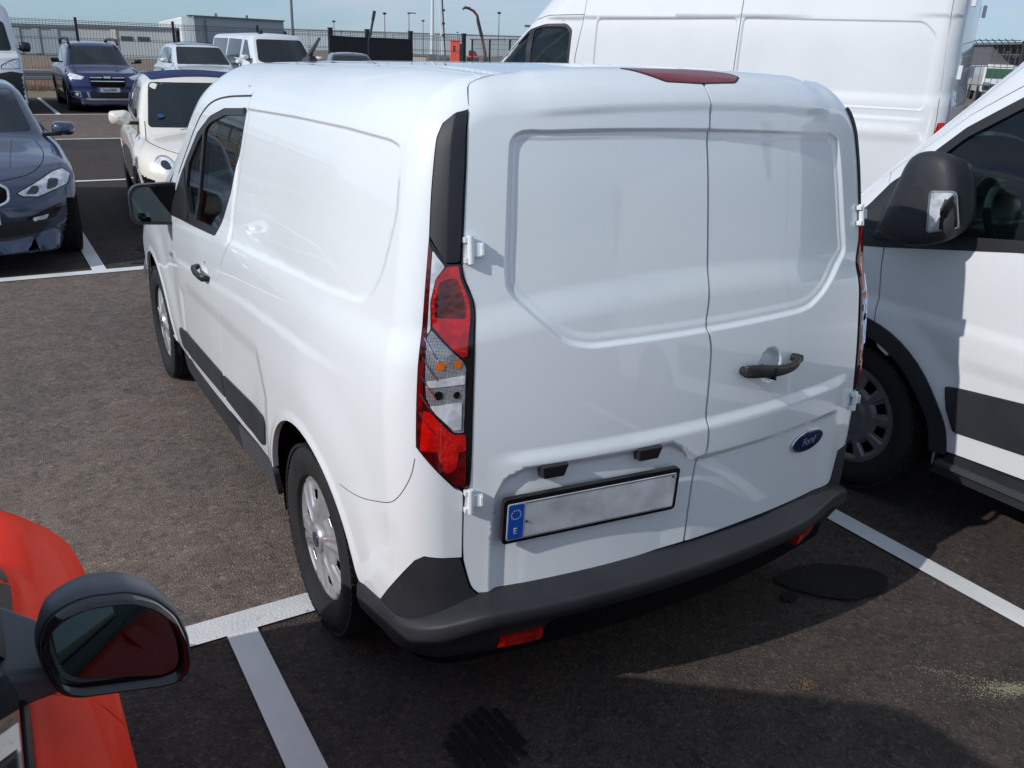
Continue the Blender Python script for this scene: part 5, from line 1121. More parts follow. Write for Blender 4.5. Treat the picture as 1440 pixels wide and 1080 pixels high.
    panel('windscreen_frame', WB, [(-.85, -.90), (.85, -.90), (.97, .62), (-.97, .62)], M['white2'], t, holes=[op], step=.08, lift=-.003, edge=0)
    panel('windscreen', WB, op, M['pane'], t, step=.1, lift=-.01, thick=0, edge=0)
    BB = Surf(high_F, base_dir('z+', 2.2), 1.8)
    panel('bonnet', BB, [(-.92, 4.7), (.92, 4.7), (.88, 5.15), (.6, 5.27), (-.6, 5.27), (-.88, 5.15)], M['white2'], t, step=.08, lift=-.002, edge=0)
    NB = Surf(high_F, base_dir('y+', 6.1), 1.3)
    panel('nose', NB, [(-.95, .30), (.95, .30), (.94, 1.1), (.6, 1.2), (-.6, 1.2), (-.94, 1.1)], M['white2'], t, step=.1, lift=-.002, edge=0)
    panel('grille', NB, rounded([(-.5, .5), (.5, .5), (.55, .95), (-.55, .95)], .04), M['plastic2'], t, step=.1, lift=.006)
    for y_ in (hy(1.05), hy(4.30)):
        for sg in (-1, 1): wheel(t, (sg * .90, y_, .345), sg, r=.345, w=.215, rc=.22, style='steel', rimmat=M['darkrim'])
    half_liner(t, .99, (hy(1.05), hy(4.30)), .36, .43)
    MB().box((0, 3.40, 1.4), (1.86, .03, 1.8)).build('bulkhead', M['interior'], t)
    MB().box((0, 4.6, 1.2), (1.86, .5, .34)).build('dashboard', M['interior'], t, bevel=.05)
    MB().box((0, 2.5, .42), (1.9, 4.6, .05)).build('floor_pan', M['void'], t)
    for x_ in (-.5, .5):
        sb = MB(); sb.box((x_, 3.80, .95), (.5, .5, .2)); sb.box((x_, 3.54, 1.35), (.46, .12, .70)); st2 = sb.build('seat', M['seat'], t, bevel=.05, seg=3); MB().box((x_, 3.54, 1.82), (.27, .1, .19)).build('headrest', M['seat'], st2, bevel=.04)
    sv_ = MB(); sv_.box((-.45, 4.12, 2.09), (.5, .22, .02)); sv_.build('sun_visor', M['interior'], t, bevel=.008)
    return t
# ------------------------------------------------------------------ orange-red small car in the left foreground (faces away, +y; its right side is next to us)
def redc_F(P):
    x, y, z = np.abs(P[:, 0]), P[:, 1], P[:, 2]
    w = spl(z, ((.15, .77), (.35, .81), (.60, .845), (.72, .848), (.82, .825), (.92, .775), (.98, .73))) - .16 * np.clip((y + .75) / .75, 0, 1.2)**2.2
    side = x - w
    hood = z - (spl(y, ((-3.6, .98), (-1.2, .975), (-.9, .968), (-.5, .915), (-.2, .845), (.0, .745), (.1, .62))) - .07 * (x / .8)**2)
    nose = y + .02 + .30 * (x / .84)**2.6 + .25 * np.clip(z - .62, 0, 1)
    low = smax(smax(side, hood, .10), nose, .12)
    wc = lerp(z, ((.9, .73), (.95, .725), (1.50, .59)))
    ws = (y + .70 + (z - .97) * 1.25 + .16 * (x / .8)**2) / 1.60
    roof = z - (1.55 - .04 * (x / .6)**2 - .05 * np.clip(-2.4 - y, 0, 2)**2)
    cab = smax(smax(x - wc, roof, .08), ws, .06)
    return np.maximum(np.maximum(smin(low, cab, .02), .18 - z), -3.45 - y + .2 * (x / .84)**2.6)
def build_red_car():
    t = thing('red_car', 'orange-red small car in the left foreground with its grey door mirror towards us', 'car', (-2.435, 0, 0), 0)
    arc = ring_pts(-.72, .31, .345, -14, 194)
    arc = [a for a in arc if a[1] > .235]
    for sg in (1, -1):
        def disp(uv):
            y, z = uv[:, 0], uv[:, 1]
            return -( .012 * bump(z, .74, .05) + .008 * (1 - sstep(np.hypot(y + .72, z - .31), .38, .46)) - .010 * bump(z, .55, .09) * (1 - sstep(y, -1.3, -1.1)))
        SF = Surf(redc_F, base_dir('x+' if sg > 0 else 'x-', 1.2), 1.0, disp); st = .016 if sg > 0 else .06
        pn = lambda n, poly, m, par=t, **k: panel(n, SF, poly, m, par, **{**dict(step=st), **k})
        door = chaikin([(-1.17, .93), (-1.12, .80), (-1.11, .60), (-1.14, .25)], 2) + [(-2.2, .25), (-2.25, .60), (-2.28, .94)]
        dd = pn('door', door, M['red'])
        wg = [(a + .005, b) for a, b in chaikin([(-1.14, .945), (-1.17, .93), (-1.12, .80), (-1.11, .60), (-1.14, .25)], 2)] + [(-1.06, .235)] + arc[::-1] + [(-.375, .235), (-.20, .24), (-.12, .45), (-.12, .62), (-.30, .76), (-.55, .84), (-.9, .91)]
        pn('front_wing', wg, M['red'])
        pn('rear_wing', [(-2.205, .25), (-2.255, .60), (-2.285, .94), (-3.25, .92), (-3.38, .5), (-3.3, .25)], M['red'], step=.06)
        pn('sill_trim', [(-1.06, .25), (-2.3, .25), (-2.3, .20), (-1.06, .20)], M['plastic'], lift=.004)
        pn('belt_trim', rounded([(-1.17, .943), (-2.3, .957), (-2.3, .980), (-1.17, .968)], .004), M['plastic2'], dd, lift=.006, step=.02)
        pn('side_window', rounded([(-1.22, .975), (-2.28, .985), (-2.22, 1.45), (-1.75, 1.455), (-1.50, 1.35)], .03), M['darkglass'], dd, lift=.002, step=.05)
        pn('quarter_window', rounded([(-.93, .966), (-1.18, .972), (-1.42, 1.28), (-1.36, 1.28)], .01), M['plastic'], t, lift=.004, step=.05)
        pn('pillar', [(-.86, .975), (-.92, .965), (-1.36, 1.31), (-1.60, 1.46), (-3.0, 1.46), (-3.05, 1.50), (-1.60, 1.50), (-1.30, 1.34)], M['plastic2'], lift=.001)
        # mirror
        cx, cz, cy = 1.565 - .71 + .0, 1.030, -1.25
        cx = sg * (2.435 - 1.582); cz = 1.040
        outl = rounded([(-.096, .040), (-.084, .062), (-.059, .077), (-.027, .082), (.027, .072), (.062, .048), (.088, .010), (.099, -.035), (.099, -.078), (.088, -.098), (.062, -.100), (-.065, -.072), (-.088, -.056), (-.098, -.020), (-.101, .020)], .014, 3); n_ = len(outl)
        V = []
        for (d, sc, dz) in ((.100, .18, -.004), (.092, .45, 0), (.070, .75, 0), (.040, .93, 0), (.005, 1.0, 0), (-.016, 1.0, 0), (-.020, .975, 0), (-.018, .955, 0), (-.022, .945, 0), (-.040, .93, 0), (-.043, .90, 0), (-.020, .83, 0), (.004, .80, 0)):
            V += [(cx + sg * a * sc, cy + d, cz + b * sc + dz) for a, b in outl]
        m_ = len(V) // n_; F = [(i * n_ + k, i * n_ + (k + 1) % n_, (i + 1) * n_ + (k + 1) % n_, (i + 1) * n_ + k) for i in range(m_ - 1) for k in range(n_)] + [tuple(range(n_))]
        mm = mesh('door_mirror', V, F, M['mirrorshell'], t, auto=55); bm = bmesh.new(); bm.from_mesh(mm.data); bmesh.ops.recalc_face_normals(bm, faces=bm.faces); bm.to_mesh(mm.data); bm.free()
        # the bezel is blacker than the shell
        V = []
        for (d, sc) in ((-.024, .952), (-.043, .935), (-.0455, .905), (-.022, .835), (.000, .815)): V += [(cx + sg * a * sc, cy + d - .0015, cz + b * sc) for a, b in outl]
        bz = mesh('mirror_bezel', V, [(i * n_ + k, i * n_ + (k + 1) % n_, (i + 1) * n_ + (k + 1) % n_, (i + 1) * n_ + k) for i in range(4) for k in range(n_)], M['black'], mm); bm = bmesh.new(); bm.from_mesh(bz.data); bmesh.ops.recalc_face_normals(bm, faces=bm.faces); bm.to_mesh(bz.data); bm.free()
        gl = [(a * .81, b * .81) for a, b in outl]; V = [(cx + sg * a, cy - .004 - .10 * a + .26 * b, cz + b) for a, b in gl]
        mesh('mirror_glass', V, [tuple(range(n_))], M['mirrord'], mm, smooth=False)
        arm = MB(); arm.add([(cx - sg * .17, cy + .16, .950), (cx - sg * .17, cy - .01, .950), (cx - sg * .03, cy + .005, .955), (cx - sg * .03, cy + .075, .955), (cx - sg * .17, cy + .20, 1.035), (cx - sg * .17, cy + .0, 1.02), (cx - sg * .04, cy + .0, .985), (cx - sg * .04, cy + .09, .99)], [(3, 2, 1, 0), (4, 5, 6, 7), (0, 1, 5, 4), (1, 2, 6, 5), (2, 3, 7, 6), (3, 0, 4, 7)]); arm.build('mirror_arm', M['mirrorshell'], mm, bevel=.014, seg=3)
    BS = Surf(redc_F, base_dir('z+', 1.8), 1.6, lambda uv: -.004 * bump(np.abs(uv[:, 0]), .60, .05))
    hood = [(-.62, -.79), (.62, -.79), (.70, -.66), (.68, -.40), (.56, -.16), (.30, -.05), (-.30, -.05), (-.56, -.16), (-.68, -.40), (-.70, -.66)]
    panel('bonnet', BS, rounded(hood, .05), M['red'], t, step=.02, edge=.002)
    for sg in (-1, 1):
        wt = [(.625, -.79), (.705, -.66), (.685, -.40), (.565, -.155), (.66, -.08), (.80, -.2), (.86, -.6), (.86, -1.15), (.735, -1.15), (.66, -.90)]
        panel('wing_top', BS, [(sg * a, b) for a, b in wt], M['red'], t, step=.018, edge=.0015, lift=.0005)
        hl = rounded([(.54, -.32), (.66, -.44), (.735, -.30), (.70, -.16), (.60, -.12), (.52, -.18)], .03)
        panel('headlight', BS, [(sg * a, b) for a, b in hl], M['redrim'], t, step=.02, lift=.006, edge=.004, ring=.006)
        panel('headlight_glass', BS, [(sg * (a * .88 + .63 * .12), b * .88 - .26 * .12) for a, b in hl], M['reflector'], t, step=.02, lift=.010, edge=.003, ring=.005)
    panel('cowl', BS, [(-.64, -.80), (.64, -.80), (.62, -.90), (-.62, -.90)], M['plastic'], t, step=.04, lift=.002)
    WB = Surf(redc_F, lambda uv: (np.stack([uv[:, 0], -1.13 + uv[:, 1] * .78 + .625, 1.24 - uv[:, 1] * .625 + .78], 1), np.tile([0, -.625, -.78], (len(uv), 1))), 2.2)
    panel('windscreen', WB, rounded([(-.60, -.36), (.60, -.36), (.70, .36), (-.70, .36)], .06), M['screen'], t, step=.08, lift=.001)
    RS_ = Surf(redc_F, base_dir('z+', 2.0), 1.6)
    panel('roof', RS_, [(-.62, -3.2), (.62, -3.2), (.62, -1.70), (.5, -1.56), (-.5, -1.56), (-.62, -1.70)], M['red'], t, step=.06)
    NB = Surf(redc_F, base_dir('y+', .6), 1.2)
    panel('nose', NB, [(-.74, .22), (.74, .22), (.74, .60), (.5, .70), (-.5, .70), (-.74, .60)], M['red'], t, step=.06, lift=-.001)
    panel('lower_intake', NB, rounded([(-.5, .24), (.5, .24), (.55, .42), (-.55, .42)], .03), M['plastic2'], t, step=.06, lift=.006)
    def under(P):
        Q = P.copy(); Q[:, 1] -= 3.5; return np.maximum(redc_F(Q) + .006, .30 - P[:, 2])
    sh = shell('under_skin', under, 3.5, .95, 1.65, M['plastic2'], t, st=.035, zc=.66, end=.55); sh.location = (0, -3.5, 0)
    for y_ in (-.72, -3.0):
        for sg in (-1, 1): wheel(t, (sg * .735, y_, .30), sg, r=.30, w=.19, rc=.20, style='cover')
    half_liner(t, .80, (-.72,), .31, .35, depth=.28)
    return t
M['mirrorshell'] = mat('dark_grey_mirror_shell', (.070, .075, .085), .42, spec=.45, bump_=(900, .1, .0004))
M['redrim'] = mat('red_lamp_bezel', (.52, .02, .005), .15, coat=1.)
# ------------------------------------------------------------------ cars: local +y runs from the front bumper (y = 0) to the back, they face -y
def car_F(c):
    def F(P):
        x, y, z = np.abs(P[:, 0]), P[:, 1], P[:, 2]; Ln = c['L']
        w = spl(z, c['w']) - c.get('ft', .10) * np.clip((.9 - y) / .9, 0, 1.2)**2.2 - c.get('rt', .06) * np.clip((y - Ln + .9) / .9, 0, 1.2)**2
        side = x - w
        nose = spl(z, c['nose']) + c.get('cn', .28) * (x / c['W'])**2.6 - y
        tail = y - Ln + .03 + c.get('ct', .18) * (x / c['W'])**2.6 - spl(z, c['tail'])
        hood = z - (spl(y, c['hood']) - c.get('ch', .06) * (x / c['W'])**2)
        low = smax(smax(side, hood, c.get('rh', .09)), smax(nose, tail, .02), c.get('rn', .08))
        k = c['wsk']; y0, z0 = c['ws']
        ws = (y0 + (z - z0) * k + c.get('cw', .16) * (x / c['W'])**2 - y) / math.sqrt(1 + k * k)
        y1, z1 = c['bw']; kb = c['bwk']
        bw = (y - y1 + (z - z1) * kb + .12 * (x / c['W'])**2) / math.sqrt(1 + kb * kb)
        wc = lerp(z, c['cab']) - c.get('cabt', .05) * (np.abs(y - c.get('cabm', 2.4)) / 1.5)**2
        roof = z - (spl(y, c['roof']) - c.get('cr', .04) * (x / .6)**2)
        cab = smax(smax(smax(x - wc, roof, c.get('rr', .09)), ws, .06), bw, .08)
        f = smin(low, cab, .03)
        r = c['ar']
        for yc in c['wheels']:
            cyl = np.maximum(np.hypot(y - yc, z - c['wr']) - r, (w - .30) - x)
            f = np.maximum(f, -cyl)
        return smax(f, c.get('clear', .17) - z, .05)
    return F
def shell(name, F, L_, W_, H_, m, par, st=.035, zc=.55, end=.9):
    """a closed skin over F, cast outwards from a spine"""
    V = []; Fc = []
    def grid(us, vs, f, flip):
        b = sum(len(v) for v in V); U, Vv = np.meshgrid(us, vs, indexing='ij'); P = f(U.ravel(), Vv.ravel()); V.append(P); nu, nv = len(us), len(vs)
        for i in range(nu - 1):
            for j in range(nv - 1):
                q = (b + i * nv + j, b + (i + 1) * nv + j, b + (i + 1) * nv + j + 1, b + i * nv + j + 1); Fc.append(q[::-1] if flip else q)
    n = lambda a: max(2, int(round(a / st)))
    xs = np.linspace(-W_, W_, n(2 * W_)); ys = np.linspace(-.1, L_ + .1, n(L_)); zs = np.linspace(.05, H_, n(H_)); zero = lambda a: np.zeros_like(a)
    grid(ys, zs, lambda u, v: np.stack([zero(u) + W_, u, v], 1), False); grid(ys, zs, lambda u, v: np.stack([zero(u) - W_, u, v], 1), True)
    grid(xs, ys, lambda u, v: np.stack([u, v, zero(u) + H_], 1), False)
    grid(xs, zs, lambda u, v: np.stack([u, zero(u) - .1, v], 1), False); grid(xs, zs, lambda u, v: np.stack([u, zero(u) + L_ + .1, v], 1), True)
    grid(xs, ys, lambda u, v: np.stack([u, v, zero(u) + .05], 1), True)
    B = np.vstack(V); O = np.stack([np.clip(B[:, 0], -.35, .35), np.clip(B[:, 1], end, L_ - end), np.full(len(B), zc)], 1)
    D = B - O; l = np.linalg.norm(D, axis=1); D /= l[:, None]
    t = np.zeros(len(B)); 
    lo = np.zeros(len(B)); hi = l * 1.15; done = np.zeros(len(B), bool)
    for k in np.linspace(0, 1, 60)[1:]:
        tt = hi * 0 + l * 1.15 * k; v = F(O + D * tt[:, None]); h = (~done) & (v > 0); lo = np.where(done | (v > 0), lo, tt); hi = np.where(h, tt, hi); done |= h
    for _ in range(14):
        mid = (lo + hi) / 2; neg = F(O + D * mid[:, None]) < 0; lo = np.where(neg, mid, lo); hi = np.where(neg, hi, mid)
    P = O + D * lo[:, None]
    e = .002; N = np.stack([F(P + [e, 0, 0]) - F(P - [e, 0, 0]), F(P + [0, e, 0]) - F(P - [0, e, 0]), F(P + [0, 0, e]) - F(P - [0, 0, e])], 1); nl = np.linalg.norm(N, axis=1); nl[nl == 0] = 1; N /= nl[:, None]
    a = np.array(Fc); fn = np.cross(P[a[:, 1]] - P[a[:, 0]], P[a[:, 2]] - P[a[:, 0]]); bad = (fn * N[a[:, 0]]).sum(1) < 0
    Fc = [f[::-1] if b_ else f for f, b_ in zip(Fc, bad)]
    return mesh(name, P, Fc, m, par, N=N)
def build_car(c):
    t = thing(c['name'], c['label'], c['cat'], (c['x'], c['y'], 0), R(c.get('rot', 0)), c.get('group'))
    F = car_F(c); m = M[c['paint']]; body = shell('body', F, c['L'], c['W'] + .15, c['H'] + .15, m, t, st=c.get('st', .035), zc=c.get('zc', .72))
    SS = {d: Surf(F, base_dir(d, k), 3.2, n=64) for d, k in (('y-', 1.0), ('x-', c['W'] + .5), ('x+', c['W'] + .5), ('z+', c['H'] + .6))}
    SS['y+'] = Surf(F, base_dir('y+', c['L'] + 1.0), 3.2, n=64)
    def patch(n, d, poly, mm, par=body, lift=.004, step=.06, r=.02, thick=.012, holes=(), both=False, edge=.002, label=None):
        sets = [(d, poly, holes)]
        if both:
            if d in ('y-', 'z+', 'y+'): sets.append((d, mx(poly), [mx(h) for h in holes]))
            else: sets.append(('x+' if d == 'x-' else 'x-', poly, holes))
        out = []
        for d_, p_, h_ in sets: out.append(panel(n, SS[d_], rounded(p_, r), M[mm], par, step=step, lift=lift, edge=edge, ring=.006, thick=thick, holes=[rounded(q, r) for q in h_]))
        return out
    for f in c['patches']: patch(*f[:4], **(f[4] if len(f) > 4 else {}))
    for pl in c.get('lines', []):
        d, ln, w = pl; ribbon('panel_seam', SS[d], chaikin(ln, 2) if len(ln) > 2 else ln, w, M['void'], body, lift=.0012, step=.05)
    wr = c['wr']
    for yc in c['wheels']:
        for sg in (-1, 1): wheel(t, (sg * (c['W'] - .115), yc, wr), sg, r=wr, w=.205, rc=c.get('rc', wr * .68), style='alloy' if c.get('alloy', 1) else 'cover', rimmat=M[c.get('rim', 'silver')])
    # door mirrors
    for sg in (-1, 1):
        my, mz, mw = c['mirror']; ms = c.get('mirs', 1.)
        out = rounded([(-.10, -.055), (.07, -.065), (.105, -.02), (.095, .055), (-.06, .065), (-.10, .04)], .03, 3); n_ = len(out); V = []
        for (d, sc) in ((-.085, .25), (-.065, .65), (-.03, .93), (.01, 1.), (.05, .98), (.055, .86)): V += [(sg * (mw + .12) + sg * a * sc * ms**.4, my + d, mz + b * sc * ms) for a, b in out]
        m_ = len(V) // n_; Fc = [(i * n_ + k, i * n_ + (k + 1) % n_, (i + 1) * n_ + (k + 1) % n_, (i + 1) * n_ + k) for i in range(m_ - 1) for k in range(n_)] + [tuple(range(n_)), tuple((m_ - 1) * n_ + k for k in range(n_))[::-1]]
        o = mesh('door_mirror', V, Fc, M[c.get('mirpaint', c['paint'])], t, auto=50); bm = bmesh.new(); bm.from_mesh(o.data); bmesh.ops.recalc_face_normals(bm, faces=bm.faces); bm.to_mesh(o.data); bm.free()
        MB().add([(sg * (mw - .06), my - .04, mz - .07), (sg * (mw - .06), my + .05, mz - .07), (sg * (mw + .10), my + .03, mz - .062), (sg * (mw + .10), my - .04, mz - .062), (sg * (mw - .06), my - .04, mz - .035), (sg * (mw - .06), my + .05, mz - .035), (sg * (mw + .10), my + .03, mz - .03), (sg * (mw + .10), my - .04, mz - .03)], [(3, 2, 1, 0), (4, 5, 6, 7), (0, 1, 5, 4), (1, 2, 6, 5), (2, 3, 7, 6), (3, 0, 4, 7)]).build('mirror_arm', M['plastic2'], o, bevel=.008)
    if c.get('plate'):
        z_, s_, wq = c['plate']; y_ = float(SS['y-'].P(np.array([[0., z_]]))[0][1]); Mx = Matrix.Translation((0, y_ - .018, z_)) @ Matrix.Rotation(R(90), 4, 'X')
        pl = MB().prism(rounded([(-.26, -.055), (.26, -.055), (.26, .055), (-.26, .055)], .008), .006, Mx); pq = pl.build('number_plate', M['platew'], t)
        MB().prism([(-.258, -.052), (-.215, -.052), (-.215, .052), (-.258, .052)], .001, Mx, z0=.0065).build('plate_band', M['blue'], pq)
        if s_: txt(s_, .088, M['ink'], pq, Mx @ Matrix.Translation((.022, -.031, .0072)), 'plate_lettering', xs=wq)
    return t
CARS = []
# blue-grey hatchback on the left
CARS.append(dict(name='hatchback_car', label='blue-grey metallic hatchback parked at the left edge, facing the camera', cat='car', x=-1.83, y=5.62, L=4.32, W=.90, H=1.43, paint='bluegrey', st=.028,
    w=((.15, .84), (.30, .88), (.55, .90), (.75, .895), (.92, .86), (1.0, .82)), ft=.10, nose=((.15, .06), (.25, .02), (.42, .0), (.60, .03), (.72, .10), (.80, .22)), tail=((.1, -.1), (.5, .0), (.9, -.03), (1.3, -.3)),
    hood=((0, .70), (.15, .755), (.45, .85), (1.0, .935), (1.35, .985), (2.0, 1.0), (4.4, 1.0)), ch=.07, cn=.34,
    ws=(1.25, .98), wsk=1.75, bw=(4.15, 1.0), bwk=.8, cab=((.9, .80), (1.0, .76), (1.40, .60)), roof=((0, 1.3), (2.1, 1.415), (2.6, 1.43), (3.4, 1.38), (4.3, 1.25)), wheels=(.80, 3.47), wr=.322, ar=.36, mirror=(1.42, 1.02, .80), rim='darkrim',
    patches=[('windscreen', 'y-', [(-.66, 1.0), (.66, 1.0), (.56, 1.355), (-.56, 1.355)], 'screen', dict(r=.05, lift=.003)),
        ('headlight', 'y-', [(.40, .635), (.44, .60), (.56, .585), (.82, .66), (.86, .74), (.80, .79), (.70, .775)], 'black', dict(both=True, step=.025, r=.012)),
        ('lamp_cover', 'y-', [(.415, .635), (.45, .610), (.56, .598), (.80, .668), (.845, .738), (.79, .778), (.71, .765)], 'lampwhite', dict(both=True, step=.02, lift=.007, r=.01)),
        ('lamp_projector', 'y-', [(.47, .622), (.56, .615), (.585, .675), (.53, .685)], 'darkglass', dict(both=True, step=.02, lift=.010, r=.025)),
        ('lamp_projector', 'y-', [(.63, .640), (.72, .655), (.745, .715), (.66, .725)], 'darkglass', dict(both=True, step=.02, lift=.010, r=.025)),
        ('kidney_grille', 'y-', [(.02, .52), (.22, .52), (.35, .58), (.36, .68), (.28, .725), (.02, .73)], 'chrome', dict(both=True, step=.03, r=.03, lift=.005)),
        ('grille_mesh', 'y-', [(.035, .535), (.215, .535), (.335, .59), (.342, .672), (.27, .71), (.035, .712)], 'void', dict(both=True, step=.03, r=.03, lift=.009)),
        ('lower_intake', 'y-', [(-.50, .27), (.50, .27), (.62, .38), (.55, .42), (-.55, .42), (-.62, .38)], 'plastic2', dict(step=.03, r=.02, lift=.010)),
        ('fog_light_bezel', 'y-', [(.42, .37), (.66, .42), (.74, .50), (.72, .53), (.46, .44)], 'black', dict(both=True, step=.02, r=.01, lift=.007)),
        ('fog_light', 'y-', [(.48, .395), (.60, .415), (.62, .45), (.50, .435)], 'lampwhite', dict(both=True, step=.02, r=.008, lift=.010)),
        ('air_curtain', 'y-', [(.76, .33), (.83, .36), (.835, .55), (.775, .56)], 'void', dict(both=True, step=.02, r=.015, lift=.004)),
        ('side_window', 'x+', [(1.62, 1.0), (2.12, 1.33), (2.5, 1.365), (3.3, 1.32), (3.75, 1.10), (3.7, 1.02)], 'darkglass', dict(both=True, lift=.003)),
        ('badge', 'z+', [(-.04, .10), (.04, .10), (.04, .16), (-.04, .16)], 'chrome', dict(r=.035, step=.02))],
    lines=[('z+', [(-.66, 1.22), (-.70, .8), (-.62, .32), (-.30, .13), (0, .11), (.30, .13), (.62, .32), (.70, .8), (.66, 1.22)], .006), ('z+', [(.40, .35), (.47, 1.2)], .003), ('z+', [(-.40, .35), (-.47, 1.2)], .003), ('x+', [(1.25, .30), (1.30, .8), (1.42, .98)], .006), ('x+', [(2.45, .30), (2.42, .95)], .006)], plate=(.46, '', 1)))
# small cream-white city car with a blue roof
CARS.append(dict(name='city_car', label='small cream-white city car with a dark blue roof, facing the camera', cat='car', x=.47, y=6.45, rot=-5, mirs=1.2, L=3.63, W=.835, H=1.52, paint='cream', st=.028,
    w=((.15, .78), (.35, .82), (.60, .835), (.80, .825), (.95, .77), (1.0, .74)), ft=.13, nose=((.15, .05), (.30, .0), (.5, .0), (.65, .04), (.78, .14), (.88, .30)), cn=.36, tail=((.1, -.1), (.5, .0), (.9, -.03), (1.3, -.2)),
    hood=((0, .70), (.2, .80), (.5, .89), (.85, .945), (1.2, .97), (3.7, 1.0)), ch=.10, rh=.14, ws=(.92, .95), wsk=1.25, bw=(3.55, 1.0), bwk=.42, cab=((.9, .74), (1.02, .73), (1.42, .60)), cabm=2.0, roof=((0, 1.35), (1.6, 1.47), (2.1, 1.505), (2.9, 1.46), (3.6, 1.34)), cr=.05,
    wheels=(.68, 2.98), wr=.305, ar=.34, mirror=(1.22, 1.055, .77), mirpaint='cream', alloy=0,
    patches=[('windscreen', 'y-', [(-.64, .975), (.64, .975), (.555, 1.405), (-.555, 1.405)], 'screen', dict(r=.05, lift=.003)),
        ('fabric_roof', 'z+', [(-.53, 1.60), (.53, 1.60), (.55, 2.2), (.52, 3.1), (-.52, 3.1), (-.55, 2.2)], 'navyroof', dict(lift=.008, r=.05)),
        ('side_window', 'x-', [(1.36, 1.03), (1.78, 1.375), (2.1, 1.41), (2.6, 1.375), (3.1, 1.18), (3.0, 1.08)], 'darkglass', dict(both=True, lift=.003, r=.04)),
        ('headlight', 'y-', [(0.47, 0.625), (0.557, 0.593), (0.643, 0.625), (0.686, 0.697), (0.643, 0.769), (0.557, 0.784), (0.485, 0.726)], 'galv', dict(both=True, r=.05, step=.02)),
        ('lamp_glass', 'y-', [(0.485, 0.64), (0.557, 0.607), (0.632, 0.632), (0.672, 0.697), (0.629, 0.758), (0.557, 0.769), (0.499, 0.719)], 'lampwhite', dict(both=True, r=.05, step=.02, lift=.008)),
        ('drl_ring', 'y-', [(0.521, 0.668), (0.571, 0.647), (0.622, 0.683), (0.614, 0.733), (0.557, 0.74)], 'darkglass', dict(both=True, r=.03, step=.02, lift=.012)),
        ('lower_intake', 'y-', [(-.40, .25), (.40, .25), (.44, .36), (-.44, .36)], 'plastic2', dict(r=.02)),
        ('side_repeater', 'x-', [(.98, .845), (1.10, .865), (1.09, .885), (.985, .875)], 'chrome', dict(both=True, r=.008, step=.02)),
        ('arch_lip', 'x-', ring_pts(.68, .305, .375, 10, 170) + ring_pts(.68, .305, .338, 10, 170)[::-1], 'cream', dict(both=True, r=0, step=.03, lift=.006)),
        ('arch_lip', 'x-', ring_pts(2.98, .305, .375, 10, 170) + ring_pts(2.98, .305, .338, 10, 170)[::-1], 'cream', dict(both=True, r=0, step=.03, lift=.006))],
    lines=[('z+', [(-.66, 1.12), (-.70, .7), (-.52, .30), (-.2, .14), (.2, .14), (.52, .30), (.70, .7), (.66, 1.12)], .007), ('x-', [(1.18, .30), (1.15, .7), (1.28, 1.0)], .007), ('x-', [(2.42, .32), (2.45, .98)], .007)], plate=(.42, '', 1)))
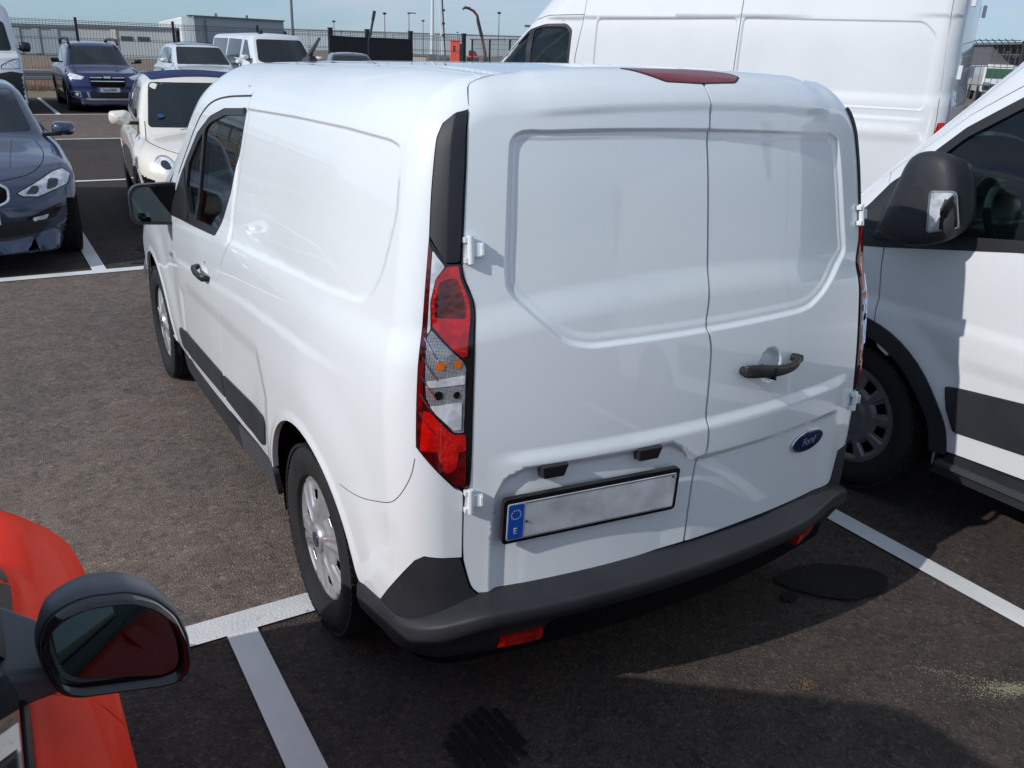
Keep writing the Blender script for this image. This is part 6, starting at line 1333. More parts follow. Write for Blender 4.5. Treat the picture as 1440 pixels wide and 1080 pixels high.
# dark blue estate with roof rails
CARS.append(dict(name='estate_car', label='dark blue estate car with black roof rails and wide chrome grille', cat='car', x=1.50, y=22.9, L=4.87, W=.94, H=1.68, paint='navy', st=.04,
    w=((.2, .88), (.4, .92), (.7, .94), (.95, .925), (1.08, .89)), nose=((.15, .10), (.3, .02), (.55, .0), (.8, .04), (.93, .14)), tail=((.1, -.1), (.6, .0), (1.3, -.2)),
    hood=((0, .88), (.2, .95), (.6, 1.02), (1.3, 1.10), (4.9, 1.12)), ws=(1.25, 1.08), wsk=1.6, bw=(4.7, 1.1), bwk=.9, cab=((1.0, .86), (1.1, .83), (1.6, .64)), roof=((0, 1.55), (2.1, 1.65), (2.8, 1.68), (4.0, 1.65), (4.8, 1.5)), cabm=2.9,
    wheels=(.95, 3.69), wr=.345, ar=.40, mirror=(1.55, 1.22, .90), mirpaint='black',
    patches=[('windscreen', 'y-', [(-.70, 1.12), (.70, 1.12), (.58, 1.57), (-.58, 1.57)], 'screen', dict(r=.05)),
        ('side_window', 'x-', [(1.75, 1.12), (2.3, 1.53), (3.0, 1.57), (4.0, 1.53), (4.45, 1.25), (4.4, 1.14)], 'darkglass', dict(both=True, lift=.004)),
        ('headlight', 'y-', [(.52, .86), (.60, .79), (.84, .80), (.90, .93), (.87, .96)], 'lampwhite', dict(both=True, step=.03, r=.02)),
        ('grille', 'y-', [(-.44, .88), (.44, .88), (.40, .62), (-.40, .62)], 'void', dict(step=.05, r=.03)),
        ('grille_bar', 'y-', [(-.42, .86), (-.12, .86), (-.12, .835), (-.41, .835)], 'chrome', dict(both=True, step=.05, r=.008, lift=.012)),
        ('grille_bar', 'y-', [(-.40, .77), (.40, .77), (.40, .75), (-.40, .75)], 'chrome', dict(step=.05, r=.006, lift=.012)),
        ('badge', 'y-', [(-.09, .83), (.09, .83), (.09, .875), (-.09, .875)], 'chrome', dict(step=.03, r=.022, lift=.016)),
        ('lower_intake', 'y-', [(-.46, .33), (.46, .33), (.50, .50), (-.50, .50)], 'plastic2', dict(step=.05, r=.03)),
        ('bumper_trim', 'y-', [(-.56, .345), (.56, .345), (.52, .305), (-.52, .305)], 'galv', dict(step=.05, r=.01, lift=.012)),
        ('bumper_trim', 'y-', [(.44, .34), (.49, .34), (.53, .50), (.47, .50)], 'galv', dict(both=True, step=.05, r=.01, lift=.012)),
        ('fog_light_bezel', 'y-', [(.64, .36), (.86, .36), (.88, .52), (.66, .50)], 'galv', dict(both=True, step=.04, r=.03, lift=.008)),
        ('fog_light_recess', 'y-', [(.665, .38), (.86, .38), (.865, .50), (.68, .485)], 'plastic', dict(both=True, step=.04, r=.03, lift=.012)),
        ('fog_light', 'y-', [(.71, .40), (.79, .40), (.79, .47), (.71, .47)], 'lampwhite', dict(both=True, step=.03, r=.03, lift=.016)),
        ('lower_cladding', 'y-', [(-.88, .215), (.88, .215), (.88, .30), (-.88, .30)], 'plastic', dict(step=.04, r=.02, lift=.022)),
        ('side_cladding', 'x-', [(1.4, .22), (3.2, .22), (3.2, .42), (1.4, .42)], 'plastic', dict(both=True, lift=.006)),
        ('arch_trim', 'x-', ring_pts(.95, .345, .46, -10, 190) + ring_pts(.95, .345, .395, -10, 190)[::-1], 'plastic', dict(both=True, r=0, step=.05, lift=.01)),
        ('arch_trim', 'x-', ring_pts(3.69, .345, .46, -10, 190) + ring_pts(3.69, .345, .395, -10, 190)[::-1], 'plastic', dict(both=True, r=0, step=.05, lift=.01))],
    lines=[('z+', [(-.72, 1.2), (-.78, .6), (-.6, .2), (0, .14), (.6, .2), (.78, .6), (.72, 1.2)], .012), ('x-', [(1.5, .4), (1.55, 1.1)], .01), ('x-', [(2.75, .4), (2.7, 1.1)], .01)], plate=(.55, '0625 MNR', .80), rails=1))
# pearl white crossover
CARS.append(dict(name='crossover_car', label='pearl-white crossover with a black roof behind the small city car', cat='car', x=4.20, y=22.9, L=4.4, W=.92, H=1.74, paint='silverp', st=.045,
    w=((.2, .86), (.5, .91), (.8, .92), (1.05, .89), (1.15, .85)), nose=((.15, .10), (.4, .0), (.8, .03), (1.0, .14)), tail=((.1, -.1), (.6, .0), (1.3, -.2)),
    hood=((0, .95), (.2, 1.02), (.6, 1.10), (1.2, 1.17), (4.5, 1.17)), ws=(1.15, 1.15), wsk=1.4, bw=(4.3, 1.15), bwk=.6, cab=((1.0, .84), (1.15, .82), (1.65, .64)), roof=((0, 1.6), (2.0, 1.71), (2.6, 1.735), (3.6, 1.70), (4.4, 1.55)),
    wheels=(.85, 3.5), wr=.345, ar=.40, mirror=(1.45, 1.27, .90),
    patches=[('windscreen', 'y-', [(-.72, 1.18), (.72, 1.18), (.60, 1.63), (-.60, 1.63)], 'screen', dict(r=.05)),
        ('black_roof', 'z+', [(-.56, 1.95), (.56, 1.95), (.58, 2.5), (.54, 3.7), (-.54, 3.7), (-.58, 2.5)], 'black', dict(lift=.006, r=.05)),
        ('side_window', 'x-', [(1.65, 1.18), (2.15, 1.58), (2.8, 1.62), (3.6, 1.55), (4.0, 1.3), (3.9, 1.2)], 'darkglass', dict(both=True, lift=.004)),
        ('headlight', 'y-', [(.52, .86), (.85, .90), (.87, 1.0), (.56, .95)], 'lampwhite', dict(both=True, step=.04, r=.02)),
        ('grille', 'y-', [(-.45, .6), (.45, .6), (.48, .85), (-.48, .85)], 'plastic2', dict(step=.06, r=.03)),
        ('lower_intake', 'y-', [(-.6, .28), (.6, .28), (.64, .45), (-.64, .45)], 'plastic2', dict(step=.06, r=.03))],
    lines=[('z+', [(-.72, 1.2), (-.78, .6), (-.6, .2), (0, .14), (.6, .2), (.78, .6), (.72, 1.2)], .012), ('x-', [(1.4, .4), (1.45, 1.1)], .01), ('x-', [(2.55, .4), (2.55, 1.1)], .01)], plate=(.50, '', 1)))
# dark car of which only the roof shows
CARS.append(dict(name='dark_grey_car', label='dark grey car whose roof alone shows above the small van', cat='car', x=8.85, y=24.4, rot=-14, L=4.3, W=.90, H=1.60, paint='darkgreyp', st=.05,
    w=((.2, .84), (.5, .89), (.8, .90), (1.0, .86), (1.1, .8)), nose=((.15, .10), (.4, .0), (.8, .05), (.95, .2)), tail=((.1, -.1), (.6, .0), (1.3, -.2)),
    hood=((0, .85), (.3, .95), (1.0, 1.05), (1.3, 1.08), (4.4, 1.08)), ws=(1.1, 1.08), wsk=1.5, bw=(4.2, 1.08), bwk=.7, cab=((1.0, .80), (1.1, .78), (1.5, .60)), roof=((0, 1.45), (2.0, 1.58), (2.5, 1.60), (3.4, 1.54), (4.3, 1.35)),
    wheels=(.82, 3.4), wr=.33, ar=.37, mirror=(1.4, 1.18, .87),
    patches=[('windscreen', 'y-', [(-.68, 1.11), (.68, 1.11), (.57, 1.50), (-.57, 1.50)], 'screen', dict(r=.05)),
        ('side_window', 'x-', [(1.6, 1.11), (2.1, 1.46), (2.6, 1.50), (3.4, 1.45), (3.9, 1.2), (3.8, 1.12)], 'darkglass', dict(both=True, lift=.004)),
        ('headlight', 'y-', [(.52, .74), (.82, .76), (.84, .86), (.56, .84)], 'lampwhite', dict(both=True, step=.05, r=.02)), ('grille', 'y-', [(-.4, .4), (.4, .4), (.4, .6), (-.4, .6)], 'plastic2', dict(step=.06))],
    lines=[], plate=(.50, '', 1)))
# white minibus
CARS.append(dict(name='minibus', label='white minibus with dark side windows parked in front of the fence', cat='minibus', x=6.35, y=22.6, L=5.0, W=.99, H=2.07, paint='white2', st=.05, zc=.8, rot=4,
    w=((.2, .92), (.5, .98), (.9, .99), (1.3, .96), (1.5, .92)), nose=((.15, .10), (.5, .0), (.9, .03), (1.1, .14)), cn=.22, tail=((.1, -.1), (.6, .0), (1.8, -.02)), ct=.06,
    hood=((0, 1.05), (.3, 1.18), (.8, 1.30), (1.2, 1.32), (5.1, 1.32)), ws=(.60, 1.25), wsk=.95, cw=.22, bw=(4.95, 1.3), bwk=.06, cab=((1.2, .95), (1.4, .92), (1.95, .78), (2.1, .74)), cabt=.015, cabm=3.0, roof=((0, 2.0), (1.4, 2.05), (2.5, 2.07), (5., 2.05)), rr=.12,
    wheels=(.95, 3.88), wr=.34, ar=.40, mirror=(1.05, 1.42, .98), alloy=0,
    patches=[('windscreen', 'y-', [(-.80, 1.33), (-.60, 1.27), (.60, 1.27), (.80, 1.33), (.66, 1.90), (-.66, 1.90)], 'screen', dict(r=.08)),
        ('front_side_window', 'x-', [(1.00, 1.22), (1.62, 1.86), (1.85, 1.88), (1.90, 1.38), (1.3, 1.30)], 'darkglass', dict(both=True, lift=.004, r=.04)),
        ('side_window', 'x-', [(2.05, 1.38), (2.05, 1.88), (3.2, 1.90), (3.2, 1.40)], 'darkglass', dict(both=True, lift=.004, r=.04)),
        ('side_window', 'x-', [(3.30, 1.40), (3.30, 1.90), (4.7, 1.90), (4.7, 1.42)], 'darkglass', dict(both=True, lift=.004, r=.04)),
        ('headlight', 'y-', [(.60, .88), (.86, .92), (.90, 1.15), (.72, 1.02)], 'lampwhite', dict(both=True, step=.04, r=.02)),
        ('door_handle', 'x-', [(1.98, 1.16), (2.12, 1.17), (2.12, 1.20), (1.98, 1.19)], 'plastic2', dict(both=True, step=.04, r=.01, lift=.02)),
        ('door_handle', 'x-', [(1.66, 1.14), (1.80, 1.15), (1.80, 1.18), (1.66, 1.17)], 'plastic2', dict(both=True, step=.04, r=.01, lift=.02)),
        ('grille', 'y-', [(-.45, .65), (.45, .65), (.5, .95), (-.5, .95)], 'plastic2', dict(step=.06, r=.03)), ('bumper_trim', 'y-', [(-.9, .22), (.9, .22), (.9, .42), (-.9, .42)], 'plastic', dict(step=.06, r=.03))],
    lines=[('x-', [(1.95, .3), (1.97, 1.95)], .012), ('x-', [(.98, .9), (.98, 1.2)], .012)], plate=(.50, '', 1), knobs=1))
# white van at the left edge
CARS.append(dict(name='white_cargo_van', label='white cargo van with black bumper cut by the left edge of the view', cat='van', x=-1.36, y=22.6, mirs=1.9, L=5.4, W=1.03, H=2.62, paint='white2', st=.05, zc=.9, rot=0,
    w=((.2, .95), (.5, 1.0), (1.0, 1.03), (1.6, 1.0), (2.0, .97)), nose=((.15, .10), (.5, .0), (.9, .03), (1.2, .22)), cn=.20, tail=((.1, -.1), (.6, .0), (2.4, -.02)), ct=.04,
    hood=((0, 1.12), (.25, 1.25), (.55, 1.40), (.9, 1.46), (5.5, 1.46)), ws=(.55, 1.35), wsk=.62, cw=.25, bw=(5.35, 1.3), bwk=.03, cab=((1.2, 1.02), (1.6, .99), (2.2, .93), (2.6, .88)), cabt=.01, cabm=3.0, roof=((0, 2.5), (1.4, 2.58), (2.5, 2.62), (5.4, 2.60)), rr=.2,
    wheels=(.95, 4.4), wr=.35, ar=.42, mirror=(.95, 1.52, 1.02), mirpaint='plastic2', alloy=0,
    patches=[('windscreen', 'y-', [(-.84, 1.42), (.84, 1.42), (.76, 2.10), (-.76, 2.10)], 'screen', dict(r=.10)),
        ('front_side_window', 'x+', [(1.0, 1.35), (1.35, 1.95), (1.9, 1.98), (1.9, 1.35)], 'darkglass', dict(both=True, lift=.004, r=.04)),
        ('front_bumper', 'y-', [(-1.0, .22), (1.0, .22), (1.0, .92), (.72, .97), (.45, .92), (-.45, .92), (-.72, .97), (-1.0, .92)], 'plastic', dict(step=.06, r=.04, lift=.015)),
        ('headlight', 'y-', [(.52, 1.02), (.92, 1.04), (.93, 1.24), (.80, 1.22), (.56, 1.10)], 'lampwhite', dict(both=True, step=.04, r=.02)),
        ('headlight_surround', 'y-', [(.50, 1.005), (.94, 1.02), (.945, 1.26), (.79, 1.24), (.53, 1.11)], 'black', dict(both=True, step=.04, r=.02, lift=.001)),
        ('grille', 'y-', [(-.42, .95), (.42, .95), (.45, 1.10), (-.45, 1.10)], 'plastic2', dict(step=.06, r=.03))],
    lines=[('x+', [(1.0, .4), (1.0, 1.3)], .012), ('x+', [(2.0, .4), (2.0, 2.1)], .012)], plate=(.50, '', 1)))
def extras(c, t):
    if c.get('rails'):
        for sg in (-1, 1):
            rb = MB(); zt = 1.66
            pts = [(sg * .60, 2.05, 1.62), (sg * .60, 2.2, 1.72), (sg * .60, 2.7, 1.755), (sg * .60, 3.6, 1.755), (sg * .60, 4.2, 1.72), (sg * .60, 4.4, 1.60)]; rb.tube(pts, [.03, .045, .035, .035, .045, .03], 8); rb.build('roof_rail', M['plastic2'], t, smooth=True)
    if c.get('knobs'):
        for x_ in (-.30, .42): MB().lathe([(.07, 0), (.07, .05), (.04, .09), (.001, .10)], 12, 'z', Matrix.Translation((x_, 1.9, 2.05))).build('roof_vent', M['plastic2'], t, smooth=True)
    if c['name'] == 'dark_grey_car':
        MB().tube([(.1, 2.15, 1.58), (.06, 2.0, 1.86)], .012, 6).build('aerial', M['plastic2'], t)
    if c['name'] == 'city_car':
        w_ = MB(); pts = [(-.42, .93, 1.015), (-.1, .96, 1.03), (.35, .99, 1.03)]; w_.tube(pts, .010, 6); w_.build('wiper', M['plastic2'], t)
        # round blue environmental sticker inside the screen
        st_ = MB().prism([(.036 * math.cos(a), .026 * math.sin(a)) for a in np.linspace(0, 2 * math.pi, 24, endpoint=False)], .002, Matrix.Translation((-.50, 1.110, 1.085)) @ Matrix.Rotation(R(52), 4, 'X'))
        st_.build('blue_sticker', M['stick'], t)
M['stick'] = mat('sticker_blue', (.02, .07, .18), .5)
# ------------------------------------------------------------------ ground
def asphalt(name, base, speck=1., rough=.93, scale=1., bst=.75):
    m = bpy.data.materials.new(name); m.use_nodes = True; n = m.node_tree; b = n.nodes['Principled BSDF']; b.inputs['Roughness'].default_value = rough; b.inputs['Specular IOR Level'].default_value = .25
    tc = n.nodes.new('ShaderNodeTexCoord'); N_ = lambda k: n.nodes.new('ShaderNode' + k); Lk = n.links.new
    v = N_('TexVoronoi'); v.inputs['Scale'].default_value = 115 * scale; v.inputs['Randomness'].default_value = 1; Lk(tc.outputs['Object'], v.inputs['Vector'])
    v2 = N_('TexVoronoi'); v2.inputs['Scale'].default_value = 48 * scale; Lk(tc.outputs['Object'], v2.inputs['Vector'])
    hs = N_('SeparateColor'); Lk(v.outputs['Color'], hs.inputs[0])
    r1 = N_('ValToRGB'); e = r1.color_ramp.elements; e[0].position = 0; e[0].color = (.78, .76, .76, 1); e[1].position = 1; e[1].color = (1.7, 1.62, 1.55, 1)
    a = r1.color_ramp.elements.new(.55); a.color = (.92, .90, .90, 1); a2 = r1.color_ramp.elements.new(.93); a2.color = (1.18, 1.14, 1.10, 1); Lk(hs.outputs[0], r1.inputs[0])
    h2 = N_('SeparateColor'); Lk(v2.outputs['Color'], h2.inputs[0])
    r2 = N_('ValToRGB'); e = r2.color_ramp.elements; e[0].position = .0; e[0].color = (.70, .70, .72, 1); e[1].position = 1; e[1].color = (1.5, 1.38, 1.2, 1); q = r2.color_ramp.elements.new(.3); q.color = (1, 1, 1, 1); q = r2.color_ramp.elements.new(.965); q.color = (1.05, 1.05, 1.05, 1); Lk(h2.outputs[0], r2.inputs[0])
    nz_ = N_('TexNoise'); nz_.inputs['Scale'].default_value = .55; nz_.inputs['Detail'].default_value = 7; nz_.inputs['Roughness'].default_value = .62; Lk(tc.outputs['Object'], nz_.inputs['Vector'])
    r3 = N_('ValToRGB'); e = r3.color_ramp.elements; e[0].position = .30; e[0].color = (.74, .76, .80, 1); e[1].position = .72; e[1].color = (1.22, 1.15, 1.06, 1); Lk(nz_.outputs['Fac'], r3.inputs[0])
    n4 = N_('TexNoise'); n4.inputs['Scale'].default_value = 7; n4.inputs['Detail'].default_value = 6; Lk(tc.outputs['Object'], n4.inputs['Vector'])
    r4 = N_('MapRange'); r4.inputs[1].default_value = .3; r4.inputs[2].default_value = .7; r4.inputs[3].default_value = .84; r4.inputs[4].default_value = 1.14; Lk(n4.outputs['Fac'], r4.inputs[0])
    def mul(A, B):
        x = N_('MixRGB'); x.blend_type = 'MULTIPLY'; x.inputs[0].default_value = 1
        (Lk(A, x.inputs[1]) if not isinstance(A, tuple) else setattr(x.inputs[1], 'default_value', A)); Lk(B, x.inputs[2]); return x.outputs[0]
    c = mul((*base, 1), r1.outputs[0]); c = mul(c, r2.outputs[0]); c = mul(c, r3.outputs[0]); c = mul(c, r4.outputs[0])
    Lk(c, b.inputs['Base Color'])
    bp = N_('Bump'); bp.inputs['Strength'].default_value = bst; bp.inputs['Distance'].default_value = .005; Lk(v.outputs['Distance'], bp.inputs['Height']); Lk(bp.outputs[0], b.inputs['Normal'])
    return m, n, b
def paint_mat(name, col, wear=.5):
    m, n, b = asphalt(name, (.07, .066, .062), bst=.28); N_ = lambda k: n.nodes.new('ShaderNode' + k); Lk = n.links.new
    tc = [q for q in n.nodes if q.type == 'TEX_COORD'][0]
    a = N_('TexNoise'); a.inputs['Scale'].default_value = 26; a.inputs['Detail'].default_value = 9; a.inputs['Roughness'].default_value = .78; Lk(tc.outputs['Object'], a.inputs['Vector'])
    r = N_('ValToRGB'); e = r.color_ramp.elements; e[0].position = wear - .14; e[0].color = (0, 0, 0, 1); e[1].position = wear - .08; e[1].color = (1, 1, 1, 1); Lk(a.outputs['Fac'], r.inputs[0])
    d = N_('TexNoise'); d.inputs['Scale'].default_value = 3.; d.inputs['Detail'].default_value = 6; Lk(tc.outputs['Object'], d.inputs['Vector'])
    r2 = N_('ValToRGB'); e = r2.color_ramp.elements; e[0].position = .3; e[0].color = tuple(c * .78 for c in col) + (1,); e[1].position = .7; e[1].color = (*col, 1); Lk(d.outputs['Fac'], r2.inputs[0])
    src = b.inputs['Base Color'].links[0].from_socket; x = N_('MixRGB'); Lk(r.outputs[0], x.inputs[0]); Lk(src, x.inputs[1]); Lk(r2.outputs[0], x.inputs[2]); Lk(x.outputs[0], b.inputs['Base Color'])
    b.inputs['Roughness'].default_value = .7
    return m
def sheet(name, pts, z, m, parent=None, k='structure'):
    o = mesh(name, [(x, y, z) for x, y in pts], [tuple(range(len(pts)))], m, parent, smooth=False)
    bm = bmesh.new(); bm.from_mesh(o.data)
    for f in bm.faces:
        if f.normal.z < 0: f.normal_flip()
    bm.to_mesh(o.data); bm.free()
    if k: o['kind'] = k
    return o
def rect(x0, x1, y0, y1): return [(x0, y0), (x1, y0), (x1, y1), (x0, y1)]
M['asphalt'], _, _ = asphalt('asphalt', (.058, .049, .044))
M['asphalt_aisle'], _, _ = asphalt('worn_sheen_aisle_asphalt', (.150, .126, .110))  # lighter from wear, with low-angle sheen also put into the colour
M['line'] = paint_mat('white_line_paint', (.66, .67, .66), .47)
M['line2'] = paint_mat('fresh_white_line_paint', (.72, .73, .72), .40)
def build_ground():
    m = mat('dry_earth', (.20, .150, .105), .95, var=(1.4, .35), bump_=(6, .6, .05))
    sheet('terrain', rect(-900, 900, -400, 1500), -.02, m)
    sheet('car_park', rect(-40, 40, -25, 32.3), 0, M['asphalt'])
    sheet('aisle', rect(-38, 38, .115, 5.34), .004, M['asphalt_aisle']); sheet('aisle', rect(-38, 38, 16.35, 22.25), .004, M['asphalt_aisle'])
    z = .008
    sheet('road_line', rect(-20, 1.27, .055, .17), z, M['line']); sheet('road_line', rect(1.27, 20, .055, .17), z, M['line'])
    for x in (-6.08, -3.61): sheet('road_line', rect(x, x + .10, -5.2, .055), z, M['line'])
    sheet('road_line', rect(-1.185, -1.085, -5.2, .055), z, M['line2'])
    sheet('road_line', [(1.265, .055), (1.365, .055), (1.402, -5.2), (1.302, -5.2)], z, M['line2'])
    for x in (3.78, 6.25): sheet('road_line', rect(x, x + .10, -5.2, .055), z, M['line'])
    sheet('road_line', rect(-20, 20, 5.345, 5.47), z, M['line2'])
    for x in (-8.4, -5.9, -3.42, -.97, 1.60, 4.1, 6.6): 
        sheet('road_line', rect(x, x + .11, 5.47, 10.68), z, M['line2']); sheet('road_line', rect(x + .02, x + .13, 10.79, 16.25), z, M['line2'])
    sheet('road_line', rect(-20, 20, 10.68, 10.79), z, M['line2']); sheet('road_line', rect(-20, 20, 16.25, 16.36), z, M['line2']); sheet('road_line', rect(-20, 20, 22.22, 22.34), z, M['line2'])
    for x in (-4.8, -2.3, .17, 2.70, 5.2, 7.7, 10.2, 12.7): sheet('road_line', rect(x, x + .10, 22.34, 28.8), z, M['line2'])
    # stains and patches on the asphalt
    def blob(cx, cy, rx, ry, rot, n=26, jag=.16, seed=0):
        g = random.Random(seed); o = []
        for i in range(n):
            a = 2 * math.pi * i / n; r = 1 + g.uniform(-jag, jag); x, y = rx * r * math.cos(a), ry * r * math.sin(a); o.append((cx + x * math.cos(rot) - y * math.sin(rot), cy + x * math.sin(rot) + y * math.cos(rot)))
        return o
    oil, _, _ = asphalt('oil_stain', (.012, .011, .011), rough=.7, bst=.5)
    s1 = [(-.21, .13), (-.10, .155), (.04, .13), (.19, .015), (.215, -.065), (.12, -.125), (-.04, -.11), (-.12, -.045), (-.19, .05)]
    o = sheet('oil_stain', [(.90 + a, -.705 + b) for a, b in rounded(s1, .03)], .0125, oil, k=None); tag(o, 'large dark oil stain on the asphalt behind the right of the small van', 'stain')
    o = sheet('oil_stain', blob(.665, -.685, .036, .030, 0, 14, .12, 3), .0125, oil, k=None); tag(o, 'small round oil spot to the left of the large oil stain', 'stain')
    for i, (dx, dy, l) in enumerate([(-.105, -.015, .20), (-.075, .0, .215), (-.045, .015, .235), (-.015, .020, .235), (.017, .025, .23), (.05, .040, .235), (.078, .045, .17)]):
        pts = rounded([(-.0105, -l / 2), (.0105, -l / 2), (.0115, l / 2), (-.010, l / 2)], .010); a = R(2 + 2 * (i % 3)); 
        o = sheet('scribbled_streak', [(-.655 + dx + x * math.cos(a) - y * math.sin(a), -.800 + dy + x * math.sin(a) + y * math.cos(a)) for x, y in pts], .0125 + .0006 * i, oil, k=None)
        tag(o, ('leftmost black tar streak', 'second black tar streak from the left', 'third black tar streak from the left', 'middle black tar streak', 'third black tar streak from the right', 'second black tar streak from the right', 'rightmost, shorter black tar streak')[i] + ' in the scribbled row at the bottom edge', 'stain', 'black streaks scribbled side by side on the asphalt')
    dm, n, b = asphalt('dark_patch_asphalt', (.030, .028, .030))
    o = sheet('dark_patch', [(-.66, 5.60), (-.30, 5.56), (.2, 5.62), (.35, 6.1), (.0, 6.45), (-.18, 6.3), (-.35, 6.5), (-.52, 6.2), (-.45, 5.95)], .006, dm, k=None); tag(o, 'dark patch on the asphalt between the hatchback and the city car', 'stain')  # irregular patch darker than the asphalt around it
    return
M['lime'] = mat('yellow_grey_grit', (.24, .225, .15), .95); M['rust'] = mat('rusty_grit', (.17, .105, .05), .95)
def build_grit():
    """loose grit and the pale and rusty specks, as real little chips"""
    def chips(name, pts, size, m):
        V = []; F = []
        for (x, y) in pts:
            s = size * random.uniform(.5, 1.3); a = random.uniform(0, 6.28); b = len(V); k = random.choice((4, 5)); zz = .0045 + .0 
            for i in range(k): t = a + 2 * math.pi * i / k; V.append((x + s * math.cos(t) * random.uniform(.7, 1), y + s * math.sin(t) * random.uniform(.7, 1), zz))
            V.append((x, y, zz + s * random.uniform(.5, .9)))
            F += [(b + i, b + (i + 1) % k, b + k) for i in range(k)]
        o = mesh(name, V, F, m, smooth=False); o['kind'] = 'stuff'; return o
    g = random.Random(5)
    def cloud(cx, cy, sx, sy, n, rot=0):
        o = []
        for _ in range(n):
            x, y = g.gauss(0, sx), g.gauss(0, sy); o.append((cx + x * math.cos(rot) - y * math.sin(rot), cy + x * math.sin(rot) + y * math.cos(rot)))
        return o
    chips('pale_grit', cloud(.885, -1.36, .060, .022, 700, -.5) + cloud(.93, -1.38, .03, .016, 500, -.5) + cloud(.80, -1.22, .06, .012, 110, -.8) + cloud(.80, -1.3, .14, .06, 160, -.5), .0020, M['lime'])
    chips('rusty_grit', cloud(.345, -1.045, .016, .012, 120) + cloud(.36, -1.0, .035, .008, 50, -1) + cloud(.085, -.95, .028, .012, 140, -.7) + cloud(.20, -.76, .020, .008, 30), .0020, M['rust'])
    pts = [(g.uniform(-2.6, 3.2), g.uniform(-1.5, 5.2)) for _ in range(1800)] + [(g.uniform(-1.2, 1.6), g.uniform(-1.5, -.2)) for _ in range(1100)]
    chips('loose_chippings', pts, .0026, mat('stone_chip', (.15, .135, .12), .9))
# ------------------------------------------------------------------ fence, barrier, yard behind and the far buildings
FY = 33.0
def build_fence():
    f = thing('mesh_fence', 'dark green-grey welded mesh fence with leaning posts along the far side of the car park', 'fence', (0, FY, 0))
    H = 2.30
    posts = [-14.0, -10.8, -7.6, -4.4, -1.2, 1.96, 5.15, 8.2, 11.08, 12.63, 14.54, 17.04]
    for x in posts:
        big = x > 10
        p = MB(); w = .15 if big else .085; p.box((x, 0, H / 2 + .05), (w, w, H + .1)); 
        p.build('post', M['post'], f, bevel=.01)
        if big: MB().box((x, 0, H + .11), (w + .02, w + .02, .05)).build('post_cap', M['post'], f)
    for a, b in zip(posts[:-1], posts[1:]):
        v = MB(); n = max(2, int((b - a) / .10)); nn = n
        for i in range(n + 1):
            x = a + (b - a) * i / n; v.box((x, .0, H / 2), (.010, .010, H))
        o = v.build('vertical_wires', M['wire'], f); o['kind'] = 'stuff'
        h = MB()
        for z in (.10, .62, 1.15, 1.68, 2.12, 2.24): h.box(((a + b) / 2, .012, z), (b - a, .014, .014)); h.box(((a + b) / 2, -.012, z + .05), (b - a, .014, .014))
        o = h.build('horizontal_wires', M['wire'], f); o['kind'] = 'stuff'
    # nearer fence on the right, running towards us
    g = thing('mesh_fence', 'near run of welded mesh fence with bent-over top behind the right vans', 'fence', (0, 0, 0))
    x0, y0, x1, y1 = 10.9, 4.9, 17.04, 32.9; L_ = math.hypot(x1 - x0, y1 - y0); ux, uy = (x1 - x0) / L_, (y1 - y0) / L_
    A = Matrix(((ux, -uy, 0, x0), (uy, ux, 0, y0), (0, 0, 1, 0), (0, 0, 0, 1)))
    A2 = Matrix(((uy, ux, 0, x0 - uy * 0 + 0), (-ux, uy, 0, y0), (0, 0, 1, 0), (0, 0, 0, 1)))
    def run(org, d, length, par):
        T = Matrix(((d[0], -d[1], 0, org[0]), (d[1], d[0], 0, org[1]), (0, 0, 1, 0), (0, 0, 0, 1))); k = int(length // 2.5)
        for i in range(k + 1):
            MB().box((i * 2.5, 0, 1.1), (.07, .07, 2.2), T).build('post', M['post'], par, bevel=.008)
            if i < k:
                v = MB(); 
                for j in range(1, 22): v.tube([(i * 2.5 + j * 2.5 / 22, 0, 0), (i * 2.5 + j * 2.5 / 22, 0, 2.10), (i * 2.5 + j * 2.5 / 22, .07, 2.18), (i * 2.5 + j * 2.5 / 22, .15, 2.22)], .006, 4, M=T)
                o = v.build('vertical_wires', M['wire'], par); o['kind'] = 'stuff'
                h = MB()
                for z in (.1, .4, .7, 1.0, 1.3, 1.6, 1.85, 2.02): h.box((i * 2.5 + 1.25, -.01, z), (2.5, .012, .012), T)
                h.box((i * 2.5 + 1.25, .10, 2.20), (2.5, .012, .012), T); o = h.build('horizontal_wires', M['wire'], par); o['kind'] = 'stuff'
    run((x0, y0), (ux, uy), L_, g); run((x0, y0), (.45, -.893), 12, g)
    # black banner tied to the fence
    b = MB(); b.box((12.79, -.10, 1.05), (3.46, .02, 2.12)); o = b.build('banner', M['banner'], None); o.location = (0, FY, 0); tag(o, 'long black banner with white lettering hung on the mesh fence', 'banner')
    txt('ARVAL', .34, M['whiteprint'], o, Matrix.Translation((12.6, -.115, .66)) @ Matrix.Rotation(R(90), 4, 'X'), 'banner_lettering', xs=1.5)
    e = MB(); e.tube([(11.05, -.1, 2.13), (12.2, -.1, 2.105), (13.2, -.1, 2.115), (14.53, -.1, 2.10)], .02, 6); e.build('hem', M['post'], o)
M['whiteprint'] = mat('white_print', (.75, .75, .75), .6)
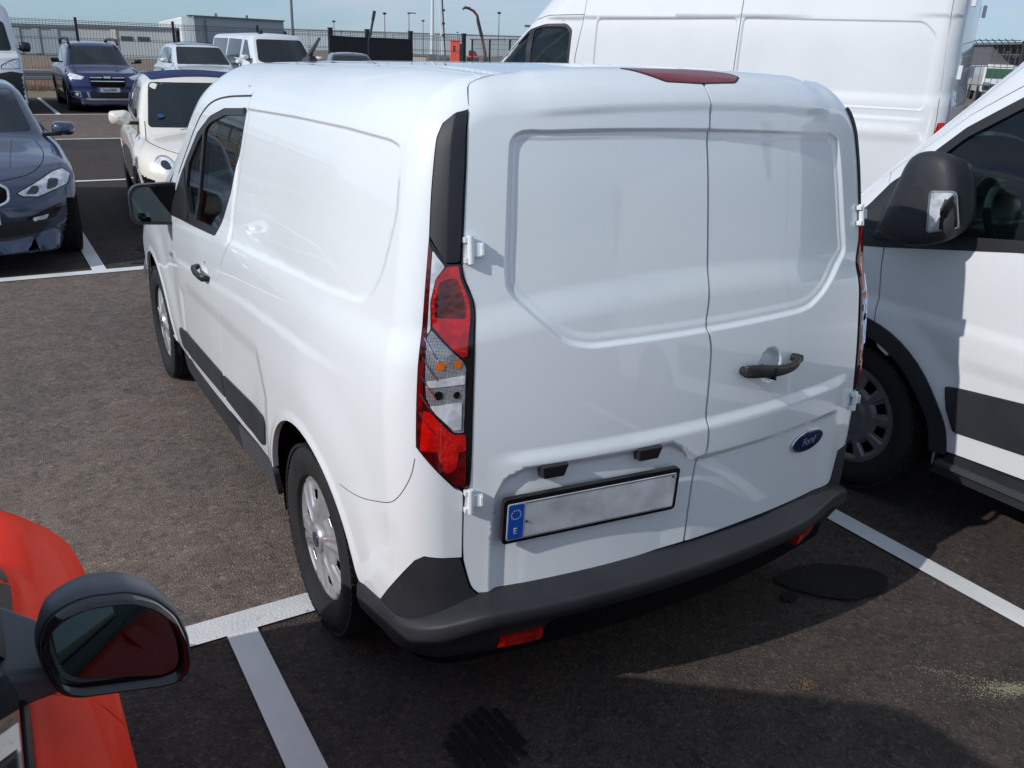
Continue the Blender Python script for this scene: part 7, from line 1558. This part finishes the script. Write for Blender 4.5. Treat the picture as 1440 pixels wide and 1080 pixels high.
def build_barrier():
    t = thing('crash_barrier', 'low galvanised crash barrier in front of the far fence', 'barrier', (0, 31.3, 0))
    prof = [(-.00, .42), (-.035, .45), (-.035, .52), (.015, .56), (.015, .60), (-.035, .64), (-.035, .71), (0, .74)]
    for a in np.arange(-14, 17, 4.0):
        V = []; 
        for x in (a, a + 3.98):
            V += [(x, y, z) for y, z in prof]
        n = len(prof); o = mesh('rail', V, [(i, i + 1, n + i + 1, n + i) for i in range(n - 1)], M['galv'], t, smooth=False); md = o.modifiers.new('s', 'SOLIDIFY'); md.thickness = .006
        MB().box((a, .08, .36), (.10, .06, .74)).build('post', M['galv'], t)
def lamp_post(x, y, h, label, r=.07, head='disc', group='lamp posts in the yards behind the fence'):
    t = thing('lamp_post', label, 'lamp post', (x, y, 0), 0, group)
    MB().tube([(0, 0, 0), (0, 0, h)], [r, r * .6], 10).build('pole', M['pole'], t, smooth=True)
    if head == 'disc': MB().lathe([(.001, .12), (r * 3.2, .08), (r * 3.6, -.02), (r * 1.2, -.10)], 14, 'z', Matrix.Translation((0, 0, h))).build('lamp_head', M['post'], t, smooth=True)
    elif head == 'arm': MB().box((.3, 0, h), (.9, .22, .10)).box((.0, 0, h - .05), (.25, .22, .12)).build('lamp_head', M['pole'], t, bevel=.02)
    return t
def build_yard():
    C_ = (-1.6435, -2.4461, 1.8542)
    def at(bearing, dist): return C_[0] + dist * math.sin(R(bearing)), C_[1] + dist * math.cos(R(bearing))
    x, y = at(17.55, 60); lamp_post(x, y, 8.5, 'tall plain grey lamp post rising out of the top of the view', .10)
    for (b, d, h, hd, lb) in ((19.98, 110, 4.2, 'disc', 'thin lamp post above the left end of the black banner'), (20.4, 150, 3.6, 'disc', 'shorter thin lamp post just right of the leftmost one'),
                              (23.0, 95, 4.8, 'disc', 'lamp post with a round head right of the leaning pole'), (24.46, 95, 4.95, 'arm', 'lamp post with a side arm above the right end of the banner'), (25.31, 120, 4.9, 'disc', 'lamp post left of the white crane masts'), (29.92, 95, 5.25, 'disc', 'lamp post with a dark round head right of the red crane'),
                              (27.4, 180, 4.6, 'disc', 'very thin lamp post between the crane and its masts')):
        x, y = at(b, d); lamp_post(x, y, h, lb, .06, hd)
    # leaning pole by the banner
    x, y = at(22.0, 36.0); t = thing('leaning_pole', 'dark leaning pole rising beside the middle of the banner', 'pole', (x, y, 0)); MB().tube([(0, 0, 0), (0, 0, 1.9), (.08, 0, 2.2), (.27, 0, 3.0)], [.02, .03, .045, .05], 8).build('shaft', M['post'], t, smooth=True); MB().tube([(.20, 0, 2.72), (.275, 0, 3.05)], .065, 8).build('grip', M['cranek'], t, smooth=True)
    # white crane masts
    x, y = at(26.3, 70); t = thing('white_crane', 'pair of tall white crane masts beyond the fence', 'crane', (x, y, 0), R(-26))
    MB().tube([(-.56, 0, 1.2), (-.52, 0, 4.2), (-.46, 0, 9)], [.17, .12, .11], 12).build('boom', M['cranew'], t, smooth=True)
    MB().box((.36, 0, 4.9), (.24, .25, 7.2), Matrix.Rotation(R(-3.5), 4, 'Y')).build('mast', M['cranew'], t, bevel=.04)
    MB().box((.52, .05, 4.5), (.10, .2, 7.0), Matrix.Rotation(R(-3.5), 4, 'Y')).build('mast_shadow_strip', M['pole'], t)  # added grey strip standing in for the mast's shaded side
    for z in (4.4, 3.5, 2.7): MB().box((.30, -.2, z), (.22, .12, .14)).build('mast_bracket', M['cranek'], t)
    MB().box((-.5, 0, 1.15), (.6, .6, .4)).box((.4, 0, 1.0), (.9, .8, .5)).build('base', M['pole'], t, bevel=.04)
    # small cream shed and clutter behind the roof line
    for (b, d, w_, h_, nm, lb, mm, ct) in ((25.0, 62, 1.1, 1.25, 'cream_container', 'low cream container left of the crane masts', 'beigew', 'container'), (27.2, 66, 1.2, 1.1, 'grey_crate', 'small grey crate at the foot of the crane masts', 'pole', 'crate')):
        x, y = at(b, d); t = thing(nm, lb, ct, (x, y, 0), R(-b)); MB().box((0, 0, h_ / 2), (w_, 1.2, h_)).build('body', M[mm], t, bevel=.03)
        q = MB().box((0, 0, h_ + .02), (w_ + .08, 1.28, .05)); q.build('lid', M['pole'], t)
    # orange-red cabin
    x, y = at(27.27, 60); t = thing('red_cabin', 'orange-red site cabin with a small slot window beside the thick fence post', 'cabin', (x, y, 0), R(-28))
    MB().box((0, 0, 1.55), (.62, .62, 1.4)).build('wall', M['orange'], t, bevel=.04); MB().box((.38, .0, 1.45), (.14, .6, 1.3)).build('side_housing', M['cranek'], t)
    MB().box((-.07, -.315, 1.80), (.10, .02, .34)).build('window', M['cranek'], t); MB().box((0, 0, 2.27), (.68, .68, .05)).build('roof', M['orange'], t)
    for xx in (-.22, .20): MB().box((xx, -.2, .42), (.12, .2, .86)).build('leg', M['orange'], t)
    # red loader crane: an articulated arm on a small truck
    x, y = at(29.0, 56); t = thing('loader_crane', 'dark red articulated loader crane with its black arm bent over to the left', 'crane', (x, y, 0), R(-29))
    MB().tube([(.10, 0, .8), (.10, 0, 1.3), (.12, 0, 1.6)], [.12, .10, .10], 8).build('column', M['craner'], t, smooth=True)
    MB().tube([(.12, 0, 1.55), (.0, 0, 2.1), (-.12, 0, 2.6)], [.10, .08, .07], 8).build('lower_boom', M['craner'], t, smooth=True)
    MB().tube([(-.10, 0, 2.5), (-.34, 0, 3.35), (-.40, 0, 3.70)], [.10, .10, .07], 8).build('main_boom', M['cranek'], t, smooth=True)
    MB().tube([(-.38, 0, 3.66), (-.62, 0, 3.92), (-.95, 0, 4.06)], [.07, .08, .06], 8).build('outer_boom', M['craner'], t, smooth=True)
    MB().tube([(-.80, 0, 4.03), (-1.12, 0, 4.10), (-1.28, 0, 3.98)], [.08, .08, .05], 8).build('hook_arm', M['cranek'], t, smooth=True)
    MB().box((.16, 0, 1.25), (.28, .3, .26)).build('pivot', M['cranek'], t, bevel=.05); MB().box((0, 0, .85), (.8, .7, .3)).build('footing', M['craner'], t, bevel=.04)
    x, y = at(28.36, 58); t = thing('red_machine', 'small dark red machine between the fence post and the loader crane', 'machine', (x, y, 0), R(-28))
    MB().add([(-.28, -.3, 1.42), (.30, -.3, 1.42), (.30, .3, 1.42), (-.28, .3, 1.42), (-.26, -.28, 1.74), (.16, -.28, 1.70), (.16, .28, 1.70), (-.26, .28, 1.74)], [(3, 2, 1, 0), (4, 5, 6, 7), (0, 1, 5, 4), (1, 2, 6, 5), (2, 3, 7, 6), (3, 0, 4, 7)]).build('hood', M['craner'], t, bevel=.05)
    MB().box((0, 0, 1.37), (.66, .6, .08)).build('deck', M['orange'], t); MB().box((0, 0, .90), (.75, .6, .85)).build('chassis', M['cranek'], t, bevel=.04)
M['clad1'] = M['clad2'] = None
def clad(name, col, pitch=.3):
    m = mat(name, col, .55, var=(.05, .10)); return m
def build_far():
    M['cladg'] = clad('hazed_blue_grey_cladding', (.33, .39, .42)); M['cladw'] = clad('white_ribbed_cladding', (.78, .80, .78)); M['cladb'] = clad('grey_cladding', (.42, .45, .45)); M['darkclad'] = clad('dark_grey_cladding', (.13, .13, .14)); M['winfar'] = mat('distant_window', (.05, .06, .07), .2)  # distance haze is put into the pale blue-grey cladding colour
    M['greenscreen'] = mat('green_windscreen', (.03, .10, .06), .1, coat=1.)
    C_ = (-1.6435, -2.4461, 1.8542)
    def at(bearing, dist): return C_[0] + dist * math.sin(R(bearing)), C_[1] + dist * math.cos(R(bearing))
    def block(name, label, b0, b1, d0, d1, h, m, depth=20, ribs=0, parap=True):
        x0, y0 = at(b0, d0); x1, y1 = at(b1, d1); L_ = math.hypot(x1 - x0, y1 - y0); a = math.atan2(y1 - y0, x1 - x0)
        t = thing(name, label, 'building', (x0, y0, 0), a)
        MB().box((L_ / 2, depth / 2, h / 2), (L_, depth, h)).build('wall', m, t)
        if ribs:
            r_ = MB()
            for i in range(int(L_ / ribs)): r_.box((ribs * (i + .5), -.04, h / 2), (ribs * .35, .09, h - .2))
            o = r_.build('cladding_ribs', m, t); o['kind'] = 'stuff'
        if parap: MB().box((L_ / 2, depth / 2, h + .12), (L_ + .3, depth + .3, .25)).build('parapet', M['pole'], t)
        return t, L_
    t, L_ = block('warehouse', 'long blue-grey warehouse behind the left end of the fence', -22, 5.75, 120, 95, 2.35, M['cladg'], ribs=1.6)
    for i in range(4): MB().box((L_ - 8 - i * 9, -.03, 1.0), (2.0, .08, 1.7)).build('door', M['cladb'], t)
    t, L_ = block('low_office_building', 'low pale building with two dark strip windows between warehouse and white hall', 5.9, 10.9, 90, 88, 2.45, M['cladb'], depth=3)
    for s_ in (3.95, 5.35): MB().box((s_, -.03, 1.66), (.98, .08, .34)).build('window', M['winfar'], t)
    MB().box((2.9, -.06, 1.2), (.45, .1, 2.3)).build('entrance_pillar', M['beigew'], t)
    t, L_ = block('white_hall', 'large hall with a sunlit white ribbed end and grey long side', 10.15, 11.68, 118, 80, 3.54, M['cladw'], depth=.5, ribs=.8, parap=False)
    x0, y0 = at(11.68, 80); 
    t2 = thing('grey_hall', 'long grey hall wing stretching right from the white hall', 'building', (x0, y0, 0), math.atan2(at(17.05, 86)[1] - y0, at(17.05, 86)[0] - x0)); Lq = math.hypot(at(17.05, 86)[0] - x0, at(17.05, 86)[1] - y0)
    MB().box((Lq / 2, .4, 1.77), (Lq, .8, 3.54)).build('wall', M['cladg'], t2); MB().box((Lq / 2, -.05, 3.56), (Lq, .3, .10)).build('parapet', M['pole'], t2)
    for s_ in (.30, .62): MB().tube([(Lq * s_, .3, 3.5), (Lq * s_, .3, 3.85)], .10, 8).build('roof_vent', M['pole'], t2)
    MB().tube([(Lq * .16, -.15, .2), (Lq * .16, -.15, 3.3)], .06, 6).build('downpipe', M['pole'], t2)
    # long low grey-blue band to the right, far off
    block('horizon_band', 'very long low grey-blue shed along the horizon behind the banner and cranes', 16.5, 52, 260, 230, 4.9, M['cladg'], depth=25, ribs=6.0)
    # showroom at the far right
    x0, y0 = at(58.1, 80); t = thing('showroom', 'dark grey commercial building with a white shop sign at the far right', 'building', (x0, y0, 0), R(-34))
    MB().box((12, 4, 1.72), (24, 8, 3.44)).build('wall', M['darkclad'], t); MB().box((12, -.05, 3.5), (24.4, 8.3, .16)).build('parapet', M['pole'], t); MB().box((12, -.2, 1.95), (24.2, .5, .16)).build('fascia', M['whiteprint'], t)
    for i in range(18): MB().box((.8 + i * 1.25, -.04, 1.0), (1.1, .06, 1.6)).build('window_pane', M['darkglass'], t)
    for i in range(20): MB().box((.3 + i * 1.15, -.03, 2.7), (.05, .05, 1.4)).build('cladding_joint', M['pole'], t)
    txt('TransCo', .62, M['whiteprint'], t, Matrix.Translation((.9, -.08, 2.55)) @ Matrix.Rotation(R(90), 4, 'X'), 'shop_sign_lettering', italic=True, shear=.2, align='LEFT')
    # parked lorry before it
    x0, y0 = at(58.9, 58); t = thing('white_lorry', 'white lorry cab with a green-tinted windscreen below the shop sign', 'lorry', (x0, y0, 0), R(-50))
    MB().box((0, 1.0, 1.18), (2.0, 2.0, 1.40)).build('cab', M['white2'], t, bevel=.12, seg=3); MB().box((0, -.04, 1.52), (1.75, .05, .50)).build('windscreen', M['greenscreen'], t, bevel=.01)
    MB().box((0, -.06, .80), (1.9, .10, .30)).build('grille', M['plastic2'], t); MB().box((0, 3.6, 1.2), (2.0, 3.4, 1.4)).build('box_body', M['white2'], t, bevel=.03); MB().box((0, 2.4, .5), (1.0, 5.4, .2)).build('chassis', M['void'], t)
    for sx in (-.78, .78):
        MB().box((sx, -.10, .95), (.34, .06, .18)).build('headlight', M['reflector'], t, bevel=.02)
        for yy in (.9, 4.2): MB().lathe([(.001, -.13), (.40, -.13), (.43, -.09), (.43, .09), (.40, .13), (.001, .13)], 24, 'x', Matrix.Translation((sx * 1.15, yy, .43))).build('wheel', M['rubber'], t, smooth=True)
    # a low earth bank beyond the fence
    V = []; F = []; nx, ny = 90, 10
    for j in range(ny):
        for i in range(nx):
            x = -20 + 42 * i / (nx - 1); q = j / (ny - 1); V.append((x, 33.6 + q * 9, -.02 + .62 * math.sin(q * math.pi)**1.2 * (1 - .8 * max(0, (x - 8) / 14)) * (.85 + .25 * math.sin(x * .9) * math.sin(x * .37 + 1)) + .05 * random.random()))
    F = [(j * nx + i, j * nx + i + 1, (j + 1) * nx + i + 1, (j + 1) * nx + i) for j in range(ny - 1) for i in range(nx - 1)]
    o = mesh('earth_bank', V, F, mat('reddish_earth', (.20, .115, .070), .95, var=(3, .3), bump_=(8, .6, .05)), smooth=True); o['kind'] = 'structure'
    V = []; F = []; g = random.Random(3)
    for _ in range(9000):
        x = g.uniform(-20, 18); y = g.choice((g.uniform(28.8, 33.0), g.uniform(33.4, 38))); h = g.uniform(.05, .22) * (1.0 if g.random() < .9 else 2.0); b = len(V); dx, dy = g.uniform(-.06, .06), g.uniform(-.06, .06)
        if y < 32.4: y = g.uniform(32.2, 33.3)
        V += [(x - .01, y, 0), (x + .01, y, 0), (x + dx, y + dy, h + (.5 * math.sin(min(max((y - 33.6) / 9, 0), 1) * math.pi) if y > 33.6 else 0))]; F.append((b, b + 1, b + 2))
    o = mesh('dry_grass', V, F, mat('dry_grass', (.19, .165, .075), .9), smooth=False); o['kind'] = 'stuff'
    sheet('gravel_verge', rect(-40, 17, 28.9, 33.2), .004, mat('dry_verge', (.20, .165, .105), .95, var=(2, .3), bump_=(20, .6, .03)))
build_ground()
build_delivery_van()
build_large_van()
build_high_van()
build_red_car()
for c in CARS: extras(c, build_car(c))
build_fence(); build_barrier(); build_far(); build_yard(); build_grit()
